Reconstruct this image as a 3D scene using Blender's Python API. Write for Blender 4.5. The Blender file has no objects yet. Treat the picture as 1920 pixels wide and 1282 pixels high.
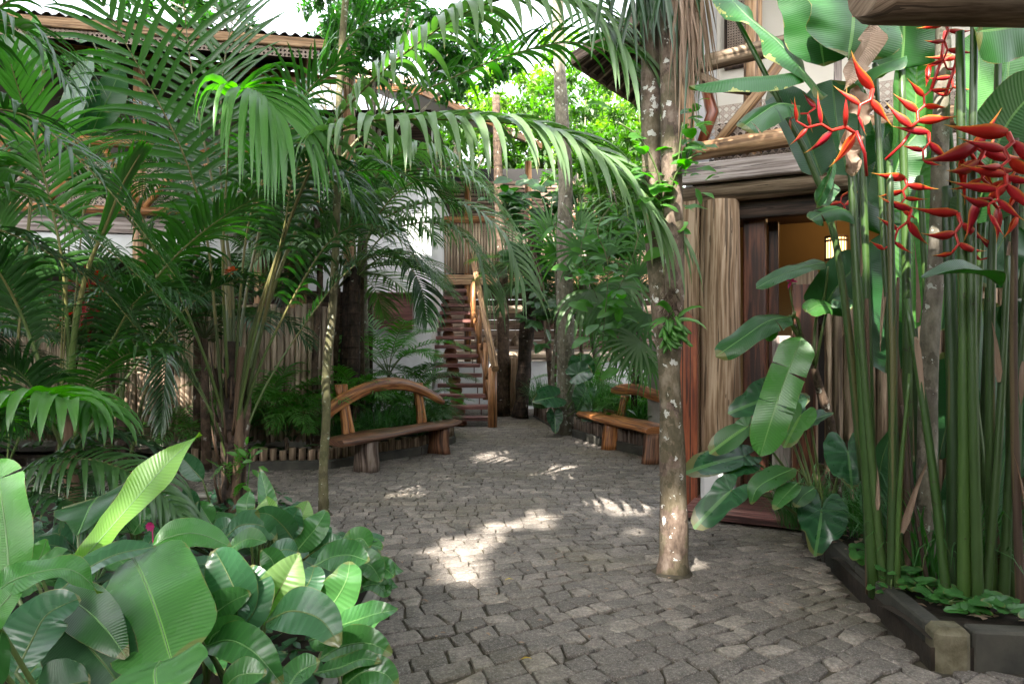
import bpy, math, random
from mathutils import Vector, Matrix, noise
R = random.Random(7)
sc = bpy.context.scene
col = sc.collection
V = Vector
F_PX = 1280.0; EYE = 1.6; HOR = 650.0
UP = V((0, 0, 1))

def P(px, py, d):
    return V(((px - 960) / F_PX * d, d, EYE - (py - HOR) / F_PX * d))
def G(px, py, z=0.0):
    d = F_PX * (EYE - z) / (py - HOR)
    return V(((px - 960) / F_PX * d, d, z))
def PP(*a):
    return [P(*p) for p in a]

# ------------------------------------------------------------------ mesh helper
class MB:
    def __init__(s):
        s.v = []; s.f = []; s.uv = []; s.m = []; s.r = []; s.sm = []
    def face(s, idx, uvs=None, m=0, r=0.0, smooth=True):
        s.f.append(idx); s.m.append(m); s.r.append(r); s.sm.append(smooth)
        s.uv.extend(uvs if uvs else [(0.0, 0.0)] * len(idx))
    def grid(s, rows, uvrows, m=0, r=0.0, smooth=True, closed=False):
        """rows: list of lists of points"""
        base = len(s.v); n = len(rows[0])
        for row in rows: s.v.extend(row)
        for i in range(len(rows) - 1):
            for j in range(n if closed else n - 1):
                j2 = (j + 1) % n
                a, b, c, d = base + i*n + j, base + i*n + j2, base + (i+1)*n + j2, base + (i+1)*n + j
                if uvrows:
                    u = uvrows
                    jj = j + 1
                    s.face((a, b, c, d), (u[i][j], u[i][jj], u[i+1][jj], u[i+1][j]), m, r, smooth)
                else: s.face((a, b, c, d), None, m, r, smooth)
    def tube(s, pts, rad, n=8, m=0, r=0.0, caps=True, bump=0.0, flat=1.0, uvc=None):
        k = len(pts)
        if not hasattr(rad, '__len__'): rad = [rad] * k
        T = [(pts[min(i+1, k-1)] - pts[max(i-1, 0)]).normalized() for i in range(k)]
        ref = V((1, 0, 0)) if abs(T[0].x) < 0.9 else V((0, 1, 0))
        X = T[0].cross(ref).normalized()
        rows = []; uvs = []; L = 0
        ph = R.uniform(0, 50)
        for i in range(k):
            X = (X - T[i] * X.dot(T[i])).normalized(); Y = T[i].cross(X)
            if i: L += (pts[i] - pts[i-1]).length
            row = []; uv = []
            for j in range(n):
                a = 2 * math.pi * j / n
                rr = rad[i]
                if bump: rr *= 1 + bump * noise.noise(V((math.cos(a)*1.3 + ph, math.sin(a)*1.3, L * 3.0)))
                row.append(pts[i] + X * (math.cos(a) * rr) + Y * (math.sin(a) * rr * flat))
            for j in range(n + 1): uv.append(uvc or (2*math.pi*j/n * rad[i] + ph, L))
            rows.append(row); uvs.append(uv)
        base = len(s.v)
        s.grid(rows, uvs, m, r, True, closed=True)
        if caps:
            for b, rev, i in ((base, True, 0), (base + (k-1)*n, False, k-1)):
                idx = list(range(b, b + n))
                if rev: idx.reverse()
                s.face(tuple(idx), [(math.cos(2*math.pi*j/n)*rad[i] + ph, math.sin(2*math.pi*j/n)*rad[i]) for j in range(n)], m, r, False)
    def box(s, c, X, Y, Z, m=0, r=0.0, bev=0.0, taper=1.0):
        """c centre; X,Y,Z half extent vectors; bev = chamfer in metres"""
        lx, ly, lz = X.length, Y.length, Z.length
        x, y, z = X/lx, Y/ly, Z/lz
        b = min(bev, lx*.45, ly*.45, lz*.45)
        ph = R.uniform(0, 50)
        axis = max(range(3), key=lambda i: (lx, ly, lz)[i])
        def uvof(p, nrm):
            q = p - c; co = [q.dot(x), q.dot(y), q.dot(z)]
            l = co[axis]; o = [co[i] for i in range(3) if i != axis]
            return (o[0] + o[1] * 1.3 + ph, l + ph)
        dims = ((x, lx, y, ly, z, lz), (y, ly, z, lz, x, lx), (z, lz, x, lx, y, ly))
        if b <= 0:
            vs = [c + X*i + Y*j + Z*k for i in (-1, 1) for j in (-1, 1) for k in (-1, 1)]
            base = len(s.v); s.v.extend(vs)
            for q in ((0,1,3,2),(4,6,7,5),(0,4,5,1),(2,3,7,6),(0,2,6,4),(1,5,7,3)):
                s.face(tuple(base+i for i in q), [uvof(vs[i], None) for i in q], m, r, False)
            return
        base = len(s.v); ids = {}
        def vid(sx, sy, sz, ax):
            k = (sx, sy, sz, ax)
            if k not in ids:
                e = [sx*lx, sy*ly, sz*lz]; g = [sx, sy, sz]
                for i in range(3):
                    if i != ax: e[i] -= g[i]*b
                ids[k] = len(s.v); s.v.append(c + x*e[0] + y*e[1] + z*e[2])
            return ids[k]
        def add(q):
            s.face(tuple(q), [uvof(s.v[i], None) for i in q], m, r, False)
        for ax in range(3):
            o1, o2 = (ax+1) % 3, (ax+2) % 3
            for sg in (-1, 1):
                q = []
                for a, bb in ((-1,-1),(1,-1),(1,1),(-1,1)):
                    g = [0,0,0]; g[ax] = sg; g[o1] = a; g[o2] = bb
                    q.append(vid(*g, ax))
                if sg < 0: q.reverse()
                add(q)
            # edges along ax
            for a in (-1, 1):
                for bb in (-1, 1):
                    g1 = [0,0,0]; g1[o1] = a; g1[o2] = bb
                    p = []
                    for sg, face_ax in ((-1, o1), (1, o1), (1, o2), (-1, o2)):
                        g = list(g1); g[ax] = sg; p.append(vid(*g, face_ax))
                    if a*bb < 0: p.reverse()
                    add(p)
        for sx in (-1, 1):
            for sy in (-1, 1):
                for sz in (-1, 1):
                    q = [vid(sx, sy, sz, 0), vid(sx, sy, sz, 1), vid(sx, sy, sz, 2)]
                    if sx*sy*sz < 0: q.reverse()
                    add(q)
    def bar(s, a, b, w, h, up=UP, m=0, r=0.0, bev=0.004):
        """box from a to b, w wide (across), h high (along up)"""
        d = (b - a); X = d * .5; t = d.normalized()
        Y = up.cross(t)
        if Y.length < 1e-4: Y = V((1,0,0)).cross(t)
        Y.normalize(); Z = t.cross(Y)
        s.box((a+b)*.5, X, Y*(w*.5), Z*(h*.5), m, r, bev)
    def build(s, name, mats, parent=None, origin=None):
        me = bpy.data.meshes.new(name)
        off = origin if origin is not None else (parent_off(parent) if parent else V((0,0,0)))
        co = []
        for p in s.v: co.extend((p[0]-off.x, p[1]-off.y, p[2]-off.z))
        nf = len(s.f); nl = sum(len(f) for f in s.f)
        me.vertices.add(len(s.v)); me.vertices.foreach_set('co', co)
        me.loops.add(nl); me.polygons.add(nf)
        li = []; st = []; k = 0
        for f in s.f:
            st.append(k); li.extend(f); k += len(f)
        me.loops.foreach_set('vertex_index', li)
        me.polygons.foreach_set('loop_start', st)
        me.polygons.foreach_set('loop_total', [len(f) for f in s.f])
        me.polygons.foreach_set('material_index', s.m)
        me.polygons.foreach_set('use_smooth', s.sm)
        me.update(calc_edges=True)
        uvl = me.uv_layers.new(name='UVMap')
        fl = []
        for u in s.uv: fl.extend((u[0], u[1]))
        uvl.data.foreach_set('uv', fl)
        at = me.attributes.new('rnd', 'FLOAT', 'FACE'); at.data.foreach_set('value', s.r)
        me.validate(clean_customdata=False)
        if not isinstance(mats, (list, tuple)): mats = [mats]
        for m in mats: me.materials.append(m)
        o = bpy.data.objects.new(name, me); col.objects.link(o)
        if parent: o.parent = parent
        elif origin is not None: o.location = origin
        return o

OFF = {}
def parent_off(p):
    o = V((0,0,0))
    while p is not None:
        o = o + V(p.location); p = p.parent
    return o
def thing(name, label, cat, loc=(0,0,0), group=None, kind=None):
    o = bpy.data.objects.new(name, None); col.objects.link(o); o.location = V(loc)
    o.empty_display_size = .1
    return tag(o, label, cat, group, kind)
def tag(o, label=None, cat=None, group=None, kind=None):
    if label: o['label'] = label
    if cat: o['category'] = cat
    if group: o['group'] = group
    if kind: o['kind'] = kind
    return o
def struct(name, mb, mat, label=None, cat=None):
    o = mb.build(name, mat); o['kind'] = 'structure'
    if label: o['label'] = label
    if cat: o['category'] = cat
    return o
def dup(root, loc, rotz, scale, label, cat=None):
    r = root.copy(); col.objects.link(r); r.location = V(loc); r.rotation_euler = (0, 0, rotz); r.scale = (scale,)*3
    r['label'] = label
    for ch in list(root.children):
        c = ch.copy(); col.objects.link(c); c.parent = r
        for g in ch.children:
            d = g.copy(); col.objects.link(d); d.parent = c
    return r

def smooth_path(pts, n):
    """Catmull-Rom resampled to n points, equal arc"""
    P_ = [pts[0]*2 - pts[1]] + list(pts) + [pts[-1]*2 - pts[-2]]
    out = []
    for i in range(1, len(P_) - 2):
        p0, p1, p2, p3 = P_[i-1], P_[i], P_[i+1], P_[i+2]
        for k in range(10):
            t = k / 10
            out.append(0.5*((2*p1) + (p2-p0)*t + (2*p0-5*p1+4*p2-p3)*t*t + (3*p1-p0-3*p2+p3)*t**3))
    out.append(P_[-2].copy())
    cum = [0]
    for i in range(1, len(out)): cum.append(cum[-1] + (out[i]-out[i-1]).length)
    L = cum[-1]; res = []; j = 0
    for i in range(n):
        s_ = L * i / (n-1)
        while j < len(cum)-2 and cum[j+1] < s_: j += 1
        d = cum[j+1]-cum[j]
        res.append(out[j].lerp(out[j+1], (s_-cum[j])/d if d > 1e-9 else 0))
    return res, L

# ------------------------------------------------------------------ materials
def newmat(name):
    m = bpy.data.materials.new(name); m.use_nodes = True
    nt = m.node_tree; nt.nodes.clear()
    out = nt.nodes.new('ShaderNodeOutputMaterial')
    return m, nt, out
class NT:
    def __init__(s, nt): s.nt = nt
    def n(s, t, **k):
        nd = s.nt.nodes.new(t)
        for a, b in k.items(): setattr(nd, a, b)
        return nd
    def l(s, a, b): s.nt.links.new(a, b)
    def val(s, node, i, v): node.inputs[i].default_value = v
def ramp(N, fac, stops):
    r = N.n('ShaderNodeValToRGB'); e = r.color_ramp.elements
    while len(e) > 1: e.remove(e[-1])
    e[0].position = stops[0][0]; e[0].color = (*stops[0][1], 1)
    for p, c in stops[1:]:
        k = e.new(p); k.color = (*c, 1)
    N.l(fac, r.inputs[0]); return r.outputs[0]
def mix(N, fac, a, b, mode='MIX'):
    m = N.n('ShaderNodeMix', data_type='RGBA', blend_type=mode)
    for sock, v in ((m.inputs[0], fac), (m.inputs[6], a), (m.inputs[7], b)):
        if isinstance(v, (int, float)): sock.default_value = v
        elif isinstance(v, tuple): sock.default_value = (*v, 1)
        else: N.l(v, sock)
    return m.outputs[2]
def math_(N, op, a, b=None, c=None):
    m = N.n('ShaderNodeMath', operation=op)
    for i, v in enumerate((a, b, c)):
        if v is None: continue
        if isinstance(v, (int, float)): m.inputs[i].default_value = v
        else: N.l(v, m.inputs[i])
    return m.outputs[0]
def coords(N, kind='Object', scale=(1,1,1), rot=(0,0,0)):
    tc = N.n('ShaderNodeTexCoord'); mp = N.n('ShaderNodeMapping')
    mp.inputs['Scale'].default_value = scale; mp.inputs['Rotation'].default_value = rot
    N.l(tc.outputs[kind], mp.inputs[0]); return mp.outputs[0]
def noise_n(N, vec, scale, detail=4, rough=.55, out=0):
    t = N.n('ShaderNodeTexNoise'); t.inputs['Scale'].default_value = scale
    t.inputs['Detail'].default_value = detail; t.inputs['Roughness'].default_value = rough
    if vec is not None: N.l(vec, t.inputs['Vector'])
    return t.outputs[out]
def bump(N, h, strength, dist, normal=None):
    b = N.n('ShaderNodeBump'); b.inputs['Strength'].default_value = strength; b.inputs['Distance'].default_value = dist
    N.l(h, b.inputs['Height'])
    if normal is not None: N.l(normal, b.inputs['Normal'])
    return b.outputs[0]
def rnd_attr(N):
    a = N.n('ShaderNodeAttribute', attribute_name='rnd'); return a.outputs['Fac']
def objrand(N):
    return N.n('ShaderNodeObjectInfo').outputs['Random']

def leaf_mat(name, dark, light, rough=.36, trans=.35, tcol=None, veins=0, spec=.5, vein_str=.25, midrib=None, vmix=.12, tipb=.55, blot=0.0, blotcol=(.45,.42,.12)):
    m, nt, out = newmat(name); N = NT(nt)
    obj = coords(N, 'Object')
    n1 = noise_n(N, obj, 1.7, 3)
    r = math_(N, 'ADD', math_(N, 'MULTIPLY', rnd_attr(N), .55), math_(N, 'MULTIPLY', n1, .55))
    base = mix(N, r, dark, light)
    uvn = N.n('ShaderNodeUVMap')
    sep = N.n('ShaderNodeSeparateXYZ'); N.l(uvn.outputs[0], sep.inputs[0])
    fine = noise_n(N, obj, 38, 3)
    base = mix(N, math_(N, 'MULTIPLY', fine, .22), base, tuple(c*.45 for c in dark))
    hgt = fine
    if blot:
        bn = noise_n(N, coords(N, 'Object', (1,1,1)), 5, 4, .7)
        e = math_(N, 'MULTIPLY', math_(N, 'GREATER_THAN', math_(N, 'ADD', math_(N, 'MULTIPLY', bn, .8), math_(N, 'MULTIPLY', math_(N, 'ABSOLUTE', math_(N, 'SUBTRACT', sep.outputs[0], .5)), .6)), .74), blot)
        base = mix(N, e, base, blotcol)
    if tipb:
        tv = math_(N, 'ADD', sep.outputs[1], math_(N, 'MULTIPLY', noise_n(N, obj, 3.5, 2), .35))
        base = mix(N, math_(N, 'MULTIPLY', math_(N, 'GREATER_THAN', tv, 1.13), tipb), base, (.20,.15,.055))
        ed = math_(N, 'ADD', math_(N, 'ABSOLUTE', math_(N, 'SUBTRACT', sep.outputs[0], .5)), math_(N, 'MULTIPLY', noise_n(N, obj, 14, 3), .09))
        if veins: base = mix(N, math_(N, 'MULTIPLY', math_(N, 'GREATER_THAN', ed, .541), .6), base, (.22,.17,.06))
    if veins:
        # lateral veins: stripes along v, slanted with |u-.5|
        au = math_(N, 'ABSOLUTE', math_(N, 'SUBTRACT', sep.outputs[0], .5))
        ph = math_(N, 'MULTIPLY', math_(N, 'SUBTRACT', sep.outputs[1], math_(N, 'MULTIPLY', au, .12)), veins * 6.283)
        w = math_(N, 'ADD', math_(N, 'MULTIPLY', math_(N, 'SINE', ph), .5), .5)
        w2 = math_(N, 'POWER', w, 6)
        base = mix(N, math_(N, 'MULTIPLY', w2, vmix), base, tuple(min(1, c*1.9+.01) for c in light))
        hgt = math_(N, 'ADD', math_(N, 'MULTIPLY', w, 1.0), math_(N, 'MULTIPLY', fine, .25))
        if midrib:
            mr = math_(N, 'LESS_THAN', au, .018)
            base = mix(N, math_(N, 'MULTIPLY', mr, .8), base, midrib)
    nrm = bump(N, hgt, vein_str, .004)
    p = N.n('ShaderNodeBsdfPrincipled')
    N.l(base, p.inputs['Base Color']); p.inputs['Roughness'].default_value = rough
    p.inputs['Specular IOR Level'].default_value = spec; N.l(nrm, p.inputs['Normal'])
    rr = math_(N, 'ADD', math_(N, 'MULTIPLY', noise_n(N, obj, 9, 2), .22), rough - .11)
    N.l(rr, p.inputs['Roughness'])
    t = N.n('ShaderNodeBsdfTranslucent')
    tc = tcol or (.5, 1.0, .14)
    N.l(mix(N, 1.0, base, tuple(min(1, c) for c in tc), 'MULTIPLY'), t.inputs['Color'])
    g = N.n('ShaderNodeMixRGB')
    nt.nodes.remove(g)
    bright = N.n('ShaderNodeHueSaturation'); bright.inputs['Value'].default_value = 2.1; bright.inputs['Saturation'].default_value = 1.1
    src = t.inputs['Color'].links[0].from_socket; N.l(src, bright.inputs['Color']); N.l(bright.outputs[0], t.inputs['Color'])
    mx = N.n('ShaderNodeMixShader'); mx.inputs[0].default_value = trans
    N.l(p.outputs[0], mx.inputs[1]); N.l(t.outputs[0], mx.inputs[2]); N.l(mx.outputs[0], out.inputs[0])
    return m

def stalk_mat(name, dark, light, rough=.38):
    m, nt, out = newmat(name); N = NT(nt)
    g = noise_n(N, coords(N, 'UV', (60, 1.2, 1)), 1.0, 4, .6); b = noise_n(N, coords(N, 'Object'), 2.2, 3)
    c = ramp(N, math_(N, 'ADD', math_(N, 'MULTIPLY', g, .6), math_(N, 'MULTIPLY', rnd_attr(N), .4)), [(.25, dark), (.75, light)])
    bn = noise_n(N, coords(N, 'UV', (14, .35, 1)), 1.0, 2)
    c = mix(N, math_(N, 'MULTIPLY', math_(N, 'GREATER_THAN', bn, .62), .6), c, (.11,.085,.03))
    sp = noise_n(N, coords(N, 'Object'), 14, 4, .7)
    c = mix(N, math_(N, 'MULTIPLY', math_(N, 'GREATER_THAN', sp, .64), .6), c, (.03,.02,.012))
    p = N.n('ShaderNodeBsdfPrincipled'); N.l(c, p.inputs['Base Color']); p.inputs['Roughness'].default_value = rough
    N.l(bump(N, g, .25, .004), p.inputs['Normal']); N.l(p.outputs[0], out.inputs[0]); return m

def wood_mat(name, c1, c2, c3, grain=40, stretch=2.0, rough=.6, bmp=.4, spec=.3, crack=True):
    m, nt, out = newmat(name); N = NT(nt)
    uv = coords(N, 'UV', (grain, stretch, 1))
    g = noise_n(N, uv, 1.0, 6, .62)
    big = noise_n(N, coords(N, 'UV', (4, .9, 1)), 1.0, 3)
    c = ramp(N, g, [(.36, tuple(k*.6 for k in c1)), (.44, c1), (.52, c2), (.62, c3)])
    bg_ = N.n('ShaderNodeMapRange'); N.l(big, bg_.inputs[0]); bg_.inputs[1].default_value = .4; bg_.inputs[2].default_value = .68
    c = mix(N, math_(N, 'MULTIPLY', bg_.outputs[0], .6), c, tuple(k*.8 for k in c1))
    rv = math_(N, 'ADD', math_(N, 'MULTIPLY', rnd_attr(N), .55), .72)
    hs = N.n('ShaderNodeHueSaturation'); N.l(c, hs.inputs['Color']); N.l(rv, hs.inputs['Value']); c = hs.outputs[0]
    h = g
    if crack:
        ck = noise_n(N, coords(N, 'UV', (grain*.7, .55, 1)), 1.0, 3, .5)
        ckm = math_(N, 'LESS_THAN', ck, .40)
        c = mix(N, math_(N, 'MULTIPLY', ckm, .75), c, tuple(k*.22 for k in c1))
        h = math_(N, 'SUBTRACT', g, math_(N, 'MULTIPLY', ckm, .8))
        # knots
        vo = N.n('ShaderNodeTexVoronoi'); vo.inputs['Scale'].default_value = 1.0
        N.l(coords(N, 'UV', (9, 2.2, 1)), vo.inputs['Vector'])
        kn = math_(N, 'LESS_THAN', vo.outputs['Distance'], .09)
        c = mix(N, math_(N, 'MULTIPLY', kn, .7), c, tuple(k*.3 for k in c1))
    p = N.n('ShaderNodeBsdfPrincipled'); N.l(c, p.inputs['Base Color'])
    p.inputs['Roughness'].default_value = rough; p.inputs['Specular IOR Level'].default_value = spec
    N.l(bump(N, h, bmp, .006), p.inputs['Normal'])
    N.l(p.outputs[0], out.inputs[0]); return m

def bark_mat(name, c1, c2, c3, lichen=.5, lcol=(.5,.52,.46), scale=6, moss=0, bmp=.7, rings=0):
    m, nt, out = newmat(name); N = NT(nt)
    ob = coords(N, 'Object', (1, 1, .5))
    g = noise_n(N, ob, scale*2.4, 7, .68)
    c = ramp(N, g, [(.32, c1), (.5, c2), (.66, c3)])
    pn = noise_n(N, coords(N, 'Object', (1,1,.8)), scale*.8, 4, .6)
    dark = math_(N, 'MULTIPLY', math_(N, 'GREATER_THAN', pn, .56), .5)
    c = mix(N, dark, c, tuple(k*.45 for k in c1))
    if lichen:
        w = N.n('ShaderNodeTexVoronoi'); w.inputs['Scale'].default_value = scale*2.2
        dst = noise_n(N, coords(N, 'Object'), scale*3, 3, .6, 1)
        warped = mix(N, .10, coords(N, 'Object'), dst)
        N.l(warped, w.inputs['Vector'])
        sel = N.n('ShaderNodeSeparateColor'); N.l(w.outputs['Color'], sel.inputs[0])
        size = math_(N, 'MULTIPLY', math_(N, 'GREATER_THAN', sel.outputs[0], 1-lichen), math_(N, 'MULTIPLY', sel.outputs[1], .42))
        spot = math_(N, 'LESS_THAN', w.outputs['Distance'], size)
        c = mix(N, math_(N, 'MULTIPLY', spot, .85), c, lcol)
    if moss:
        gm = noise_n(N, coords(N, 'Object'), 3.5, 4)
        z = N.n('ShaderNodeSeparateXYZ'); N.l(coords(N, 'Object'), z.inputs[0])
        f = math_(N, 'MULTIPLY', math_(N, 'GREATER_THAN', gm, .48), moss)
        c = mix(N, f, c, (.07,.09,.025))
    h = g
    if rings:
        z = N.n('ShaderNodeSeparateXYZ'); N.l(coords(N, 'UV'), z.inputs[0])
        w = math_(N, 'POWER', math_(N, 'ADD', math_(N, 'MULTIPLY', math_(N, 'SINE', math_(N, 'MULTIPLY', z.outputs[1], rings)), .5), .5), 12)
        h = math_(N, 'ADD', g, math_(N, 'MULTIPLY', w, .6))
        c = mix(N, math_(N, 'MULTIPLY', w, .4), c, c1)
    p = N.n('ShaderNodeBsdfPrincipled'); N.l(c, p.inputs['Base Color']); p.inputs['Roughness'].default_value = .85
    p.inputs['Specular IOR Level'].default_value = .25
    N.l(bump(N, h, bmp, .012), p.inputs['Normal']); N.l(p.outputs[0], out.inputs[0]); return m

def plain_mat(name, c1, c2, scale=3, rough=.8, bmp=.2, fine=60, emis=None):
    m, nt, out = newmat(name); N = NT(nt)
    ob = coords(N, 'Object')
    a = noise_n(N, ob, scale, 5, .6); b = noise_n(N, ob, fine, 3)
    f = math_(N, 'ADD', math_(N, 'MULTIPLY', a, .8), math_(N, 'MULTIPLY', b, .2))
    f = N.n('ShaderNodeMapRange'); N.l(a, f.inputs[0]); f.inputs[1].default_value = .3; f.inputs[2].default_value = .7
    c = mix(N, f.outputs[0], c1, c2)
    rv = math_(N, 'ADD', math_(N, 'MULTIPLY', rnd_attr(N), .4), .8)
    hs = N.n('ShaderNodeHueSaturation'); N.l(c, hs.inputs['Color']); N.l(rv, hs.inputs['Value'])
    p = N.n('ShaderNodeBsdfPrincipled'); N.l(hs.outputs[0], p.inputs['Base Color']); p.inputs['Roughness'].default_value = rough
    p.inputs['Specular IOR Level'].default_value = .35
    N.l(bump(N, math_(N, 'ADD', a, math_(N, 'MULTIPLY', b, .4)), bmp, .01), p.inputs['Normal'])
    if emis:
        p.inputs['Emission Color'].default_value = (*emis[0], 1); p.inputs['Emission Strength'].default_value = emis[1]
    N.l(p.outputs[0], out.inputs[0]); return m

M = {}
M['palm'] = leaf_mat('palm_green', (0.0218,0.0588,0.0185), (0.0619,0.1333,0.0396), .32, .32, (.5,.95,.3), spec=.5)
M['palm_dark'] = leaf_mat('palm_dark_green', (0.0118,0.0386,0.0126), (0.0361,0.0903,0.0258), .31, .28, (.5,.95,.3), spec=.5)
M['palm_grey'] = leaf_mat('palm_grey_green', (0.0882,0.1512,0.0672), (0.1720,0.2537,0.1247), .36, .28, (.55,.95,.3))
M['palm_bright'] = leaf_mat('palm_bright_green', (0.0420,0.1428,0.0252), (0.1032,0.2408,0.0516), .38, .40)
M['fan'] = leaf_mat('fan_palm_green', (0.0420,0.1092,0.0378), (0.1118,0.2150,0.0774), .40, .34)
M['banana'] = leaf_mat('banana_green', (0.0105,0.0557,0.0118), (0.0302,0.1107,0.0228), 0.32, 0.18, veins=46, midrib=(.13,.27,.07), vein_str=.20)
M['banana_dark'] = leaf_mat('banana_dark', (0.0128,0.0571,0.0185), (0.0292,0.1023,0.0307), 0.34, 0.2, veins=50, midrib=(.09,.2,.06), vein_str=.20)
M['banana_bright'] = leaf_mat('banana_bright', (0.0433,0.1662,0.0361), (0.0961,0.2515,0.0592), 0.26, 0.34, veins=46, midrib=(.2,.38,.1), vein_str=.20)
M['banana_lime'] = leaf_mat('banana_lime', (0.1008,0.2436,0.0336), (0.1634,0.3268,0.0516), .33, .42, veins=46, midrib=(.2,.38,.1), vein_str=.20)
M['banana_edge'] = leaf_mat('banana_yellow_edge', (0.0214,0.1000,0.0250), (0.0439,0.1535,0.0365), 0.34, 0.25, veins=50, midrib=(.1,.22,.06), blot=.8)
M['calathea'] = leaf_mat('broad_leaf_green', (0.0212,0.0869,0.0257), (0.0619,0.1780,0.0464), 0.28, 0.24, veins=13, midrib=(.09,.21,.07), vein_str=.16, blot=.35, blotcol=(.16,.14,.04))
M['calathea_grey'] = leaf_mat('broad_leaf_grey', (0.0202,0.0756,0.0353), (0.0473,0.1290,0.0559), .28, .20, veins=13, midrib=(.07,.15,.07), vein_str=.16)
M['calathea_pale'] = leaf_mat('broad_leaf_pale', (0.1344,0.2436,0.0756), (0.2236,0.3440,0.1204), .4, .35, veins=16, vein_str=.4)
M['ear'] = leaf_mat('elephant_ear_green', (0.0101,0.0521,0.0235), (0.0275,0.0989,0.0361), .30, .22, veins=5, midrib=(.10,.22,.08), vein_str=.4, vmix=.3)
M['midrib'] = leaf_mat('pale_midrib', (0.0840,0.2016,0.0588), (0.1548,0.2924,0.0946), .4, .05)
M['pothos'] = leaf_mat('pothos_green', (0.0252,0.1008,0.0294), (0.0688,0.2064,0.0430), .33, .3)
M['lily'] = leaf_mat('lily_turf_green', (.028,.10,.028), (.075,.20,.06), .4, .25)
M['vine'] = leaf_mat('vine_leaf_green', (0.0420,0.1428,0.0252), (0.1032,0.2580,0.0430), .38, .42)
M['crown_a'] = leaf_mat('crown_leaf_green', (0.0420,0.0924,0.0294), (0.1204,0.1892,0.0645), .45, .45)
M['crown_b'] = leaf_mat('crown_leaf_yellow', (.09,.15,.03), (.22,.28,.07), .45, .48)
M['crown_c'] = leaf_mat('crown_leaf_dark', (0.0168,0.0630,0.0168), (0.0430,0.1204,0.0258), .42, .35)
M['dead'] = leaf_mat('dry_leaf_brown', (.20,.13,.085), (.36,.26,.19), .8, .15, (1,.8,.6), veins=40, vein_str=.6)
M['petiole'] = leaf_mat('petiole_green', (.065,.10,.028), (.13,.18,.05), .45, .05)
M['petiole_dark'] = leaf_mat('petiole_dark', (.05,.075,.025), (.10,.12,.04), .45, .03)
M['stalk'] = stalk_mat('stalk_green', (.018,.05,.009), (.06,.115,.022))
M['stalk_dark'] = stalk_mat('stalk_dark_green', (.014,.036,.010), (.045,.085,.02))
M['stalk_brown'] = stalk_mat('stalk_sheath_brown', (.025,.015,.010), (.12,.07,.038), .75)
M['bark_lichen'] = bark_mat('bark_lichen', (.06,.042,.032), (.14,.10,.075), (.23,.18,.145), .5, (.58,.57,.53), 8, .25)
M['bark_pale'] = bark_mat('bark_pale', (.10,.085,.065), (.19,.165,.13), (.28,.25,.2), .45, (.5,.52,.46), 7, .15)
M['bark_slim'] = bark_mat('bark_slim', (.07,.062,.032), (.12,.105,.055), (.16,.145,.085), .42, (.42,.45,.36), 9, .25)
M['bark_dark'] = bark_mat('bark_dark', (.012,.009,.007), (.035,.024,.017), (.075,.045,.03), .05, (.3,.28,.24), 8, 0, 1.0, 40)
M['bark_brown'] = bark_mat('bark_brown', (.04,.028,.02), (.09,.06,.04), (.15,.10,.07), .2, (.35,.33,.28), 8, 0, .9, 22)
M['bench'] = wood_mat('bench_wood', (.17,.055,.017), (.37,.145,.042), (.50,.235,.08), 22, 1.6, .42, .35, .45)
M['bench_dark'] = wood_mat('bench_wood_dark', (.08,.035,.02), (.19,.085,.045), (.30,.155,.08), 22, 1.4, .45, .4, .45)
M['bench_grey'] = wood_mat('bench_wood_grey', (.09,.06,.045), (.19,.145,.115), (.30,.24,.20), 24, 1.2, .75, .6, .2)
M['red_wood'] = wood_mat('polished_red_wood', (.13,.032,.014), (.25,.065,.025), (.33,.10,.04), 18, 1.2, .33, .15, .5)
M['frame_red'] = wood_mat('dark_red_frame', (.05,.018,.010), (.11,.036,.018), (.17,.06,.03), 18, 1.2, .4, .15, .4)
M['plum_wood'] = wood_mat('stair_plum_wood', (.10,.038,.034), (.19,.08,.068), (.28,.135,.11), 26, 1.6, .42, .2, .45)
M['log'] = wood_mat('log_honey', (.20,.11,.055), (.36,.215,.115), (.47,.31,.18), 26, 1.5, .5, .3, .35)
M['log_orange'] = wood_mat('log_orange', (.20,.085,.03), (.36,.16,.06), (.46,.24,.10), 24, 1.5, .42, .25, .45)
M['weathered'] = wood_mat('weathered_post', (.19,.12,.07), (.33,.23,.15), (.43,.32,.225), 30, 1.1, .75, .7, .2)
M['grey_board'] = wood_mat('grey_board', (.22,.175,.155), (.34,.285,.26), (.43,.37,.34), 26, 1.4, .7, .3, .25)
M['slab_wood'] = wood_mat('half_log_slab', (.14,.095,.06), (.26,.185,.125), (.36,.27,.19), 30, 1.4, .7, .5, .2)
M['bamboo'] = wood_mat('bamboo_pale', (.32,.23,.16), (.47,.36,.26), (.58,.46,.35), 18, .8, .5, .25, .3, False)
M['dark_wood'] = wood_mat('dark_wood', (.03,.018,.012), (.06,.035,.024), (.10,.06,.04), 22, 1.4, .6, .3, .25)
M['plank_wall'] = wood_mat('plank_wall', (.13,.085,.06), (.23,.165,.12), (.32,.24,.18), 20, 1.2, .7, .3, .2)
M['cane'] = plain_mat('cane_weave', (.32,.25,.20), (.46,.37,.31), 8, .6, .3)
M['white_wall'] = plain_mat('white_plaster', (.50,.50,.50), (.78,.78,.78), .9, .9, .15)
M['cream_wall'] = plain_mat('cream_plaster', (.62,.58,.50), (.74,.70,.62), .9, .9, .15)
M['ochre_wall'] = plain_mat('ochre_plaster', (.20,.135,.055), (.26,.175,.075), .9, .9, .15)
M['dim_wall'] = plain_mat('grey_plaster', (.055,.048,.042), (.09,.08,.07), .9, .9, .15)
M['concrete'] = plain_mat('old_concrete', (.16,.15,.125), (.33,.31,.27), 3, .9, .5)
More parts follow.
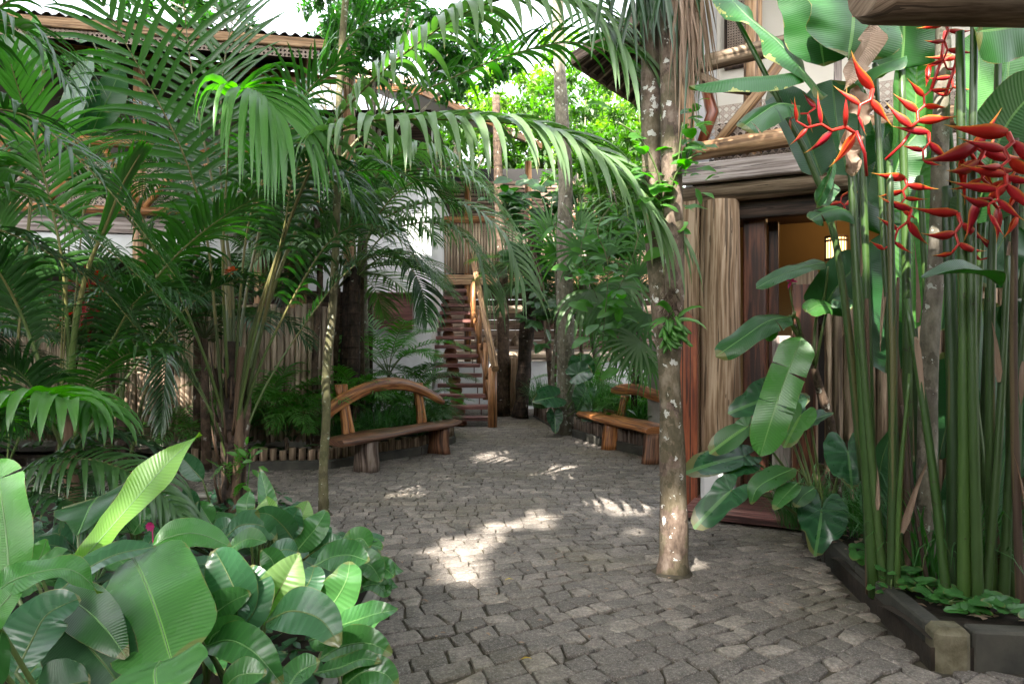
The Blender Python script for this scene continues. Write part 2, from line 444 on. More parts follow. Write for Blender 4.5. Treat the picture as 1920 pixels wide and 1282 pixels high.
M['kerb_dark'] = plain_mat('kerb_dark', (.028,.028,.024), (.075,.07,.055), 4, .85, .6)
M['kerb_pale'] = plain_mat('kerb_pale', (.06,.052,.026), (.17,.15,.10), 14, .9, .9)
M['soil'] = plain_mat('soil', (.018,.013,.009), (.05,.036,.025), 9, .95, 1.0)
M['mortar'] = plain_mat('mortar', (.03,.027,.022), (.12,.10,.065), 6, .95, .8)
M['clay'] = plain_mat('clay', (.24,.10,.055), (.38,.18,.10), 5, .7, .2)
M['roof_sheet'] = plain_mat('roof_sheet', (.40,.39,.38), (.55,.54,.52), 2, .7, .2)
M['roof_tile'] = plain_mat('roof_tile', (.22,.14,.10), (.40,.29,.22), 3, .8, .5)
M['black'] = plain_mat('dark_opening', (.012,.011,.010), (.02,.018,.016), 2, .8, .1)  # near-black colour standing in for the shade inside openings
M['metal'] = plain_mat('dark_metal', (.03,.03,.03), (.05,.05,.05), 2, .4, .1)
M['shade_cloth'] = plain_mat('lamp_paper', (.8,.6,.3), (.85,.65,.35), 2, .8, .1, emis=((1,.62,.25), .55))
M['pink'] = leaf_mat('pink_petal', (.45,.02,.16), (.6,.04,.25), .5, .3, (1,.3,.5))
M['red_leaf'] = leaf_mat('red_leaf', (.16,.015,.02), (.3,.03,.03), .4, .3, (1,.3,.3))
M['orange_bloom'] = leaf_mat('orange_bloom', (.35,.10,.04), (.45,.15,.06), .6, .2, (1,.5,.3))

def stone_mat():
    m, nt, out = newmat('cobble_stone'); N = NT(nt)
    ob = coords(N, 'Object')
    rn = rnd_attr(N)
    big = noise_n(N, ob, .55, 4); mid = noise_n(N, ob, 9, 6, .7); fine = noise_n(N, ob, 110, 3, .7)
    c = ramp(N, rn, [(0, (.115,.096,.080)), (.3, (.17,.145,.122)), (.6, (.205,.174,.148)), (.85, (.26,.22,.185)), (1, (.34,.29,.24))])
    mc = N.n('ShaderNodeMapRange'); N.l(mid, mc.inputs[0]); mc.inputs[1].default_value = .35; mc.inputs[2].default_value = .7
    c = mix(N, math_(N, 'MULTIPLY', mc.outputs[0], .7), c, (.075,.067,.06))
    sp = math_(N, 'MULTIPLY', math_(N, 'GREATER_THAN', fine, .57), .45)
    c = mix(N, sp, c, (.42,.39,.36))
    f2 = noise_n(N, ob, 42, 4, .75)
    fm = N.n('ShaderNodeMapRange'); N.l(f2, fm.inputs[0]); fm.inputs[1].default_value = .38; fm.inputs[2].default_value = .62; fm.inputs[3].default_value = .62; fm.inputs[4].default_value = 1.35
    hsv = N.n('ShaderNodeHueSaturation'); N.l(c, hsv.inputs['Color']); N.l(fm.outputs[0], hsv.inputs['Value']); c = hsv.outputs[0]
    mo = N.n('ShaderNodeMapRange'); N.l(big, mo.inputs[0]); mo.inputs[1].default_value = .5; mo.inputs[2].default_value = .72
    mo2 = math_(N, 'MULTIPLY', mo.outputs[0], math_(N, 'MULTIPLY', noise_n(N, ob, 4, 5, .7), 1.0))
    c = mix(N, mo2, c, (.15,.125,.06))
    p = N.n('ShaderNodeBsdfPrincipled'); N.l(c, p.inputs['Base Color'])
    N.l(math_(N, 'ADD', math_(N, 'MULTIPLY', mid, .35), .42), p.inputs['Roughness']); p.inputs['Specular IOR Level'].default_value = .45
    h = math_(N, 'ADD', mid, math_(N, 'MULTIPLY', fine, .35))
    N.l(bump(N, h, 1.0, .016), p.inputs['Normal']); N.l(p.outputs[0], out.inputs[0]); return m
M['stone'] = stone_mat()

def bract_mat():
    m, nt, out = newmat('heliconia_bract'); N = NT(nt)
    uvn = N.n('ShaderNodeUVMap'); sep = N.n('ShaderNodeSeparateXYZ'); N.l(uvn.outputs[0], sep.inputs[0])
    tip = N.n('ShaderNodeMapRange'); N.l(sep.outputs[1], tip.inputs[0]); tip.inputs[1].default_value = .72; tip.inputs[2].default_value = 1.0
    edge = N.n('ShaderNodeMapRange'); N.l(sep.outputs[0], edge.inputs[0]); edge.inputs[1].default_value = .74; edge.inputs[2].default_value = .98
    red = mix(N, noise_n(N, coords(N, 'Object'), 6, 3), (.46,.012,.012), (.68,.05,.016))
    red = mix(N, math_(N, 'MULTIPLY', rnd_attr(N), .8), red, (.33,.006,.03))
    f = math_(N, 'MULTIPLY', edge.outputs[0], math_(N, 'ADD', math_(N, 'MULTIPLY', sep.outputs[1], .7), .3))
    c = mix(N, f, red, (.75,.34,.03))
    c = mix(N, math_(N, 'MULTIPLY', tip.outputs[0], .85), c, (.55,.42,.08))
    p = N.n('ShaderNodeBsdfPrincipled'); N.l(c, p.inputs['Base Color']); p.inputs['Roughness'].default_value = .35
    t = N.n('ShaderNodeBsdfTranslucent'); N.l(c, t.inputs['Color'])
    mx = N.n('ShaderNodeMixShader'); mx.inputs[0].default_value = .12
    N.l(p.outputs[0], mx.inputs[1]); N.l(t.outputs[0], mx.inputs[2]); N.l(mx.outputs[0], out.inputs[0]); return m
M['bract'] = bract_mat()
# ================================================================== camera, sky, sun
cam_d = bpy.data.cameras.new('camera'); cam = bpy.data.objects.new('camera', cam_d); col.objects.link(cam)
cam.location = (0, 0, EYE); cam.rotation_euler = (math.radians(90), 0, 0)
cam_d.sensor_width = 36; cam_d.lens = 24; cam_d.shift_y = (HOR - 641) / 1920.0
cam_d.clip_end = 500; cam_d.clip_start = .05
sc.camera = cam
SUN = V((-.25, -.60, .76)).normalized()
elev = math.asin(SUN.z); az = math.atan2(SUN.x, SUN.y)
w = bpy.data.worlds.new('World'); sc.world = w; w.use_nodes = True
nt = w.node_tree; nt.nodes.clear()
so = nt.nodes.new('ShaderNodeOutputWorld'); bg = nt.nodes.new('ShaderNodeBackground'); sk = nt.nodes.new('ShaderNodeTexSky')
sk.sky_type = 'NISHITA'; sk.sun_disc = False; sk.sun_elevation = elev; sk.sun_rotation = az; sk.air_density = 1.2; sk.dust_density = 4.5
hs = nt.nodes.new('ShaderNodeHueSaturation'); hs.inputs['Saturation'].default_value = .32
nt.links.new(sk.outputs[0], hs.inputs['Color']); nt.links.new(hs.outputs[0], bg.inputs[0]); nt.links.new(bg.outputs[0], so.inputs[0])
bg.inputs[1].default_value = .15
sun_d = bpy.data.lights.new('sun', 'SUN'); sun_d.energy = 3.0; sun_d.angle = math.radians(.53); sun_d.color = (1, .95, .86)
sun = bpy.data.objects.new('sun', sun_d); col.objects.link(sun)
sun.rotation_euler = SUN.to_track_quat('Z', 'Y').to_euler(); sun.location = SUN * 40
vs = sc.view_settings; vs.view_transform = 'Standard'; vs.look = 'None'; vs.exposure = 3.0; vs.gamma = 1
sc.cycles.max_bounces = 8; sc.cycles.diffuse_bounces = 4; sc.cycles.glossy_bounces = 3; sc.cycles.transmission_bounces = 4
sc.cycles.sample_clamp_indirect = 6; sc.cycles.caustics_reflective = False; sc.cycles.caustics_refractive = False
sc.cycles.use_denoising = True

# ================================================================== ground
g = MB()
nx = 60
g.grid([[V((-150 + 300*i/nx, -150 + 300*j/nx, -.018)) for i in range(nx+1)] for j in range(nx+1)], None)
struct('ground', g, M['mortar'])

BEDS = {
 'RB': [V((2.09,3.41,0)), V((2.23,4.45,0)), V((2.42,5.7,0)), V((2.85,5.95,0)), V((9,3.0,0)), V((9,2.7,0)), V((2.7,3.40,0))],
 'LB': [V((-.70,.9,0)), V((-.74,2.5,0)), V((-.80,4.45,0)), V((-1.35,5.35,0)), V((-2.0,6.35,0)), V((-2.8,6.75,0)), V((-4.2,6.5,0)), V((-9,6.2,0)), V((-9,.9,0))],
 'BL': [V((-9,9.25,0)), V((-6,9.1,0)), V((-3.9,8.85,0)), V((-2.45,9.0,0)), V((-1.40,10.25,0)), V((-1.02,11.4,0)), V((-1.25,13.3,0)), V((-3,15,0)), V((-9,15,0))],
 'BR': [V((2.25,9.3,0)), V((2.1,9.75,0)), V((1.5,11.1,0)), V((1.12,12.3,0)), V((.95,13.2,0)), V((.55,15.9,0)), V((.7,16.9,0)), V((6,16.9,0)), V((6,9.3,0))],
}
def inside(p, poly):
    c = False; n = len(poly); j = n-1
    for i in range(n):
        a, b = poly[i], poly[j]
        if (a.y > p.y) != (b.y > p.y) and p.x < (b.x-a.x)*(p.y-a.y)/(b.y-a.y)+a.x: c = not c
        j = i
    return c
rs = random.Random(11)
st = MB()
SX, SY = .152, .116
def warp(x, y):
    # slow curving of the rows as in the photograph
    a = .10*math.sin(x*.9+.4*y) + .16*math.sin(y*.45+1.0)
    xx = x + .25*math.sin(y*.55) ; yy = y + .22*math.sin(x*.7+.5) + x*.10*math.sin(y*.3+2)
    k_ = lambda t: .55*(1-(3*t*t-2*t**3))
    t_ = max(0, min(1, (y-2.6)/4.6)); yy += (x-.4)*k_(t_)
    K = .55*4.6*(t_ - t_**3 + .5*t_**4 - .5) if y > 2.6 else .55*4.6*(-.5) + .55*(y-2.6)
    xx -= K*1.0
    return V((xx + .04*noise.noise(V((x*1.5, y*1.5, 0))), yy + .05*noise.noise(V((x*1.3, y*1.3, 9))), 0))
jit = {}
rows_n = int(25.5/SY)
for j in range(rows_n):
    y0 = -3.2 + j*SY
    x = -10 + rs.uniform(0, SX)
    while x < 9:
        wd = SX * rs.uniform(.62, 1.35)
        cx = x + wd/2
        c = warp(cx, y0 + SY/2)
        if c.y > 1.3 and (not any(inside(c, b) for b in BEDS.values())) and abs(c.x) < c.y*.82 + 1.0 and not (c.x > 4.5):
            gap = rs.uniform(.002, .0055); z = rs.uniform(-.003, .003); tx = rs.uniform(-.003, .003); ty = rs.uniform(-.004, .004)
            q = []
            for (ax, ay) in ((x+gap, y0+gap), (x+wd-gap, y0+gap), (x+wd-gap, y0+SY-gap), (x+gap, y0+SY-gap)):
                jx = noise.noise(V((ax*9, ay*9, 1)))*.055; jy = noise.noise(V((ax*9, ay*9, 7)))*.05
                p = warp(ax + jx + rs.uniform(-.005, .005), ay + jy + rs.uniform(-.004, .004)); q.append(p)
            r_ = rs.random()
            # outline with mid-edge points
            out_ = []
            for k in range(4):
                a, b = q[k], q[(k+1) % 4]
                out_.append(a + (c-a)*rs.uniform(.02, .10))
                mid_ = a.lerp(b, rs.uniform(.35, .65)); out_.append(mid_ + (c-mid_)*rs.uniform(-.04, .08))
            base = len(st.v); n_ = 8
            for (sh, zz) in ((0, -.05), (.0, -.006), (.03, -.001), (.09, 0)):
                for p in out_:
                    pp = p + (c-p)*sh
                    dz = z + (pp.x-c.x)*tx/.1*.5 + (pp.y-c.y)*ty/.1*.5
                    st.v.append(V((pp.x, pp.y, zz + dz + (rs.uniform(-.0015,.0015) if sh else 0))))
            st.v.append(V((c.x, c.y, z + rs.uniform(-.001, .002))))
            for L in range(3):
                for k in range(8):
                    k2 = (k+1) % 8
                    st.face((base+L*8+k, base+L*8+k2, base+(L+1)*8+k2, base+(L+1)*8+k), None, 0, r_, True)
            for k in range(8): st.face((base+24+k, base+24+(k+1) % 8, base+32), None, 0, r_, True)
        x += wd
struct('cobblestone_path', st, M['stone'])
for (cx_, cy_, r_) in ((1.14,4.84,.145),(-1.79,6.5,.085)):
    m = MB(); m.v.append(V((cx_,cy_,.03)))
    for ring in (.6, .85, 1.0):
        for k in range(20):
            a = k*math.pi/10; q = r_*ring*(1+.22*noise.noise(V((math.cos(a)*2, math.sin(a)*2, cx_)))); m.v.append(V((cx_+q*math.cos(a), cy_+q*math.sin(a), .026 if ring < .7 else (.016 if ring < .9 else .001))))
    for k in range(20):
        k2 = (k+1) % 20; m.face((0, 1+k, 1+k2)); m.face((1+k, 21+k, 21+k2, 1+k2)); m.face((21+k, 41+k, 41+k2, 21+k2))
    struct('tree_soil_ground', m, M['mortar'])

def soil(name, poly, z, top=None):
    m = MB(); c = V((0,0,0))
    for p in poly: c += p
    c /= len(poly)
    xs = [p.x for p in poly]; ys = [p.y for p in poly]; s_ = .12
    ni = int((max(xs)-min(xs))/s_)+1; nj = int((max(ys)-min(ys))/s_)+1; ids = {}
    def vid(i, j):
        if (i, j) not in ids:
            x, y = min(xs)+i*s_, min(ys)+j*s_
            ids[(i, j)] = len(m.v); m.v.append(V((x, y, z + .035*noise.noise(V((x*2, y*2, 3))) + .02*noise.noise(V((x*9, y*9, 3))))))
        return ids[(i, j)]
    for i in range(ni):
        for j in range(nj):
            if inside(V((min(xs)+(i+.5)*s_, min(ys)+(j+.5)*s_, 0)), poly):
                m.face((vid(i,j), vid(i+1,j), vid(i+1,j+1), vid(i,j+1)))
    # skirt outline strip
    n = len(poly)
    for i in range(n):
        a, b = poly[i], poly[(i+1) % n]
        k = len(m.v); m.v += [V((a.x,a.y,-.03)), V((b.x,b.y,-.03)), V((b.x,b.y,z-.04)), V((a.x,a.y,z-.04))]; m.face((k,k+1,k+2,k+3))
    return struct(name, m, M['soil'])
soil('planting_bed_ground', BEDS['RB'], .14); soil('planting_bed_ground', BEDS['LB'], .14)
soil('planting_bed_ground', BEDS['BL'], .20); soil('planting_bed_ground', BEDS['BR'], .20)

def kerb(name, pts, h, th, mat, side=1, label=None):
    m = MB()
    for i in range(len(pts)-1):
        a, b = pts[i], pts[i+1]; n = max(1, int((b-a).length/.5))
        d = (b-a).normalized(); nrm = V((-d.y, d.x, 0))*side
        for k in range(n):
            p, q = a.lerp(b, k/n), a.lerp(b, (k+1)/n)
            hh = h + rs.uniform(-.008, .008)
            e = -.003
            A, B = p + d*(.0 if k == 0 else .002), q - d*.002
            cpt = (A+B)/2 + nrm*(th/2) + V((0,0,hh/2-.03))
            m.box(cpt, (B-A)/2, nrm*(th/2), V((0,0,hh/2+.03)), 0, rs.random(), .012)
    return struct(name, m, mat, label)
kerb('kerb', [V((2.12,3.52,0)), V((2.23,4.45,0)), V((2.42,5.7,0))], .19, .10, M['kerb_dark'], -1)
kerb('kerb', [V((2.30,3.40,0)), V((9,2.70,0))], .19, .11, M['kerb_dark'], 1)
k = MB()
# rough pale corner stone
cc = V((2.20,3.45,.075)); nb = 7
k.box(cc, V((.085,-.008,0)), V((.008,.075,0)), V((0,0,.125)), 0, .5, .03)
o = struct('kerb', k, M['kerb_pale'])
kerb('kerb', [V((-.70,.9,0)), V((-.74,2.5,0)), V((-.80,4.45,0)), V((-1.35,5.35,0)), V((-2.0,6.35,0)), V((-2.8,6.75,0)), V((-4.2,6.5,0)), V((-9,6.2,0))], .17, .07, M['concrete'], 1)
kerb('kerb', [V((-9,9.25,0)), V((-6,9.1,0)), V((-4.4,8.9,0))], .12, .12, M['concrete'], 1)

# log edgings: dark footing with short upright logs on top
def log_edging(name, pts, label, z0=.12, hl=.15, r0=.055, mat=M['slab_wood']):
    t = thing(name, label, 'edging', pts[0])
    m = MB()
    for i in range(len(pts)-1):
        a, b = pts[i], pts[i+1]; m.bar(a + V((0,0,z0/2-.02)), b + V((0,0,z0/2-.02)), .16, z0+.04, m=0, bev=.02, r=rs.random())
    m.build('footing', M['kerb_dark'], t)
    L = MB()
    for i in range(len(pts)-1):
        a, b = pts[i], pts[i+1]; n = int((b-a).length/(r0*2.05))
        for k_ in range(n):
            p = a.lerp(b, (k_+.5)/n); rr = r0*rs.uniform(.82, 1.08); h = hl*rs.uniform(.85, 1.15)
            L.tube([p+V((0,0,z0-.03)), p+V((0,0,z0+h-.01)), p+V((0,0,z0+h))], [rr, rr, rr*.8], 9, 0, rs.random(), bump=.12)
    L.build('log_row', mat, t)
log_edging('log_edging', [V((-4.3,8.85,0)), V((-3.9,8.82,0)), V((-2.45,8.98,0)), V((-1.40,10.2,0)), V((-1.02,11.4,0)), V((-1.22,13.0,0))], 'short upright logs on dark footing edging the bed behind the arched bench')
log_edging('log_edging', [V((2.12,9.72,0)), V((1.50,11.05,0)), V((1.14,12.2,0))], 'short grey logs edging the bed behind the right hand bench', .14, .2, .06, M['bench_grey'])
log_edging('log_edging', [V((.93,12.75,0)), V((.80,14.0,0)), V((.56,15.7,0))], 'weathered log edging along the path beyond the pale trunk', .04, .3, .08, M['bench_grey'])
# ================================================================== right house (with doorway and balcony)
A0 = V((1.69, 6.94, 0)); FU = V((.896, -.444, 0)); FN = V((.444, .896, 0))   # along facade, into the house
def Fp(u, n, z): return A0 + FU*u + FN*n + V((0,0,z))
def fbox(m, u0, u1, n0, n1, z0, z1, mi=0, r=.5, bev=.006):
    m.box(Fp((u0+u1)/2, (n0+n1)/2, (z0+z1)/2), FU*((u1-u0)/2), FN*((n1-n0)/2), V((0,0,(z1-z0)/2)), mi, r, bev)

def cane_panel(m, o, X, Y, w, h, cell=.052):
    """woven lattice, real strips: o corner, X, Y unit vectors"""
    N_ = X.cross(Y).normalized()
    def strip(a, b, wd, lift):
        d = (b-a); t = d.normalized(); s_ = N_.cross(t)*wd/2; k = len(m.v)
        m.v += [a-s_+N_*lift, b-s_+N_*lift, b+s_+N_*lift, a+s_+N_*lift]
        m.face((k,k+1,k+2,k+3), None, 0, rs.random(), False)
        k = len(m.v); m.v += [a-s_+N_*(lift-.002), b-s_+N_*(lift-.002), b+s_+N_*(lift-.002), a+s_+N_*(lift-.002)]
        m.face((k+3,k+2,k+1,k), None, 0, rs.random(), False)
    n = int(w/cell)
    for i in range(n+1):
        for e in (-.10, .10):
            x = (i+e)*cell
            if 0 <= x <= w: strip(o+X*x, o+X*x+Y*h, cell*.13, 0)
    n2 = int(h/cell)
    for i in range(n2+1):
        for e in (-.10, .10):
            y = (i+e)*cell
            if 0 <= y <= h: strip(o+Y*y, o+Y*y+X*w, cell*.13, .003)
    k_ = -n2
    while k_ < n+1:
        for sg in (1, -1):
            x0 = k_*cell + cell/2
            # line (x0 + t, t) or mirrored
            t0 = max(0, -x0); t1 = min(h, w-x0)
            if t1 > t0:
                if sg > 0: strip(o+X*(x0+t0)+Y*t0, o+X*(x0+t1)+Y*t1, cell*.15, .006)
                else: strip(o+X*(w-x0-t0)+Y*t0, o+X*(w-x0-t1)+Y*t1, cell*.15, .009)
        k_ += 1

H = thing('balcony_house', 'wooden house with carved doorway, caned balcony and tall weathered posts on the right', 'house', Fp(.6, 0, 0))
m = MB()
# rear and side walls, upper storey, ceiling slab
fbox(m, .02, .12, .25, 5.5, .0, 6.2, 0, .5, 0)      # side end wall (white), seen between the trunks
m.build('side_wall', M['white_wall'], H)
m = MB()
fbox(m, .122, 6.0, 2.6, 2.7, .0, 3.2)
fbox(m, 5.9, 6.0, .2, 2.59, .0, 3.2)
m.build('inner_wall', M['ochre_wall'], H)
m = MB(); fbox(m, .122, 6, 1.5, 1.6, 3.45, 6.2); m.build('upper_wall', M['cream_wall'], H)
m = MB(); fbox(m, .122, 6, 1.40, 1.496, 3.45, 4.25); m.build('wainscot', M['dark_wood'], H)  # dark board added behind the cane so its holes look shaded
m = MB(); fbox(m, .122, 6.0, .10, 5.4, 3.2, 3.44); m.build('floor_slab', M['dark_wood'], H)
m = MB(); fbox(m, .122, 6.0, .12, 2.59, .0, .12); m.build('hall_floor', M['plum_wood'], H)
# facade beam
m = MB(); fbox(m, -.02, 5.8, -.06, .045, 3.235, 3.43, 0, .7, .012); m.build('fascia_beam', M['grey_board'], H)
m = MB(); m.tube([Fp(.03, .10, 3.14), Fp(2, .10, 3.15), Fp(5.8, .10, 3.14)], [.095,.10,.095], 14, 0, .5, bump=.04); m.build('lintel_log', M['slab_wood'], H)
# dark soffit boards over the door
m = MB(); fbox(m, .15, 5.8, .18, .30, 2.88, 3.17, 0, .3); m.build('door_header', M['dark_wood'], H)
# posts
m = MB(); fbox(m, .0, .20, .03, .22, -.02, 3.22, 0, .75, .02); m.build('post', M['weathered'], H)
m = MB()
m.tube([Fp(.39, .14, z) for z in (-.02, .5, 1, 1.6, 2.2, 2.8, 3.06)], [.20,.196,.2,.193,.198,.19,.19], 16, 0, .8, bump=.07)
m.build('post', M['weathered'], H)
m = MB(); fbox(m, .58, .80, .34, .56, .1, 3.1, 0, .4, .015); fbox(m, .80, .90, .60, .66, .1, 2.9, 0, .3)
m.build('door_frame', M['frame_red'], H)
m = MB(); fbox(m, .60, .66, .62, 1.5, .12, 2.85, 0, .25); m.build('door', M['dark_wood'], H)
# near-black panel painted as the shade in an inner doorway
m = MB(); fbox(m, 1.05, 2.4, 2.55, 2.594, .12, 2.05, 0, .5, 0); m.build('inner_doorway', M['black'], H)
# threshold
m = MB()
for i in range(5):
    fbox(m, .18, 1.35, -.62+i*.145, -.62+i*.145+.138, .03, .10+.002*i, 0, rs.random(), .006)
m.build('threshold_board', M['plum_wood'], H)
# balcony: rail logs, braces, posts, caned panels
m = MB(); m.tube([Fp(.0, .02, 3.56), Fp(1.2, .03, 3.60), Fp(2.6, .02, 3.60), Fp(5, .02, 3.6)], [.088,.095,.09,.085], 12, 0, .6, bump=.06); m.build('lower_rail', M['log'], H)
m = MB(); m.tube([Fp(.10, .10, 4.46), Fp(1.2, .08, 4.52), Fp(2.6, .1, 4.5), Fp(5, .1, 4.5)], [.085,.09,.085,.08], 12, 0, .4, bump=.06); m.build('upper_rail', M['slab_wood'], H)
m = MB(); m.tube([Fp(.06, .10, 3.44), Fp(.06, .11, 4.2), Fp(.07, .10, 5.2), Fp(.07,.1,6.1)], [.085,.08,.08,.075], 12, 0, .7, bump=.05); m.build('balcony_post', M['log'], H)
m = MB(); m.tube([Fp(.62, .75, 3.44), Fp(.63, .75, 4.6), Fp(.64, .75, 6.1)], [.10,.095,.09], 12, 0, .9, bump=.05); m.build('balcony_post', M['log'], H)
m = MB(); m.tube([Fp(2.6, .12, 3.44), Fp(2.6, .12, 6.1)], [.09,.085], 12, 0, .7, bump=.05); m.build('balcony_post', M['log'], H)
m = MB(); m.tube([Fp(.34, .12, 3.62), Fp(.78, .13, 4.12), Fp(1.0, .12, 4.42)], [.05,.055,.05], 10, 0, .6, bump=.05); m.build('brace', M['log'], H)
m = MB(); m.tube([Fp(.14, .14, 4.40), Fp(.40, .15, 4.22), Fp(.75, .16, 4.12)], [.05,.05,.045], 10, 0, .3, bump=.05); m.build('brace', M['slab_wood'], H)
m = MB(); m.tube([Fp(.16, .2, 3.60), Fp(.30, .22, 4.0), Fp(.2, .2, 4.4)], [.05,.06,.05], 10, 0, .2, bump=.1); m.build('brace', M['red_wood'], H)
m = MB(); cane_panel(m, Fp(.26, .26, 3.445), FU, UP, 1.16, .62, .068); m.build('cane_panel', M['cane'], H)
m = MB(); cane_panel(m, Fp(1.50, .26, 3.445), FU, UP, 1.5, .62, .068); m.build('cane_panel', M['cane'], H)
m = MB(); fbox(m, 1.425, 1.495, .24, .29, 3.445, 4.44); m.build('panel_stile', M['grey_board'], H)
# upstairs window frame with cane insert
m = MB(); fbox(m, .22, .62, 1.44, 1.496, 4.9, 6.0, 0, .3); m.build('window_shutter', M['dark_wood'], H)
m = MB(); cane_panel(m, Fp(.26, 1.425, 4.95), FU, UP, .32, 1.0, .03); m.build('shutter_cane', M['cane'], H)
# roof: overhanging flat-pitched hip, boards below, rafters
m = MB()
C0, C1, C2, C3 = V((.96,10.95,6.18)), V((1.90,9.35,6.18)), V((2.6,12.9,6.18)), V((3.6,12.6,6.3))
ce = V((4.2, 9.5, 8.2))
eave = [C1 + (C1-C0).normalized()*1.2*0, C0, V((2.55, 12.95, 6.18))]
e0, e1, e2 = V((4.6, 4.9, 6.18)), C0, V((2.7, 13.3, 6.18))
cor = [V((1.90,9.35,6.18)), C0, e2, V((7.5, 12.0, 6.18)), V((7.0,3.0,6.18)), V((2.9, 7.4, 6.18))]
k0 = len(m.v); top = ce
nC = len(cor)
for i in range(nC):
    a, b = cor[i], cor[(i+1) % nC]
    k = len(m.v); m.v += [a+V((0,0,.13)), b+V((0,0,.13)), top+V((0,0,.13))]; m.face((k,k+1,k+2))
rt = m.build('roof_top', M['roof_sheet'], H)
m = MB()
for i in range(nC):
    a, b = cor[i], cor[(i+1) % nC]
    k = len(m.v); m.v += [a, b, top+V((0,0,-.05))]; m.face((k,k+2,k+1))
m.build('roof_underside', M['dark_wood'], H)
m = MB()
for i in range(nC):
    a, b = cor[i], cor[(i+1) % nC]
    m.bar(a+V((0,0,.03)), b+V((0,0,.03)), .04, .20, bev=.006)
m.build('fascia', M['plank_wall'], rt)
m = MB()
for i in range(9):
    a = cor[1].lerp(cor[2], (i+.5)/9); m.bar(a+V((0,0,-.04)), a.lerp(top, .6)+V((0,0,-.11)), .06, .09, r=rs.random())
for i in range(6):
    a = cor[0].lerp(cor[1], (i+.5)/6); m.bar(a+V((0,0,-.04)), a.lerp(top, .6)+V((0,0,-.11)), .06, .09, r=rs.random())
m.build('rafter_row', M['plank_wall'], H)
# white low wall piece with rounded end by the step
m = MB()
m.box(Fp(.40,-.03,.22), FU*.16, FN*.10, V((0,0,.22)), 0, .5, .05)
m.build('plinth', M['white_wall'], H)

# red half door leaf with rounded top
t = thing('red_gate_leaf', 'polished red wooden door leaf with a rounded top corner standing against the post', 'gate', Fp(.05,-.08,0))
m = MB()
prof = [(0,0),(0,2.02)] + [(.30*(1-math.cos(a))*.98 if False else .26*math.sin(a)+.0, 1.62+.40*math.cos(a)) for a in [i*math.pi/16 for i in range(0,9)]] + [(.26,0)]
prof = [(0,0),(0,2.00),(.04,2.0)] + [(.04+.22*math.sin(a), 1.72+.28*math.cos(a)) for a in [i*math.pi/16 for i in range(1,9)]] + [(.26,0)]
k = len(m.v)
fr = [Fp(-.05+x, -.09, z) for x, z in prof]; bk = [Fp(-.05+x, -.045, z) for x, z in prof]
m.v += fr + bk; n = len(prof)
m.face(tuple(range(k, k+n)), [(p[0], p[1]) for p in prof], 0, .6, False)
m.face(tuple(reversed(range(k+n, k+2*n))), [(p[0], p[1]) for p in reversed(prof)], 0, .6, False)
for i in range(n):
    j = (i+1) % n; m.face((k+j, k+i, k+n+i, k+n+j), [(0,prof[j][1]),(0,prof[i][1]),(.04,prof[i][1]),(.04,prof[j][1])], 0, .5, False)
bd = m.build('board', M['red_wood'], t)
m = MB()
for x in (.035, .115, .19): m.box(Fp(-.05+x, -.093, .90), FU*.004, FN*.004, V((0,0,.86)), 0, .2, 0)
m.build('bead_moulding', M['dark_wood'], bd)

# hanging lamp
lp = P(1568, 466, 8.0)
t = thing('hanging_lamp', 'lit cylindrical slatted lamp hanging in the doorway', 'lamp', lp)
m = MB(); m.tube([lp+V((0,0,-.12)), lp+V((0,0,.12))], .105, 20, 0, .5); m.build('lamp_shade', M['shade_cloth'], t)
m = MB()
for i in range(20):
    a = 2*math.pi*i/20; d = V((math.cos(a), math.sin(a), 0))*.122; m.bar(lp+d+V((0,0,-.13)), lp+d+V((0,0,.13)), .008, .008, V((1,0,0)), bev=0)
for z in (-.13, .085, .13):
    m.tube([lp+V((0,0,z-.012)), lp+V((0,0,z+.012))], .128, 20, 0, .5, caps=False)
m.build('slat_cage', M['dark_wood'], t)
m = MB(); m.tube([lp+V((0,0,.12)), V((lp.x, lp.y, 3.19))], .004, 5); m.build('cord', M['metal'], t)
ld = bpy.data.lights.new('lamp_bulb', 'POINT'); ld.energy = .7; ld.color = (1,.62,.28); ld.shadow_soft_size = .1
lo = bpy.data.objects.new('lamp_bulb', ld); col.objects.link(lo); lo.parent = t; lo.location = (0, -.25, .05)
ld2 = bpy.data.lights.new('lamp_bulb', 'POINT'); ld2.energy = .8; ld2.color = (1,.62,.28); ld2.shadow_soft_size = .1
lo = bpy.data.objects.new('lamp_bulb', ld2); col.objects.link(lo); lo.parent = t; lo.location = (0, .1, .32)

# round newel + slab fence on the right
t = thing('half_log_fence', 'tall fence of weathered half logs right of the doorway behind the heliconias', 'fence', Fp(1.15,-.3,0))
m = MB(); fbox(m, 1.10, 1.31, -.42, -.24, 0, 2.30, 0, .6, .03); m.build('gate_post', M['slab_wood'], t)
m = MB(); fbox(m, 1.11, 1.30, -.45, -.43, .05, 2.15, 0, .5, .006); m.build('post_board', M['frame_red'], t)
m = MB(); fbox(m, .93, 1.09, -.36, -.32, 0, 1.70, 0, .5, .02); m.build('gate_board', M['grey_board'], t)
m = MB(); u = 1.36
while u < 6.6:
    wd = rs.uniform(.065, .09); h = 2.08 + rs.uniform(-.06, .05)
    p = Fp(u+wd/2, -.33 + rs.uniform(-.01,.01), 0)
    m.tube([p, p+V((rs.uniform(-.006,.006),0,h*.5)), p+V((0,0,h-.02)), p+V((0,0,h))], [wd*.55,wd*.53,wd*.5,wd*.36], 9, 0, rs.random(), bump=.1)
    u += wd
m.build('half_log_row', M['slab_wood'], t)
m = MB(); 
for z in (.5, 1.75): m.bar(Fp(1.2,-.25,z), Fp(6.6,-.25,z), .05, .09)
m.build('cross_rail', M['slab_wood'], t)

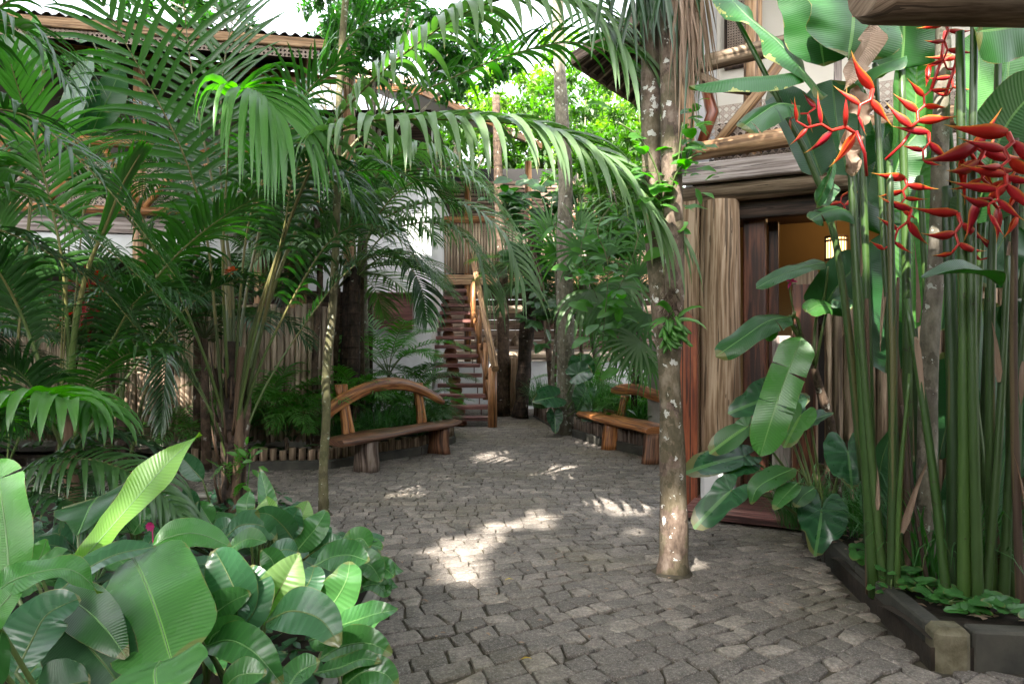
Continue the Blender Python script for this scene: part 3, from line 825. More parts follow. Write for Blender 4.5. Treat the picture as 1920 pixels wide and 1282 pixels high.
# grey board behind right bench
m = MB(); a = P(1207, 650, 9.75); m.box(V((2.17, 10.4, .82)), V((.10,-.02,0)), V((.004,.02,0)), V((0,0,.82)), 0, .5, .01)
o = m.build('screen_board', M['concrete'], None, V((1.97,9.95,0))); tag(o, 'pale grey upright board behind the right bench by the trunk', 'board')

# log beam over the camera, top right
m = MB()
b0, b1 = P(1618, -8, 2.55), P(2300, 5, 3.2)
m.tube([b0, b0.lerp(b1,.03), b0.lerp(b1,.5), b1], [.075,.105,.11,.11], 14, 0, .4, bump=.06)
o = m.build('pergola_log', M['slab_wood'], None, b0); tag(o, 'thick brown log beam crossing the top right corner close overhead', 'beam')
m = MB(); b = P(2300, 5, 3.2); m.tube([V((b.x,b.y,0)), V((b.x,b.y,b.z-.105))], [.09,.08], 12, 0, .4, bump=.06)
o = m.build('pergola_post', M['slab_wood'], None, V((b.x,b.y,0))); tag(o, 'log post holding the pergola beam outside the right edge', 'post')
m = MB(); m.box(V((4.6, -1.0, 3.22)), V((3.2,0,0)), V((0,3.35,0)), V((0,0,.04)), 0, .5, .01)  # unseen roof added behind the log beam to cut sky light
o = m.build('pergola_roof', M['dark_wood'], None, V((4.6,-1,3.2))); tag(o, 'boarded pergola roof over the log beam, outside the view', 'roof')

# unseen house and side wing, added to block low sky light on the court
t = thing('neighbour_house', 'plain two storey house behind the photographer, outside the view', 'house', (-1,-6,0))
m = MB(); m.box(V((-1.5,-6.2,2.3)), V((12,0,0)), V((0,.15,0)), V((0,0,2.3)), 0, .5, 0); m.build('wall', M['dim_wall'], t)
m = MB(); m.bar(V((-13.8,-7,4.8)), V((10.8,-7,4.8)), 3.6, .2); m.build('roof', M['roof_tile'], t)
t = thing('side_wing_house', 'plain house wing closing the left side of the court, outside the view', 'house', (-11,1,0))  # added wing, keeps low sky light off the left side
m = MB(); m.box(V((-11.2,1.2,2.7)), V((.15,0,0)), V((0,7.2,0)), V((0,0,2.7)), 0, .5, 0); m.build('wall', M['dim_wall'], t)
m = MB(); m.bar(V((-12.2,-6,5.6)), V((-12.2,8.6,5.6)), 2.4, .16); m.build('roof', M['roof_tile'], t)

# ================================================================== far left long house with corrugated roof
def corr(m, a, b, rise, back, n, amp=.03, rr=.5):
    """corrugated sheet from eave a-b going back along vector back"""
    rows = []
    L = (b-a).length; k = int(L/.045)
    for (f) in (0, .5, 1):
        rows.append([a.lerp(b, i/k) + back*f + V((0,0, amp*math.sin(i*.045/.16*2*math.pi))) for i in range(k+1)])
    m.grid(rows, None, 0, rr)
LH = thing('veranda_house', 'long two storey house with corrugated roof and caned veranda behind the left palms', 'house', (-6, 11.5, 0))
La, Lb = V((-9.8, 10.0, 0)), V((-4.0, 11.15, 0)); Lu = (Lb-La).normalized(); Ln = V((-Lu.y, Lu.x, 0))
def Lp(u, n, z): return La + Lu*u + Ln*n + V((0,0,z))
def lbox(m, u0, u1, n0, n1, z0, z1, mi=0, r=.5, bev=.006):
    m.box(Lp((u0+u1)/2, (n0+n1)/2, (z0+z1)/2), Lu*((u1-u0)/2), Ln*((n1-n0)/2), V((0,0,(z1-z0)/2)), mi, r, bev)
LL = (Lb-La).length
m = MB(); lbox(m, 0, LL, 1.8, 1.9, 0, 6.9); m.build('upper_wall', M['dim_wall'], LH)
m = MB(); lbox(m, 0, LL, .02, 1.79, 3.42, 3.55); m.build('floor_slab', M['dark_wood'], LH)
m = MB(); lbox(m, 0, LL, -.04, .016, 3.38, 3.62, 0, .7); m.build('floor_fascia', M['grey_board'], LH)
m = MB(); lbox(m, 0, LL, .02, .10, 3.0, 3.37, 0, .7); m.build('pale_band', M['white_wall'], LH)
for uu in (1.2, 4.0, 6.3, LL-.1):
    m = MB(); m.tube([Lp(uu, .0, 0), Lp(uu, .0, 3), Lp(uu, 0, 6.0)], [.11,.10,.09], 12, 0, .8, bump=.05); m.build('veranda_post', M['log'], LH)
m = MB(); m.tube([Lp(0, -.1, 4.75), Lp(LL*.5, -.11, 4.78), Lp(LL, -.1, 4.75)], [.085,.08,.085], 12, 0, .7, bump=.05); m.build('top_rail', M['log_orange'], LH)
m = MB(); m.tube([Lp(0, -.1, 3.72), Lp(LL*.5, -.11, 3.72), Lp(LL, -.1, 3.72)], [.07,.07,.07], 12, 0, .7, bump=.05); m.build('bottom_rail', M['log_orange'], LH)
for i, uu in enumerate((1.3, 2.7, 4.1, 5.5)):
    m = MB(); m.tube([Lp(uu, -.1, 3.78), Lp(uu+.7, -.1, 4.7)], [.05,.05], 10, 0, .7); m.build('brace', M['log_orange'], LH)
    m = MB(); m.tube([Lp(uu+1.35, -.1, 3.78), Lp(uu+.8, -.1, 4.7)], [.05,.05], 10, 0, .7); m.build('brace', M['log_orange'], LH)
m = MB(); cane_panel(m, Lp(.2, -.02, 3.8), Lu, UP, LL-.4, .72, .075); m.build('cane_panel', M['cane'], LH)
m = MB(); lbox(m, 3.2, 4.1, 1.74, 1.796, 3.6, 5.5); m.build('dark_doorway', M['black'], LH)  # flat near-black panel, doorway shade put into its colour
m = MB(); lbox(m, 1.0, 2.2, 1.74, 1.796, 4.4, 5.6); m.build('dark_window', M['black'], LH)  # flat near-black panel, window shade put into its colour
m = MB(); corr(m, Lp(-.3,-1.0,6.30), Lp(LL+1.0,-1.0,6.30), 0, Ln*5+V((0,0,1.6)), 0); rt = m.build('roof_top', M['roof_sheet'], LH)
m = MB(); lbox(m, -.3, LL+1.0, -1.0, -.95, 6.12, 6.26, 0, .8); m.build('fascia', M['log'], rt)
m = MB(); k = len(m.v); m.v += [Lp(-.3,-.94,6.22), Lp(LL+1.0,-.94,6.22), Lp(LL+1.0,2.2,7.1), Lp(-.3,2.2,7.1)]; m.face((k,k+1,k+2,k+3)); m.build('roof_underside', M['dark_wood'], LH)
m = MB(); cane_panel(m, Lp(-.2,-.93,5.98), Lu, V((0,0,1)), LL+1.1, .14, .06); m.build('eave_lattice', M['cane'], rt)

# bamboo fence on concrete base (left)
t = thing('bamboo_fence', 'pale bamboo pole fence on a low concrete wall behind the left palms', 'fence', (-4.5, 9.6, 0))
f0, f1 = V((-8.6, 9.75, 0)), V((-2.5, 9.55, 0))
m = MB(); m.bar(f0+V((0,0,.14)), f1+V((0,0,.14)), .16, .34, bev=.015); m.build('base_wall', M['concrete'], t)
m = MB(); L = (f1-f0).length; x = 0; d = (f1-f0).normalized()
while x < L:
    rr = rs.uniform(.036, .05); p = f0 + d*(x+rr) + V((0, -.05, .28)); h = rs.uniform(1.85, 1.93)
    m.tube([p, p+V((rs.uniform(-.01,.01),0,h*.33)), p+V((rs.uniform(-.01,.01),0,h*.66)), p+V((0,0,h))], [rr,rr*.97,rr*1.0,rr*.93], 9, 0, rs.random(), bump=.05); x += rr*2.02
m.build('pole_row', M['bamboo'], t)
m = MB()
for z in (.6, 1.9): m.bar(f0+V((0,.03,z)), f1+V((0,.03,z)), .05, .08)
m.build('cross_rail', M['log'], t)
m = MB(); m.box(V((-5.8, 11.2, 1.3)), V((3.2,1.5,0)), V((-.02,.04,0)), V((0,0,1.3)), 0, .5, 0)  # dark panel standing in for the shade of the ground floor void
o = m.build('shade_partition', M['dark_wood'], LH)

# ================================================================== centre white house
CH = thing('white_house', 'white plastered house with tiled eaves left of the staircase', 'house', (-3.5, 14.5, 0))
m = MB()
cx1 = P(806, 640, 14.6).x
m.box(V(((cx1-6.6)/2, 15.0, 3.3)), V(((cx1+6.6)/2, .0, 0)), V((0,.1,0)), V((0,0,3.3)), 0, .5, 0)
m.box(V((cx1-.1, 17.1, 3.3)), V((.1,0,0)), V((0,1.99,0)), V((0,0,3.3)), 0, .5, 0)
m.build('wall', M['white_wall'], CH)
m = MB(); m.box(V(((cx1-6.6)/2, 14.87, 6.0)), V(((cx1+6.6)/2, .0, 0)), V((0,.025,0)), V((0,0,.75)), 0, .5, 0); m.box(V((cx1+.026, 17.1, 6.0)), V((.02,0,0)), V((0,1.95,0)), V((0,0,.7)), 0, .5, 0); m.build('upper_boarding', M['dark_wood'], CH)  # dark band painted in for the shade under the eaves
# brown wooden box / hatch on the wall
hb = P(738, 585, 14.75)
m = MB(); m.box(hb, V((.42,0,0)), V((0,.12,0)), V((0,0,.37)), 0, .5, .01); hatch = m.build('hatch', M['plum_wood'], CH)
m = MB(); m.box(hb+V((0,-.02,.39)), V((.52,0,0)), V((0,.16,0)), V((0,0,.02)), 0, .5, .005); m.build('lid', M['plum_wood'], hatch)
# roof with tiles (eave line dropping to the right)
r0, r1, r2 = P(560, 66, 12.6), P(790, 128, 13.6), P(1012, 192, 17.5)
zt = 6.75
r0 = V((r0.x, r0.y, zt)); r1 = V((P(790,0,13.6).x, 13.6, zt)); r2 = V((P(1015,0,17.8).x, 17.8, zt+.15))
def tiled(m, a, b, back, n_=5):
    L = (b-a).length; k = int(L/.055)
    rows = []
    for j in range(n_*2+1):
        f = j/(n_*2); step = .035 if j % 2 else 0
        rows.append([a.lerp(b, i/k) + back*f + V((0,0,.05*abs(math.sin(i*.055/.22*math.pi)) + step)) for i in range(k+1)])
    m.grid(rows, None, 0, .5, True)
m = MB(); tiled(m, r0+V((-4,-1.1,0)), r1, V((-.6,3.4,1.5))); tiled(m, r1, r2, V((-3.2,1.2,1.4)), 4); rt = m.build('roof', M['roof_tile'], CH)
m = MB(); m.bar(r0+V((-4,-1.1,-.07)), r1+V((0,0,-.07)), .05, .14); m.bar(r1+V((0,0,-.07)), r2+V((0,0,-.07)), .05, .14); m.build('fascia', M['log_orange'], rt)
m = MB(); k = len(m.v); m.v += [r0+V((-4,-1.05,-.1)), r1+V((0,.05,-.1)), r1+V((-.6,3.4,1.2)), r0+V((-4.6,2.3,1.2))]; m.face((k,k+1,k+2,k+3))
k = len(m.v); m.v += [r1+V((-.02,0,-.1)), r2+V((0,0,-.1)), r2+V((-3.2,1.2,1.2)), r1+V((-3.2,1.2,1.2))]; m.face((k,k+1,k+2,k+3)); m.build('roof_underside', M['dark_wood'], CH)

# ================================================================== rear gallery house (behind the stairs)
RH = thing('gallery_house', 'rear house with bamboo balustrade gallery above an open ground floor with log rails', 'house', (1.0, 18.5, 0))
x0, x1, yb = -2.4, 4.6, 17.6
def rbox(m, xa, xb, ya, yb_, za, zb, r=.5, bev=.006): m.box(V(((xa+xb)/2, (ya+yb_)/2, (za+zb)/2)), V(((xb-xa)/2,0,0)), V((0,(yb_-ya)/2,0)), V((0,0,(zb-za)/2)), 0, r, bev)
m = MB(); rbox(m, x0, x1, yb, yb+.15, 0, 1.22, .5, 0); m.build('low_wall', M['white_wall'], RH)
m = MB(); m.tube([V((x0, yb-.04, 1.36)), V((1, yb-.05, 1.38)), V((x1, yb-.04, 1.36))], [.10,.105,.10], 12, 0, .8, bump=.03); m.build('log_rail', M['bamboo'], RH)
m = MB(); m.tube([V((x0, yb-.04, 2.55)), V((1, yb-.05, 2.56)), V((x1, yb-.04, 2.55))], [.10,.105,.10], 12, 0, .8, bump=.03); m.build('log_rail', M['bamboo'], RH)
m = MB()
for i in range(11): rbox(m, x0-1, x1+2, yb+2.6, yb+2.66, .3*i, .3*i+.288, rs.random())
m.build('plank_wall', M['plank_wall'], RH)
m = MB(); rbox(m, x0, x1, yb+.16, yb+3.2, 3.25, 3.42); m.build('floor_slab', M['dark_wood'], RH)
m = MB(); rbox(m, x0, x1, yb-.02, yb+.155, 3.2, 3.46, .9); m.build('floor_beam', M['log'], RH)
m = MB(); rbox(m, .35, 1.25, yb+.0, yb+.14, 2.98, 3.19, .9); m.build('hung_board', M['plum_wood'], RH)
m = MB()
x = x0
while x < x1:
    rr = rs.uniform(.03,.042); m.tube([V((x+rr, yb+.05, 3.5)), V((x+rr, yb+.05, 4.78))], rr, 7, 0, rs.random()); x += rr*2.25
m.build('bamboo_balustrade', M['bamboo'], RH)
m = MB(); m.tube([V((x0, yb+.0, 4.87)), V((1, yb+.0, 4.89)), V((x1, yb+.0, 4.87))], [.09,.095,.09], 12, 0, .8, bump=.04); m.build('gallery_rail', M['log_orange'], RH)
for xx in (-1.15, .42, 2.6):
    m = MB(); m.tube([V((xx, yb+.12, 1.2)), V((xx, yb+.12, 6.4))], .09, 12, 0, .6, bump=.05); m.build('gallery_post', M['log_orange'], RH)
m = MB()
for i in range(16): rbox(m, x0, x1, yb+1.5, yb+1.53, 4.5+.11*i, 4.5+.11*i+.075, rs.random(), 0)
m.build('louvre_screen', M['plank_wall'], RH)
m = MB(); rbox(m, x0, x1, yb+1.6, yb+1.66, 3.4, 6.6); m.build('gallery_back_wall', M['black'], RH)  # near-black back, gallery shade put into its colour
# hanging round basket/tray and gourds in the open ground floor
t = thing('round_tray', 'dark round tray hanging in the shade behind the rear log rail', 'tray', P(1010, 590, 18.6))
m = MB(); c = P(1012, 592, 18.6)
m.tube([c+V((0,-.03,0)), c+V((0,.03,0))], .42, 24, 0, .3); m.build('disc', M['dark_wood'], t)
m = MB(); m.tube([c+V((.42*math.cos(a), 0, .42*math.sin(a))) for a in [i*math.pi/12 for i in range(25)]], .035, 6, 0, .3, caps=False); m.build('rim', M['plum_wood'], t)
for i, px in enumerate((932, 966)):
    c = P(px, 640 if i == 0 else 638, 18.2)
    lab = ['left of the two gourd lamps hanging behind the rear log rail', 'right of the two gourd lamps hanging behind the rear log rail'][i]
    t = thing('gourd_pendant', lab, 'pendant', c, 'gourd pendants in the rear house')
    m = MB(); m.tube([c+V((0,0,z)) for z in (-.16,-.14,-.02,.10,.18)], [.04,.13,.12,.05,.02], 12, 0, .5); m.build('gourd', M['slab_wood'], t)
    m = MB(); m.tube([c+V((0,0,.18)), V((c.x,c.y,3.24))], .008, 5); m.build('cord', M['bamboo'], t)

# low gate panel of upright boards, beside the stair foot
t = thing('board_gate', 'short grey gate of upright boards right of the stair foot', 'gate', G(950, 775))
a = V((P(925,0,15.6).x, 16.4, 0)); a = V((-.45,16.6,0)); b = V((.22, 15.5, 0)); d = (b-a).normalized()
m = MB(); L = (b-a).length; n = 11
for i in range(n):
    p = a + d*(L*(i+.5)/n); h = 1.42 + rs.uniform(-.03,.03) - .01*i
    m.tube([p+V((0,0,.12)), p+V((0,0,h*.5)), p+V((0,0,h))], [L/n*.56]*3, 8, 0, rs.random(), bump=.12)
m.build('board_row', M['weathered'], t)
m = MB(); m.bar(a+V((0,0,.10)), b+V((0,0,.10)), .12, .2, bev=.01); m.build('sill_beam', M['slab_wood'], t)
m = MB(); m.bar(b+d*.05, b+d*.05+V((0,0,1.36)), .09, .09, V((1,0,0))); m.build('post', M['slab_wood'], t)

# ================================================================== staircase
S0 = V((-1.36, 13.5, 0)); NS = 15; RISE = .205; RUN = .28
SR = V((-.05, .27, RISE))   # step vector
t = thing('open_staircase', 'open wooden staircase with plum coloured treads and a round log handrail', 'staircase', (-.9, 14, 0))
wR = .98
def stp(i): return V((-1.42 - .052*i, 13.75 + .27*i, RISE*(i+.8)))
m = None
for i in range(NS):
    p = stp(i); m = MB(); m.box(p+V((wR/2,0,0)), V((wR/2,0,0)), V((0,.15,0)), V((0,0,.042)), 0, rs.random(), .008); m.build('tread', M['plum_wood'], t)
# terracotta bellied supports one under each tread
for i in range(NS-1):
    p = stp(i)+V((.36,.20,0)); z0 = p.z-.17; m = MB()
    m.tube([V((p.x,p.y,z0+dz)) for dz in (-.03,0,.05,.10,.142)], [.09,.13,.145,.13,.08], 16, 0, rs.random()); m.build('clay_support', M['clay'], t)
m = MB(); p0 = stp(0)+V((.40,.25,-.25)); p1 = stp(NS-1)+V((.40,.25,-.25)); m.bar(V((p0.x,p0.y,.0)), p1, .12, .22); m.build('central_stringer', M['plum_wood'], t)
for i in range(1, NS-1):
    p = stp(i)+V((wR-.14,.05,-.028)); m = MB(); m.bar(p, p+V((0,0,-RISE+.06)), .022, .022, V((1,0,0)), bev=0); m.build('spindle', M['plum_wood'], t)
nb = V((-.39, 13.62, 0))
m = MB(); m.tube([nb, nb+V((0,0,.6)), nb+V((0,0,1.18))], [.095,.09,.088], 14, 0, .7, bump=.04); m.build('newel_post', M['log_orange'], t)
slope = stp(10)-stp(0)
h0 = nb + V((.06,-.12,1.16)); h1 = h0 + slope*1.22 + V((-.02,0,.2))
m = MB(); m.tube([h0, h0.lerp(h1,.5), h1], [.075,.07,.068], 14, 0, .9, bump=.04); m.build('handrail', M['log'], t)
q0 = nb + V((-.02,.05,.25)); 
for f in (.22, .52, .82):
    b_ = nb + slope*f*1.2 + V((-.02,0,-.05)); m = MB(); m.tube([b_, b_+V((0,0,1.2))], [.065,.06], 12, 0, .6, bump=.04); m.build('rail_post', M['log_orange'], t)
m = MB(); m.tube([nb+V((-.02,.1,.42)), nb+slope*1.1+V((-.02,0,.42))], [.05,.05], 10, 0, .6); m.build('middle_rail', M['log_orange'], t)
for f in (.05, .33, .63):
    a = nb+slope*f+V((0,0,1.1)); b = nb+slope*(f+.26)+V((-.01,0,.1)); m = MB(); m.tube([a, b+V((0,0,.2))], [.035,.035], 8, 0, .6); m.build('brace', M['log'], t)
m = MB(); pt = stp(NS-1); m.box(pt+V((.5,.65,0)), V((.85,0,0)), V((0,.5,0)), V((0,0,.05)), 0, .4, .01); m.build('landing', M['plum_wood'], t)

# ================================================================== benches
def outline_slab(m, top, bot, th, mi=0, r=.5, nrm=None):
    """slab from two matched 3D polylines (top/bottom edge) and a thickness vector; rounded edges"""
    n = len(top); rows = []; uvr = []
    cs = [(0,.0),(.12,.5),(.88,.5),(1,0),(.88,-.5),(.12,-.5)]
    Lc = 0
    for i in range(n):
        if i: Lc += (top[i]-top[i-1]).length
        row = []; uv = []
        tv = th[i] if isinstance(th, list) else th
        for (f, s_) in cs:
            row.append(bot[i].lerp(top[i], f) + tv*s_*1.0)
        wv = (top[i]-bot[i]).length
        for f, s_ in cs + [cs[0]]: uv.append((f*wv + s_*.15, Lc))
        rows.append(row); uvr.append(uv)
    base = len(m.v)
    m.grid(rows, uvr, mi, r, True, closed=True)
    m.face(tuple(range(base+5, base-1, -1)), [(.1*j, 0) for j in range(6)], mi, r, False)
    e = base + (n-1)*6; m.face(tuple(range(e, e+6)), [(.1*j, 0) for j in range(6)], mi, r, False)

def split_post(m, base, topz, d, tv, w0, w1, lean=V((0,0,0)), r=.5):
    """upright rough post with a crack: two staves side by side; d along bench"""
    for sg, ww in ((-1, .52), (1, .42)):
        top, bot = [], []
        for i in range(7):
            f = i/6; c = base.lerp(base+lean+V((0,0,topz)), f); wv = w0+(w1-w0)*f
            wob = .012*math.sin(f*6+sg)
            a = c + d*(sg*wv*.02 + wob + (0 if sg > 0 else -wv*ww)); b = c + d*(sg*wv*.02 + wob + (wv*ww if sg > 0 else 0))
            top.append(b); bot.append(a)
        outline_slab(m, top, bot, tv, 0, r + sg*.15)

# left bench
A = V((-2.15, 8.28, 0)); B = V((-.87, 10.70, 0)); d = (B-A).normalized(); nb_ = V((-d.y, d.x, 0))  # nb_ points to the back (left)
LBn = thing('arched_bench', 'rustic bench with a bowed orange back rail beside the slim leaning trunk', 'bench', (A+B)/2)
Lg = (B-A).length
def bp(s_, n, z): return A + d*s_ + nb_*n + V((0,0,z))
m = MB(); top, bot = [], []
for i in range(25):
    f = i/24; s_ = f*Lg; wv = .20 + .03*math.sin(f*9) - .10*max(0, (f-.85)/.15)**1.5 + (-.05 if f < .04 else 0)
    cn = .02*math.sin(f*5)
    top.append(bp(s_, cn+wv, .445+.012*math.sin(f*7))); bot.append(bp(s_, cn-wv+.02*math.sin(f*14), .43))
outline_slab(m, top, bot, [V((0,0,.085-.045*max(0,(i/24-.7)/.3))) for i in range(25)], 0, .5); m.build('seat', M['bench_dark'], LBn)
for s_, w0, w1, mat in ((.50, .17, .15, 'bench_grey'), (2.16, .20, .17, 'bench_dark')):
    m = MB(); top, bot = [], []
    for i in range(6):
        f = i/5; wv = w0*(1-f)+w1*f + .01*math.sin(f*6+s_); z = .405*f
        top.append(bp(s_+.09, 0, z)+d*0+nb_*wv*1.0); bot.append(bp(s_+.09, 0, z)-nb_*wv)
    outline_slab(m, top, bot, d*(.20 if mat == 'bench_grey' else .14), 0, .5); m.build('leg', M[mat], LBn)
for s_, tz, ln in ((.46, .72, -.06), (2.06, .66, 0)):
    m = MB(); split_post(m, bp(s_, .17, .40), tz, d, nb_*.07, .19, .17, d*ln + nb_*.08); m.build('back_post', M['bench'], LBn)
m = MB(); top, bot = [], []
for i in range(33):
    f = i/32; s_ = .02 + f*2.55
    q = (f-.47)/.53
    zc = 1.09 - .36*abs(q)**1.9 ; wv = .075 + .015*math.sin(f*4)
    if f < .3: wv += .02*(.3-f)/.3
    tg = V((0,0,1)); dz = -.36*1.9*abs(q)**.9*(1 if q > 0 else -1)/.53/2.7
    nn = (UP - d*dz).normalized()
    c = bp(s_, .14 + .03*(zc-.7), zc)
    e = .0
    if f > .95: wv *= 1-(f-.95)/.05*.45
    top.append(c+nn*wv); bot.append(c-nn*wv)
outline_slab(m, top, bot, nb_*.065, 0, .6); m.build('back_rail', M['bench'], LBn)

# right bench
A = V((1.30, 11.8, 0)); B = V((2.02, 9.35, 0)); d = (B-A).normalized(); nb_ = V((-d.y, d.x, 0))
RBn = thing('slab_bench', 'rustic slab bench with short back rail half hidden by the double trunk', 'bench', (A+B)/2)
Lg = (B-A).length
m = MB(); top, bot = [], []
for i in range(25):
    f = i/24; s_ = f*Lg; wv = .24 + .03*math.sin(f*9+1) + .02*math.sin(f*21)
    top.append(bp(s_, wv-.02, .47)); bot.append(bp(s_, -wv+.05*math.sin(f*7+2), .445))
outline_slab(m, top, bot, V((0,0,.09)), 0, .7); m.build('seat', M['bench'], RBn)
m = MB(); m.bar(bp(.05,.17,.53), bp(.75,.19,.53), .06, .05, bev=.01); m.build('arm_strip', M['bench'], RBn)
for s_ in (1.15, 2.5):
    m = MB(); top, bot = [], []
    for i in range(6):
        f = i/5; wv = .23*(1-f)+.18*f; z = .41*f
        top.append(bp(s_+.06*(1-f), -.02, z)+nb_*wv); bot.append(bp(s_-.0*(1-f), -.02, z)-nb_*wv)
    outline_slab(m, top, bot, d*.13, 0, .4); m.build('leg', M['bench'] if s_ < 2 else M['bench_dark'], RBn)
for s_ in (.95, 2.35):
    m = MB(); split_post(m, bp(s_, .17, .46), .36, d, nb_*.07, .17, .19, nb_*.08 + d*.04); m.build('back_post', M['bench'], RBn)
m = MB(); top, bot = [], []
for i in range(25):
    f = i/24; s_ = .52 + f*1.95; q = abs(f-.5)*2
    zc = .92 - .05*q + .02*math.sin(f*5); wv = .10*(1-q**6*.55)
    c = bp(s_, .24, zc); top.append(c+UP*wv); bot.append(c-UP*wv*(.8))
outline_slab(m, top, bot, nb_*.07, 0, .6); m.build('back_rail', M['bench'], RBn)
# ================================================================== foliage generators
rf = random.Random(5)
GRAV = V((0, 0, -1))

def leaflet(m, p, d, nrm, L, W, droop, mi, r, seg=5, rg=rf, fold=.35, twist=0.0, prof=.75):
    """one narrow leaflet as a folded ribbon, bending under its weight"""
    base = len(m.v); q = p.copy(); step = L/seg; dd = d.copy(); nn = nrm.copy()
    for i in range(seg+1):
        f = i/seg
        wv = W * (min(1, (f+.06)/.22)**.6) * max(0.0, 1 - f**1.9)**(prof+.15) * .5
        ac = dd.cross(nn)
        if ac.length < 1e-5: ac = dd.cross(V((0, 1, .1)))
        ac.normalize(); nn = ac.cross(dd).normalized()
        up = nn * (fold * wv)
        if i < seg:
            m.v += [q - ac*wv + up, q, q + ac*wv + up]
        else: m.v += [q]
        q = q + dd*step
        dd = (dd + GRAV * (droop * step * (0.4 + 1.8*f)) / max(L, .01)).normalized()
        if twist: nn = (nn + ac*twist).normalized()
    for i in range(seg-1):
        a = base + i*3; b = a + 3; u0, u1 = i/seg, (i+1)/seg
        m.face((a, a+1, b+1, b), ((0,u0),(.5,u0),(.5,u1),(0,u1)), mi, r)
        m.face((a+1, a+2, b+2, b+1), ((.5,u0),(1,u0),(1,u1),(.5,u1)), mi, r)
    a = base + (seg-1)*3; e = base + seg*3; u0 = (seg-1)/seg
    m.face((a, a+1, e), ((0,u0),(.5,u0),(.5,1)), mi, r); m.face((a+1, a+2, e), ((.5,u0),(1,u0),(.5,1)), mi, r)

def frond(m, pts, L=.6, W=.035, n=46, t0=.35, up=UP, droop=1.2, ang=(70, 25), lift=.25, rr=.014, seg=5, rg=rf, jit=.12, sides=(1, 1), endL=.35, startL=.55, mi=0, ms=1, drop=0.0, fold=.35, bare_r=None):
    """pinnate palm frond along the control points; mi leaflet material, ms rachis material"""
    path, TL = smooth_path(pts, 30)
    rad = [max(.0015, rr*(1-.88*i/29)) for i in range(30)]
    m.tube(path, rad, 6, ms, rg.random(), caps=False)
    rnd0 = rg.random()*.5
    for k in range(n):
        f = k/(n-1); t = t0 + (1-t0)*f**.96
        x = t*29; i = min(28, int(x)); p = path[i].lerp(path[i+1], x-i)
        T = (path[i+1]-path[i]).normalized()
        u_ = (up - T*up.dot(T))
        if u_.length < .15: u_ = V((0, -1, .3)) - T*V((0,-1,.3)).dot(T)
        u_.normalize(); S = T.cross(u_).normalized()
        if f < .3: ll = startL + (1-startL)*(f/.3)
        elif f < .65: ll = 1
        else: ll = 1 - (1-endL)*((f-.65)/.35)**1.3
        a = math.radians(ang[0] + (ang[1]-ang[0])*f**1.5)
        for si, sg in enumerate((-1, 1)):
            if not sides[si] or rg.random() < drop: continue
            a2 = a*(1+rg.uniform(-jit, jit))
            d = T*math.cos(a2) + S*(sg*math.sin(a2)) + u_*(lift*(1+rg.uniform(-.4, .4)))
            d.normalize()
            leaflet(m, p, d, u_, L*ll*(1+rg.uniform(-.1, .1)), W*(.6+.4*ll)*(1+rg.uniform(-.15,.15)), droop*(1+rg.uniform(-.35, .35)), mi, min(1, rnd0+rg.random()*.5), seg, rg, fold, rg.uniform(-.03,.03))

def blade(m, pts, W, nrm, mi=0, prof='banana', fold=.22, wave=.02, tears=0, rows=22, cols=4, r=None, rg=rf, ms=None, curl=0.0, rib=.0035, vr=1.0):
    """broad leaf blade along midrib pts. W full width in metres, nrm rough facing direction"""
    path, TL = smooth_path(pts, rows+1); r = rg.random() if r is None else r
    if callable(prof): pf = prof
    else:
        pf = {'banana': lambda t: (min(1, t/.10)**.55) * (1 - max(0, (t-.72)/.28)**2.4)**.6 if t < .999 else .04,
              'lance': lambda t: math.sin(math.pi*min(.995, max(.008, t))**.85)**.8,
              'oval': lambda t: math.sin(math.pi*min(.99, max(.012, t**.9)))**.62,
              'heart': lambda t: (1-(1-min(t/.32,1))**2)**.5*(1-max(0,(t-.32)/.68)**1.5)**.9 if t < .998 else .02}[prof]
    ph = rg.uniform(0, 9); fr = rg.uniform(5, 9)
    prev = None
    T0 = None
    tearset = {-1: set(), 1: set()}
    for _ in range(tears): tearset[rg.choice((-1, 1))].add(rg.randrange(3, rows-2))
    if ms is not None: m.tube(path, [rib*(1-.75*i/rows) for i in range(rows+1)], 6, ms, r, caps=False)
    ctr = []
    nn = nrm.normalized()
    for i in range(rows+1):
        T = (path[min(i+1, rows)] - path[max(i-1, 0)]).normalized()
        nn = (nn - T*nn.dot(T)); nn.normalize(); ac = T.cross(nn).normalized(); ctr.append((path[i], T, nn.copy(), ac))
    for sg in (-1, 1):
        rowids = []; off = 0.0
        for i in range(rows+1):
            t = i/rows; hw = W*.5*pf(t); p, T, n_, ac = ctr[i]
            def mk(shift):
                ids = []
                for j in range(cols+1):
                    f = j/cols; x = hw*f
                    z = fold*x + wave*W*2*f*f*math.sin(ph + t*fr*1.7 + sg*1.3) + .35*wave*W*f*math.sin(ph*2 + t*fr*4.3) - curl*hw*f*f
                    q = p + ac*(sg*x*(1 - .15*abs(curl))) + n_*z + T*(shift*f) + GRAV*(abs(shift)*f*.8)
                    ids.append(len(m.v)); m.v.append(q)
                return ids
            if i in tearset[sg]:
                a = mk(-rg.uniform(.004, .018)); rowids.append((a, None)); b = mk(rg.uniform(.004, .018)); rowids[-1] = (a, b)
            else:
                a = mk(0); rowids.append((a, a))
        for i in range(rows):
            a = rowids[i][1]; b = rowids[i+1][0]; v0, v1 = i/rows*vr, (i+1)/rows*vr
            for j in range(cols):
                u0, u1 = .5+sg*.5*j/cols, .5+sg*.5*(j+1)/cols
                if sg > 0: m.face((a[j], a[j+1], b[j+1], b[j]), ((u0,v0),(u1,v0),(u1,v1),(u0,v1)), mi, r)
                else: m.face((a[j+1], a[j], b[j], b[j+1]), ((u1,v0),(u0,v0),(u0,v1),(u1,v1)), mi, r)

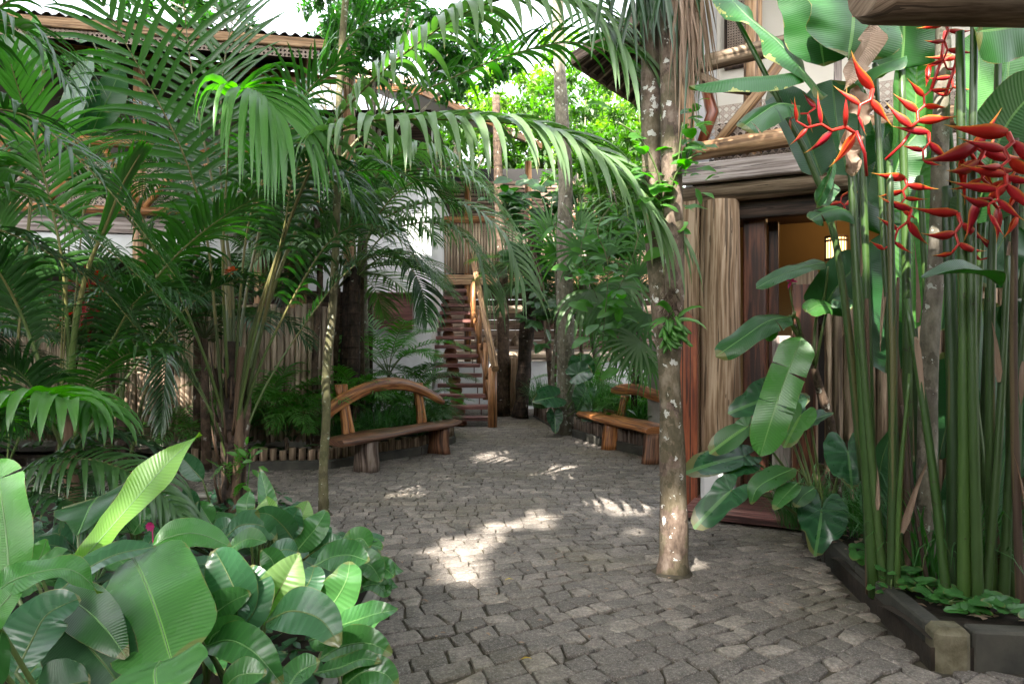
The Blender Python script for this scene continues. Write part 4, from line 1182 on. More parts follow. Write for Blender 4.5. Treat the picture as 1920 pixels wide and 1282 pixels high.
def fan_leaf(m, c, tipdir, nrm, Rr, n=14, spread=210, W=.04, droop=1.2, mi=0, rg=rf, seg=5):
    t = tipdir.normalized(); nn = (nrm - t*nrm.dot(t)).normalized(); s_ = t.cross(nn)
    r0 = rg.random()*.5
    for k in range(n):
        a = math.radians(-spread/2 + spread*(k+.5)/n + rg.uniform(-3, 3))
        d = (t*math.cos(a) + s_*math.sin(a) + nn*.12).normalized()
        leaflet(m, c, d, nn, Rr*(1-.18*abs(a)/2)*rg.uniform(.92, 1.06), W, droop*rg.uniform(.7, 1.3), mi, r0+rg.random()*.4, seg, rg, .45)

def heart_leaf(m, base, tip, W, nrm, mi=0, rg=rf, drp=.1, r=None):
    """elephant ear: petiole joins at base notch; lobes go behind the joint"""
    ax = tip - base; L = ax.length; t = ax.normalized(); nn = (nrm - t*nrm.dot(t)).normalized(); ac = t.cross(nn)
    r = rg.random() if r is None else r
    NR, NA = 7, 40; base_i = len(m.v); ph = rg.uniform(0, 6)
    m.v.append(base.copy())
    def rad(a):  # a angle from tip direction
        x = abs(a)/math.pi
        v = L*(1 - .62*math.sin(min(1, x/.62)*math.pi/2)**.9) if x < .5 else L*.42
        tipk = L*math.exp(-(a/.42)**2)*.34
        body = W*.5*(1.0 + .12*math.cos(a*2))*(1.05 if x < .7 else 1.0)
        notch = 1 - .86*math.exp(-((math.pi-abs(a))/.20)**2)
        return max(L*.66*math.exp(-(a/.9)**2) + tipk, body*min(1, .72+.5*math.sin(abs(a)))) * notch
    for i in range(1, NR+1):
        f = i/NR
        for k in range(NA):
            a = -math.pi + 2*math.pi*k/NA
            rr = rad(a)*f
            x = math.sin(a)*rr; y = math.cos(a)*rr
            z = .14*abs(x) - drp*(y*y)/L*1.2*(1 if y > 0 else .4) + .018*f*f*math.sin(a*9+ph)*W + .01*W*math.sin(a*26)*f
            m.v.append(base + ac*x + t*y + nn*z - UP*0)
    def uvf(k, f):
        a = -math.pi + 2*math.pi*k/NA
        return (.5 + .5*f*math.sin(a), .5 + .5*f*math.cos(a))
    for k in range(NA):
        k2 = (k+1) % NA
        if k == NA-1 : 
            pass
        m.face((base_i, base_i+1+k, base_i+1+k2), (uvf(k,0), uvf(k,1/NR), uvf(k+1,1/NR)), mi, r)
        for i in range(1, NR):
            a = base_i+1+(i-1)*NA; b = a+NA
            m.face((a+k, b+k, b+k2, a+k2), (uvf(k,i/NR), uvf(k,(i+1)/NR), uvf(k+1,(i+1)/NR), uvf(k+1,i/NR)), mi, r)

def small_leaf(m, p, d, nrm, L, W, mi=0, r=0.5):
    """6-vert folded pointed leaf"""
    ac = d.cross(nrm)
    if ac.length < 1e-4: ac = V((1,0,0))
    ac.normalize(); nn = ac.cross(d).normalized()
    k = len(m.v); q = d*L
    m.v += [p, p+q*.35-ac*W*.5+nn*W*.12, p+q*.38, p+q*.35+ac*W*.5+nn*W*.12, p+q*.72-ac*W*.34+nn*W*.02-UP*L*.05, p+q*.72-UP*L*.07, p+q*.72+ac*W*.34+nn*W*.02-UP*L*.05, p+q-UP*L*.16]
    m.face((k,k+2,k+1), ((.5,0),(.5,.35),(0,.35)), mi, r); m.face((k,k+3,k+2), ((.5,0),(1,.35),(.5,.35)), mi, r)
    m.face((k+1,k+2,k+5,k+4), ((0,.35),(.5,.35),(.5,.72),(0,.72)), mi, r); m.face((k+2,k+3,k+6,k+5), ((.5,.35),(1,.35),(1,.72),(.5,.72)), mi, r)
    m.face((k+4,k+5,k+7), ((0,.72),(.5,.72),(.5,1)), mi, r); m.face((k+5,k+6,k+7), ((.5,.72),(1,.72),(.5,1)), mi, r)

def rvec(rg): 
    while 1:
        v = V((rg.uniform(-1,1), rg.uniform(-1,1), rg.uniform(-1,1)))
        if .05 < v.length < 1: return v.normalized()

def grass_clump(m, c, n, L, W, spread, rg=rf, mi=0, droop=2.2, lean=.5, seg=5):
    for i in range(n):
        a = rg.uniform(0, 2*math.pi); rr = spread*math.sqrt(rg.random())
        p = c + V((math.cos(a)*rr, math.sin(a)*rr, 0)); a2 = a + rg.uniform(-.8, .8); tl = rg.uniform(.1, lean)
        d = V((math.cos(a2)*tl, math.sin(a2)*tl, 1)).normalized()
        leaflet(m, p, d, V((math.cos(a2),math.sin(a2),.2)), L*rg.uniform(.6, 1.15), W, droop*rg.uniform(.6,1.4), mi, rg.random(), seg, rg, .3)

def auto_frond_pts(c, az_, L, el, drop, n=5, bend=0.0):
    d = V((math.cos(az_), math.sin(az_), 0)); s_ = V((-d.y, d.x, 0)); pts = []; e = el; p = c.copy(); st_ = L/(n-1)
    for i in range(n):
        pts.append(p.copy()); p = p + d*math.cos(e)*st_ + UP*math.sin(e)*st_ + s_*bend*st_*i/n; e -= drop/(n-1)
    return pts

PM = lambda a, b='petiole': [M[a], M['midrib' if a in ('banana','banana_bright','banana_lime','calathea','ear','banana_edge') and b == 'petiole' else b]]
# ================================================================== trees with lichen trunks
def trunk_thing(name, label, cat, paths, mat='bark_lichen', n=14, bump_=.12, part='trunk'):
    t = thing(name, label, cat, paths[0][0][0])
    for pts, rad in paths:
        path, _ = smooth_path(pts, 26)
        rr = [rad[0] + (rad[1]-rad[0])*i/25 for i in range(26)]
        if len(rad) == 3: rr = [rad[2]*(1-min(1,i/7)) + (rad[0] + (rad[1]-rad[0])*i/25)*min(1,i/7) for i in range(26)]
        rr[0] *= 1.28; rr[1] *= 1.1
        m = MB(); m.tube(path, rr, n, 0, .5, bump=bump_); m.build(part, M[mat], t)
    return t
# double trunk (foreground right of path)
base = V((1.14, 4.84, -.03))
DT = trunk_thing('double_trunk_tree', 'lichen spotted tree forking into two upright stems before the red gate leaf', 'tree', [
    ([base, P(1263,960,4.84), P(1260,820,4.84), P(1254,700,4.84), P(1250,640,4.85), P(1249,600,4.85)], (.104,.070)),
    ([P(1258,860,4.86), P(1251,720,4.86), P(1240,600,4.88), P(1232,480,4.90), P(1222,330,4.9), P(1220,150,4.9), P(1222,-60,4.9), P(1226,-400,4.9)], (.080,.056,.03)),
    ([P(1262,860,4.83), P(1260,720,4.83), P(1265,600,4.80), P(1264,450,4.78), P(1258,300,4.78), P(1256,150,4.78), P(1250,-60,4.8), P(1240,-400,4.8)], (.075,.062,.03)),
])
# crown high above frame, plus hanging leaves
m = MB(); rg = random.Random(3)
for i in range(26):
    a = rg.uniform(0, 6.28); c = P(1240,-380,4.85)
    frond(m, auto_frond_pts(c, a, rg.uniform(1.4,2.0), rg.uniform(.3,1.2), rg.uniform(1.4,2.2)), .45, .035, 22, .25, seg=3, rg=rg)
m.build('crown', PM('palm_dark'), DT)

trunk_thing('pale_trunk_palm', 'straight pale grey trunk rising between the path and the right hand bench', 'tree', [
    ([V((.98, 12.6, -.02)), P(1061,780,12.55), P(1060,600,12.4), P(1058,450,12.4), P(1060,330,12.4), P(1050,150,12.5), P(1045,-40,12.6)], (.17,.10))], 'bark_pale', part='trunk')
DTT = trunk_thing('slim_leaning_tree', 'slender leaning young tree with spotted olive bark beside the arched bench', 'tree', [
    ([V((-1.79,6.5,-.02)), P(606,880,6.5), P(612,780,6.5), P(611,700,6.5), P(622,600,6.5), P(630,440,6.5), P(634,250,6.5), P(640,100,6.5), P(655,-80,6.5)], (.045,.030))], 'bark_slim', 12, .06)
trunk_thing('spotted_trunk_tree', 'pale lichen blotched trunk standing among the heliconia stems', 'tree', [
    ([V((2.62,4.35,.1)), P(1738,900,4.3), P(1742,650,4.3), P(1757,480,4.3), P(1762,300,4.3), P(1768,100,4.3), P(1772,-100,4.3)], (.062,.042))], 'bark_pale', 12, .08)
trunk_thing('rear_gallery_tree', 'plain grey trunk growing in front of the rear gallery just right of the stairs', 'tree', [
    ([V((-.2,15.9,0)), P(944,650,15.8), P(942,520,15.8), P(935,350,15.8), P(930,180,15.8)], (.15,.09))], 'bark_brown', 12, .06)
trunk_thing('fibrous_dark_palm', 'dark shaggy slanting palm trunk right of the board gate', 'tree', [
    ([P(976,770,15.2)+V((0,0,-.15)), P(985,660,15.2), P(992,570,15.2), P(1000,480,15.2), P(1010,400,15.2)], (.15,.17))], 'bark_dark', 12, .3)
trunk_thing('thin_back_tree', 'thin brown stem leaning left behind the lily turf', 'tree', [
    ([P(1040,790,13.6), P(1028,650,13.6), P(1020,560,13.6), P(1000,470,13.6), P(985,400,13.6)], (.07,.05))], 'bark_brown', 10, .1)
trunk_thing('bare_climber_stem', 'thin bare grey stem beside the pale trunk', 'tree', [
    ([P(1040,800,12.7), P(1036,700,12.7), P(1045,600,12.7), P(1043,520,12.7), P(1030,430,12.7)], (.035,.022))], 'bark_pale', 8, .1)
trunk_thing('shaded_brown_trunk', 'thick dark brown trunk in the shade behind the arched bench', 'tree', [
    ([P(660,880,9.9), P(655,740,9.9), P(658,640,9.9), P(660,520,9.9)], (.16,.12))], 'bark_dark', 12, .2)
trunk_thing('slim_fence_stem', 'slim pale stem between the fan palms behind the arched bench', 'tree', [
    ([P(598,870,9.4), P(590,700,9.4), P(600,520,9.4), P(592,380,9.4)], (.05,.04))], 'bark_brown', 8, .1)
for i, (px, lab) in enumerate(((566, 'round honey coloured post left of the white house wall'), (655, 'honey coloured post at the corner of the white house'))):
    m = MB(); b_ = P(px, 700, 12.2); b_.z = 0
    m.tube([b_, b_+V((0,0,3)), b_+V((0,0,6.9))], [.12,.11,.11], 12, 0, .8, bump=.05)
    o = m.build('timber_post', M['log'], None, b_); tag(o, lab, 'post', 'timber posts of the white house')

# ================================================================== hero palm A (centre left)
RC = {'pts': None}
def build_palm(name, label, stems, fronds, mat='palm', pet='petiole', loc=None):
    t = thing(name, label, 'palm', loc)
    for pts, r0, r1, smat in stems:
        path, _ = smooth_path(pts, 22); m = MB()
        m.tube(path, [(r0+(r1-r0)*i/21)*(1+.10*math.sin(i*2.1)) for i in range(22)], 10, 0, rf.random(), bump=.25)
        m.build('trunk', M[smat], t)
    for fd in fronds:
        pts, kw = fd; mm = kw.pop('mat', mat); pp = kw.pop('pet', pet)
        m = MB(); frond(m, PP(*pts), **kw); m.build('frond', PM(mm, pp), t)
    return t
base = V((-2.5, 6.1, .1))
PA = build_palm('clumping_palm', 'big clumping palm with dark fibrous base and long olive stalks left of the slim trunk', [
    ([V((-2.52,6.08,.05)), P(440,900,6.08), P(438,800,6.08), P(434,700,6.08), P(437,640,6.08)], .10, .055, 'bark_dark'),
    ([V((-2.60,6.16,.05)), P(426,880,6.16), P(415,760,6.16), P(405,690,6.16)], .055, .035, 'bark_brown'),
    ([V((-2.43,6.12,.05)), P(452,880,6.12), P(462,760,6.12), P(470,690,6.12)], .055, .033, 'bark_brown'),
    ([V((-2.47,6.02,.05)), P(447,850,6.02), P(448,740,6.02), P(452,650,6.02)], .045, .03, 'stalk_brown'),
], [
  ([(420,800,6.1),(404,600,6.0),(385,430,5.9),(340,280,5.7),(240,90,5.3),(150,-60,5.0)], dict(L=.66, W=.052, n=24, drop=.06, t0=.44, droop=.8, lift=.2, rr=.018, seg=5, mat='palm', pet='petiole_dark', up=V((.5,-1,.35)))),
  ([(432,800,6.1),(430,560,6.1),(405,380,6.05),(370,200,6),(350,60,5.9),(332,-120,5.6)], dict(L=.80, W=.056, n=24, drop=.05, t0=.44, droop=.5, lift=.1, rr=.021, seg=5, mat='palm', pet='petiole_dark', up=V((.2,-1,.2)))),
  ([(437,780,6.1),(436,560,6.15),(418,380,6.2),(412,250,6.2),(425,90,6.2),(470,-80,6.1)], dict(L=.78, W=.055, n=24, drop=.05, t0=.45, droop=.5, lift=.1, rr=.02, seg=5, mat='palm', pet='petiole_dark', up=V((-.3,-1,.2)))),
  ([(430,760,6.1),(418,520,5.8),(425,330,5.6),(436,200,5.4),(452,166,5.25),(490,176,5.1),(525,215,5.0)], dict(L=1.0, W=.06, n=20, t0=.78, droop=3.2, lift=.05, rr=.017, seg=8, mat='palm_bright', pet='petiole', up=V((0,-.5,1)), startL=.9, endL=.7, ang=(45,15))),
  ([(448,780,6.0),(468,640,5.9),(520,480,5.7),(560,370,5.5),(605,275,5.3),(665,232,5.15),(760,224,5.05),(880,226,4.98),(985,236,4.92),(1080,268,4.85),(1155,322,4.8),(1208,384,4.75)], dict(L=.86, W=.084, n=46, t0=.47, droop=2.1, lift=.20, rr=.020, seg=8, mat='palm_grey', pet='petiole_dark', up=V((0,-.35,1)), startL=.65, endL=.95, ang=(72,22), jit=.16)),
  ([(455,790,6.1),(490,620,6.0),(540,420,5.9),(600,270,5.75),(690,160,5.6),(800,70,5.4),(900,12,5.2),(1000,-8,5.05),(1085,12,4.95),(1140,60,4.85)], dict(L=.84, W=.084, n=42, t0=.48, droop=2.0, lift=.15, rr=.02, seg=8, mat='palm_grey', pet='petiole_dark', up=V((0,-.4,1)), startL=.6, endL=.95, ang=(72,22), jit=.16)),
  ([(450,770,6.1),(505,560,6.3),(560,420,6.45),(620,340,6.6),(700,318,6.7),(780,335,6.8),(850,385,6.9)], dict(L=.62, W=.042, n=36, t0=.42, droop=1.6, lift=.2, rr=.017, seg=6, mat='palm_dark')),
  ([(450,760,6.2),(520,520,6.5),(600,350,6.8),(720,215,7.1),(850,145,7.3),(960,102,7.4),(1060,80,7.4),(1140,95,7.3),(1200,150,7.2)], dict(L=.78, W=.075, n=36, t0=.48, droop=1.2, lift=.2, rr=.02, seg=6, mat='palm', startL=.6, endL=.8, ang=(65,22))),
  ([(420,780,6.1),(380,660,5.9),(320,520,5.7),(230,400,5.5),(110,320,5.2),(-10,310,5.0)], dict(L=.7, W=.042, n=35, t0=.42, droop=1.4, rr=.017, mat='palm', pet='petiole')),
  ([(422,840,6.1),(390,760,6.0),(330,640,5.9),(260,560,5.8),(170,500,5.6),(60,490,5.4)], dict(L=.6, W=.038, n=33, t0=.42, droop=1.4, rr=.014, mat='palm_dark', pet='petiole')),
  ([(448,800,6.1),(490,680,6.0),(560,540,5.9),(620,450,5.85),(680,420,5.8),(740,440,5.75),(790,500,5.7)], dict(L=.55, W=.038, n=33, t0=.42, droop=1.6, rr=.016, mat='palm_dark', pet='petiole')),
  ([(455,820,6.1),(500,720,6.2),(570,610,6.3),(640,520,6.4),(700,480,6.5),(770,490,6.6)], dict(L=.5, W=.034, n=32, t0=.45, droop=1.5, rr=.013, mat='palm_dark', pet='petiole')),
  ([(440,770,6.2),(460,560,6.4),(500,380,6.6),(540,250,6.8),(600,130,7.0),(690,40,7.1),(780,0,7.1)], dict(L=.75, W=.045, n=35, t0=.42, droop=1.2, rr=.018, mat='palm', pet='petiole_dark')),
  ([(430,770,6.2),(425,560,6.5),(400,380,6.8),(330,250,7.0),(250,190,7.1),(150,190,7.1)], dict(L=.7, W=.045, n=32, t0=.42, droop=1.3, rr=.018, mat='palm_dark', pet='petiole_dark')),
  ([(445,790,6.0),(480,620,5.8),(530,440,5.6),(550,330,5.5),(590,300,5.4),(640,330,5.3),(680,400,5.2)], dict(L=.5, W=.04, n=36, t0=.5, droop=1.8, rr=.015, mat='palm_dark', pet='petiole')),
  ([(425,860,6.1),(400,780,6.0),(350,700,5.9),(300,650,5.8),(240,640,5.7)], dict(L=.45, W=.032, n=30, t0=.5, droop=1.3, rr=.012, mat='palm_dark', pet='petiole')),
  ([(440,760,6.1),(450,560,5.9),(470,400,5.8),(520,280,5.7),(570,180,5.6),(640,110,5.5)], dict(L=.6, W=.04, n=34, t0=.5, droop=1.5, rr=.016, mat='palm', pet='petiole_dark')),
], loc=base)
m = MB()
c = P(434, 512, 6.0)
for i in range(26):
    d = rvec(rf); small_leaf(m, c + d*.02, d, V((0,0,1)), .06, .05, 0, rf.random())
m.build('dry_sheath', M['orange_bloom'], PA)
m = MB()
for i in range(34):  # dry sheath splinters on the clump base
    a = rf.uniform(0, 6.28); p = V((-2.52+.09*math.cos(a), 6.08+.09*math.sin(a), rf.uniform(.2, 1.3)))
    m.tube([p, p+V((.05*math.cos(a), .05*math.sin(a), rf.uniform(.1,.25))), p+V((.07*math.cos(a), .07*math.sin(a), rf.uniform(.25,.4)))], [.012,.009,.002], 5, 0, rf.random())
m.build('sheath_fibres', M['stalk_brown'], PA)

# small fern and seedling on the clump base
t = thing('base_fern', 'small bright fern growing on the dark base of the clumping palm', 'fern', P(430,895,5.95))
for (a, b, c) in (((432,905,5.97),(415,880,5.9),(388,862,5.85)), ((438,935,5.95),(450,912,5.9),(462,905,5.85)), ((432,900,5.97),(425,870,5.9),(398,895,5.8)), ((440,890,5.95),(462,870,5.9),(480,850,5.9)), ((445,900,5.95),(470,845,5.9),(500,842,5.85)), ((440,880,5.95),(450,850,5.9),(440,835,5.85))):
    m = MB(); frond(m, PP(a, b, c), .06, .022, 12, .15, droop=.8, rr=.004, seg=3, ang=(60,40)); m.build('frond', PM('vine'), t)

# ================================================================== left palms B
build_palm('thick_stalk_palm', 'palm with thick pale green stalks at the far left before the bamboo fence', [
    ([V((-3.3,5.2,.1)), P(134,900,5.15), P(132,800,5.1), P(132,720,5.0)], .06, .04, 'stalk_brown')], [
  ([(134,800,5.1),(136,660,4.9),(160,520,4.8),(200,420,4.7),(228,350,4.6),(262,290,4.5)], dict(L=.34, W=.05, n=16, t0=.66, droop=.3, lift=.05, rr=.030, mat='palm_bright', seg=5, ang=(13,8))),
  ([(120,810,5.1),(88,720,5.0),(45,600,4.9),(-10,500,4.7),(-90,430,4.5)], dict(L=.6, W=.04, n=34, t0=.4, droop=1.4, rr=.022, mat='palm_dark')),
  ([(140,810,5.1),(180,700,5.1),(240,590,5.1),(320,490,5.1),(400,420,5.0),(480,370,4.9)], dict(L=.6, W=.04, n=30, t0=.5, droop=1.3, rr=.018, mat='palm')),
  ([(140,840,5.1),(200,760,5.2),(290,640,5.3),(370,560,5.4),(450,520,5.4)], dict(L=.5, W=.034, n=34, t0=.5, droop=1.4, rr=.015, mat='palm_dark')),
  ([(130,800,5.1),(128,660,5.1),(118,500,5.0),(90,360,4.9),(50,220,4.7),(20,120,4.5)], dict(L=.62, W=.042, n=32, t0=.45, droop=1.0, rr=.018, mat='palm_bright')),
  ([(125,820,5.1),(80,700,5.2),(30,560,5.3),(0,420,5.3),(-10,300,5.2)], dict(L=.6, W=.04, n=36, t0=.4, droop=1.2, rr=.016, mat='palm')),
  ([(120,850,5.1),(90,780,4.9),(40,700,4.7),(-30,660,4.5)], dict(L=.5, W=.034, n=30, t0=.35, droop=1.4, rr=.014, mat='palm_dark')),
  ([(138,830,5.1),(160,740,5.0),(210,640,4.9),(250,570,4.8),(300,540,4.7),(350,560,4.6)], dict(L=.45, W=.032, n=34, t0=.45, droop=1.6, rr=.013, mat='palm_dark')),
  ([(138,830,5.0),(150,760,4.7),(190,700,4.5),(250,660,4.3),(320,660,4.2)], dict(L=.42, W=.03, n=30, t0=.4, droop=1.5, rr=.012, mat='palm')),
], loc=V((-3.3,5.2,.1)))
build_palm('overhanging_left_palm', 'palm whose long fronds sweep in from the left edge at mid height', [
    ([V((-3.6,3.9,.1)), V((-3.58,3.9,.8)), V((-3.55,3.9,1.5))], .07, .05, 'stalk_brown')], [
  ([(-300,640,3.8),(-200,380,3.7),(-90,230,3.6),(30,210,3.6),(140,290,3.6),(240,400,3.7),(330,520,3.8)], dict(L=.42, W=.036, n=36, t0=.35, droop=1.8, rr=.013, mat='palm_dark', seg=6)),
  ([(-260,600,4.0),(-120,380,4.0),(0,350,4.0),(120,410,4.1),(240,500,4.2),(340,600,4.3)], dict(L=.46, W=.034, n=35, t0=.3, droop=1.7, rr=.012, mat='palm', seg=6)),
  ([(-260,640,3.9),(-150,480,3.9),(-20,430,3.9),(100,480,4.0),(190,540,4.1),(260,620,4.2)], dict(L=.4, W=.032, n=32, t0=.3, droop=1.7, rr=.012, mat='palm_dark', seg=6)),
  ([(-280,560,3.8),(-240,250,3.8),(-150,80,3.8),(-40,30,3.8),(60,70,3.8),(120,150,3.8)], dict(L=.55, W=.046, n=32, t0=.4, droop=1.9, rr=.013, mat='palm', seg=6)),
  ([(-260,540,4.1),(-160,200,4.2),(-60,60,4.3),(60,-20,4.4),(180,-40,4.5)], dict(L=.6, W=.044, n=32, t0=.35, droop=1.3, rr=.014, mat='palm', seg=6)),
], loc=V((-3.6,3.9,.1)))
build_palm('low_left_palm', 'low palm in the lower left corner with drooping glossy leaflets', [
    ([V((-3.25,4.1,.1)), V((-3.22,4.1,.45)), V((-3.2,4.1,.7))], .05, .035, 'stalk_brown')], [
  ([(-60,960,4.0),(20,900,3.9),(90,868,3.85),(150,860,3.8),(210,872,3.8),(280,905,3.75),(340,965,3.7)], dict(L=.36, W=.036, n=36, t0=.2, droop=2.6, rr=.009, mat='palm', seg=7, up=V((0,-.3,1)), endL=.55)),
  ([(-20,990,4.1),(20,860,4.1),(60,780,4.1),(100,745,4.1),(150,748,4.0),(195,775,3.9)], dict(L=.40, W=.06, n=18, t0=.45, droop=2.5, rr=.011, mat='palm_bright', seg=7, endL=.8)),
  ([(-40,1000,4.0),(-20,860,3.9),(0,790,3.8),(40,750,3.7),(90,740,3.6),(130,750,3.5)], dict(L=.42, W=.075, n=11, t0=.55, droop=2.8, rr=.010, mat='palm_bright', seg=7, endL=.9, fold=.5)),
  ([(-40,980,4.0),(-60,880,3.9),(-50,800,3.8),(-10,770,3.7),(40,800,3.6)], dict(L=.35, W=.03, n=30, t0=.3, droop=2, rr=.009, mat='palm_dark')),
  ([(0,980,4.2),(60,900,4.3),(130,840,4.4),(210,820,4.5),(290,840,4.6)], dict(L=.38, W=.03, n=34, t0=.3, droop=1.8, rr=.009, mat='palm_dark')),
  ([(0,1000,4.2),(60,930,4.2),(120,890,4.2),(200,900,4.2),(260,940,4.2)], dict(L=.32, W=.03, n=30, t0=.3, droop=1.8, rr=.009, mat='palm')),
  ([(-30,1000,3.9),(30,940,3.8),(90,925,3.7),(150,950,3.6),(190,1000,3.5)], dict(L=.30, W=.03, n=28, t0=.3, droop=2, rr=.008, mat='palm_dark')),
], loc=V((-3.25,4.1,.1)))

# black stemmed palm by the fence
build_palm('black_stem_palm', 'small palm with a charred black stem before the sunlit part of the bamboo fence', [
    ([V((-4.55,8.0,.1)), P(232,850,8.0), P(228,800,8.0), P(226,770,8.0)], .075, .05, 'bark_dark'),
    ([V((-4.40,8.0,.1)), P(246,840,8.0), P(242,775,8.0)], .03, .02, 'bark_dark')], [
  ([(228,790,8.0),(235,700,7.9),(262,600,7.8),(300,500,7.7),(360,430,7.5)], dict(L=.6, W=.036, n=36, t0=.4, droop=1.4, rr=.018)),
  ([(240,880,8.0),(262,770,7.9),(300,660,7.8),(345,600,7.7),(400,580,7.6)], dict(L=.5, W=.032, n=34, t0=.5, droop=1.5, rr=.022, pet='petiole_dark')),
  ([(235,880,8.0),(270,780,7.6),(300,690,7.3),(310,640,7.0),(312,650,6.7),(308,720,6.5),(302,800,6.4)], dict(L=.40, W=.03, n=36, t0=.55, droop=1.2, rr=.016, mat='palm_dark', up=V((0,-1,.3)), ang=(45,18))),
  ([(225,790,8.0),(200,700,8.0),(150,620,8.0),(90,560,8.0)], dict(L=.55, W=.034, n=36, t0=.35, droop=1.4, rr=.015, mat='palm_dark')),
  ([(228,780,8.0),(225,660,8.1),(210,560,8.2),(170,450,8.3)], dict(L=.55, W=.034, n=36, t0=.35, droop=1.2, rr=.015)),
], loc=V((-4.5,8.0,.1)))

# background palms filling the left, auto generated but individual
def auto_palm(name, label, c, h, nf, L, rg, mat='palm_dark', lL=.5, W=.036, seg=4, n=34, el=(.5,1.3), drop=(1.3,2.1), stem=.05, smat='bark_brown', t0=.28, bias=None):
    t = thing(name, label, 'palm', c)
    top = c + V((rg.uniform(-.1,.1), rg.uniform(-.1,.1), h))
    if h > .05:
        m = MB(); m.tube([c, c.lerp(top,.5)+V((rg.uniform(-.04,.04),0,0)), top], [stem*1.2, stem, stem*.8], 9, 0, rg.random(), bump=.2); m.build('trunk', M[smat], t)
    for i in range(nf):
        a = 2*math.pi*(i+rg.uniform(-.3,.3))/nf
        if bias is not None: a = bias[0] + (a-math.pi)*bias[1]
        m = MB(); frond(m, auto_frond_pts(top, a, L*rg.uniform(.8,1.15), rg.uniform(*el), rg.uniform(*drop), 6, rg.uniform(-.3,.3)), lL, W, n, t0, droop=rg.uniform(1.2,2.2), rr=.012, seg=seg, rg=rg); m.build('frond', PM(mat, 'petiole_dark'), t)
    return t
rg = random.Random(21)
specs = [
 ('feather_palm','tall dark feather palm standing before the caned veranda at far left', V((-6.9,8.0,.1)), 1.7, 12, 2.0, 'palm_dark', .55),
 ('feather_palm','feather palm with glossy fronds under the veranda rail left of the clumping palm', V((-4.9,8.3,.1)), 1.6, 11, 1.9, 'palm', .5),
 ('feather_palm','feather palm in deep shade between the bamboo fence and the clumping palm', V((-3.75,8.4,.1)), 1.6, 12, 1.8, 'palm_dark', .5),
 ('feather_palm','arching palm whose pale fronds brush the white house above the arched bench', V((-2.55,9.9,.15)), 2.3, 13, 2.0, 'palm_grey', .55),
 ('feather_palm','bushy palm in front of the honey posts left of the white wall', V((-3.4,10.2,.2)), 2.6, 13, 2.0, 'palm', .55),
 ('feather_palm','tall feather palm covering the white wall above the dark shaded trunk', V((-2.35,10.7,.2)), 3.3, 13, 1.9, 'palm', .6),
 ('feather_palm','tall feather palm in front of the left roof fascia', V((-4.1,8.9,.1)), 3.3, 12, 1.9, 'palm', .55),
 ('feather_palm','leafy palm at the left edge in front of the dark doorway', V((-6.0,6.9,.1)), 1.2, 11, 1.8, 'palm_dark', .5),
]
for nm, lab, c, h, nf, L, mt, lL in specs: auto_palm(nm, lab, c, h, nf, L, rg, mt, lL)

# light drooping palm over the stair top (palm D)
build_palm('drooping_grey_palm', 'palm with pale grey green fronds hanging over the top of the staircase', [
    ([V((-2.35,9.6,.15)), P(662,700,9.6), P(664,560,9.6), P(668,500,9.6)], .10, .07, 'bark_dark')], [
  ([(668,520,9.6),(700,430,9.5),(760,390,9.3),(830,380,9.1),(900,400,8.9),(950,450,8.8),(978,520,8.7)], dict(L=.85, W=.048, n=40, t0=.22, droop=2.8, rr=.018, mat='palm_grey', seg=7, up=V((0,-.2,1)), endL=.8)),
  ([(668,520,9.6),(710,450,9.4),(770,420,9.2),(840,425,9.0),(890,470,8.9),(915,540,8.8)], dict(L=.8, W=.046, n=35, t0=.25, droop=2.8, rr=.016, mat='palm_grey', seg=7, endL=.8)),
  ([(668,520,9.6),(690,400,9.8),(730,340,10),(800,310,10.2),(880,330,10.3),(940,390,10.3)], dict(L=.75, W=.044, n=35, t0=.25, droop=2.2, rr=.016, mat='palm', seg=6)),
  ([(668,520,9.6),(680,400,9.4),(720,310,9.2),(780,280,9.0),(850,300,8.8),(900,350,8.6)], dict(L=.85, W=.07, n=34, t0=.25, droop=2.4, rr=.016, mat='palm_grey', seg=6)),
  ([(668,520,9.6),(660,380,9.4),(640,290,9.3),(600,240,9.2),(540,240,9.1)], dict(L=.8, W=.06, n=32, t0=.25, droop=2.0, rr=.016, mat='palm', seg=6)),
  ([(668,520,9.6),(640,440,9.5),(580,410,9.4),(520,430,9.3),(470,490,9.2)], dict(L=.7, W=.042, n=32, t0=.2, droop=2, rr=.015, mat='palm_grey', seg=6)),
  ([(668,520,9.6),(660,420,9.4),(620,360,9.2),(560,350,9.0),(500,380,8.8)], dict(L=.6, W=.04, n=32, t0=.2, droop=2, rr=.015, mat='palm', seg=6)),
  ([(668,520,9.6),(720,480,9.4),(760,490,9.2),(790,540,9.0),(800,600,8.9)], dict(L=.6, W=.04, n=36, t0=.2, droop=1.6, rr=.013, mat='palm_dark', seg=6)),
  ([(668,520,9.6),(630,490,9.4),(580,500,9.2),(540,560,9.0)], dict(L=.6, W=.04, n=36, t0=.2, droop=1.8, rr=.013, mat='palm_dark', seg=6)),
  ([(668,520,9.6),(700,420,9.0),(760,350,8.6),(840,330,8.3),(900,350,8.1),(960,420,8.0)], dict(L=.6, W=.042, n=35, t0=.25, droop=2.2, rr=.014, mat='palm_grey', seg=6)),
], loc=V((-2.35,9.6,.15)))

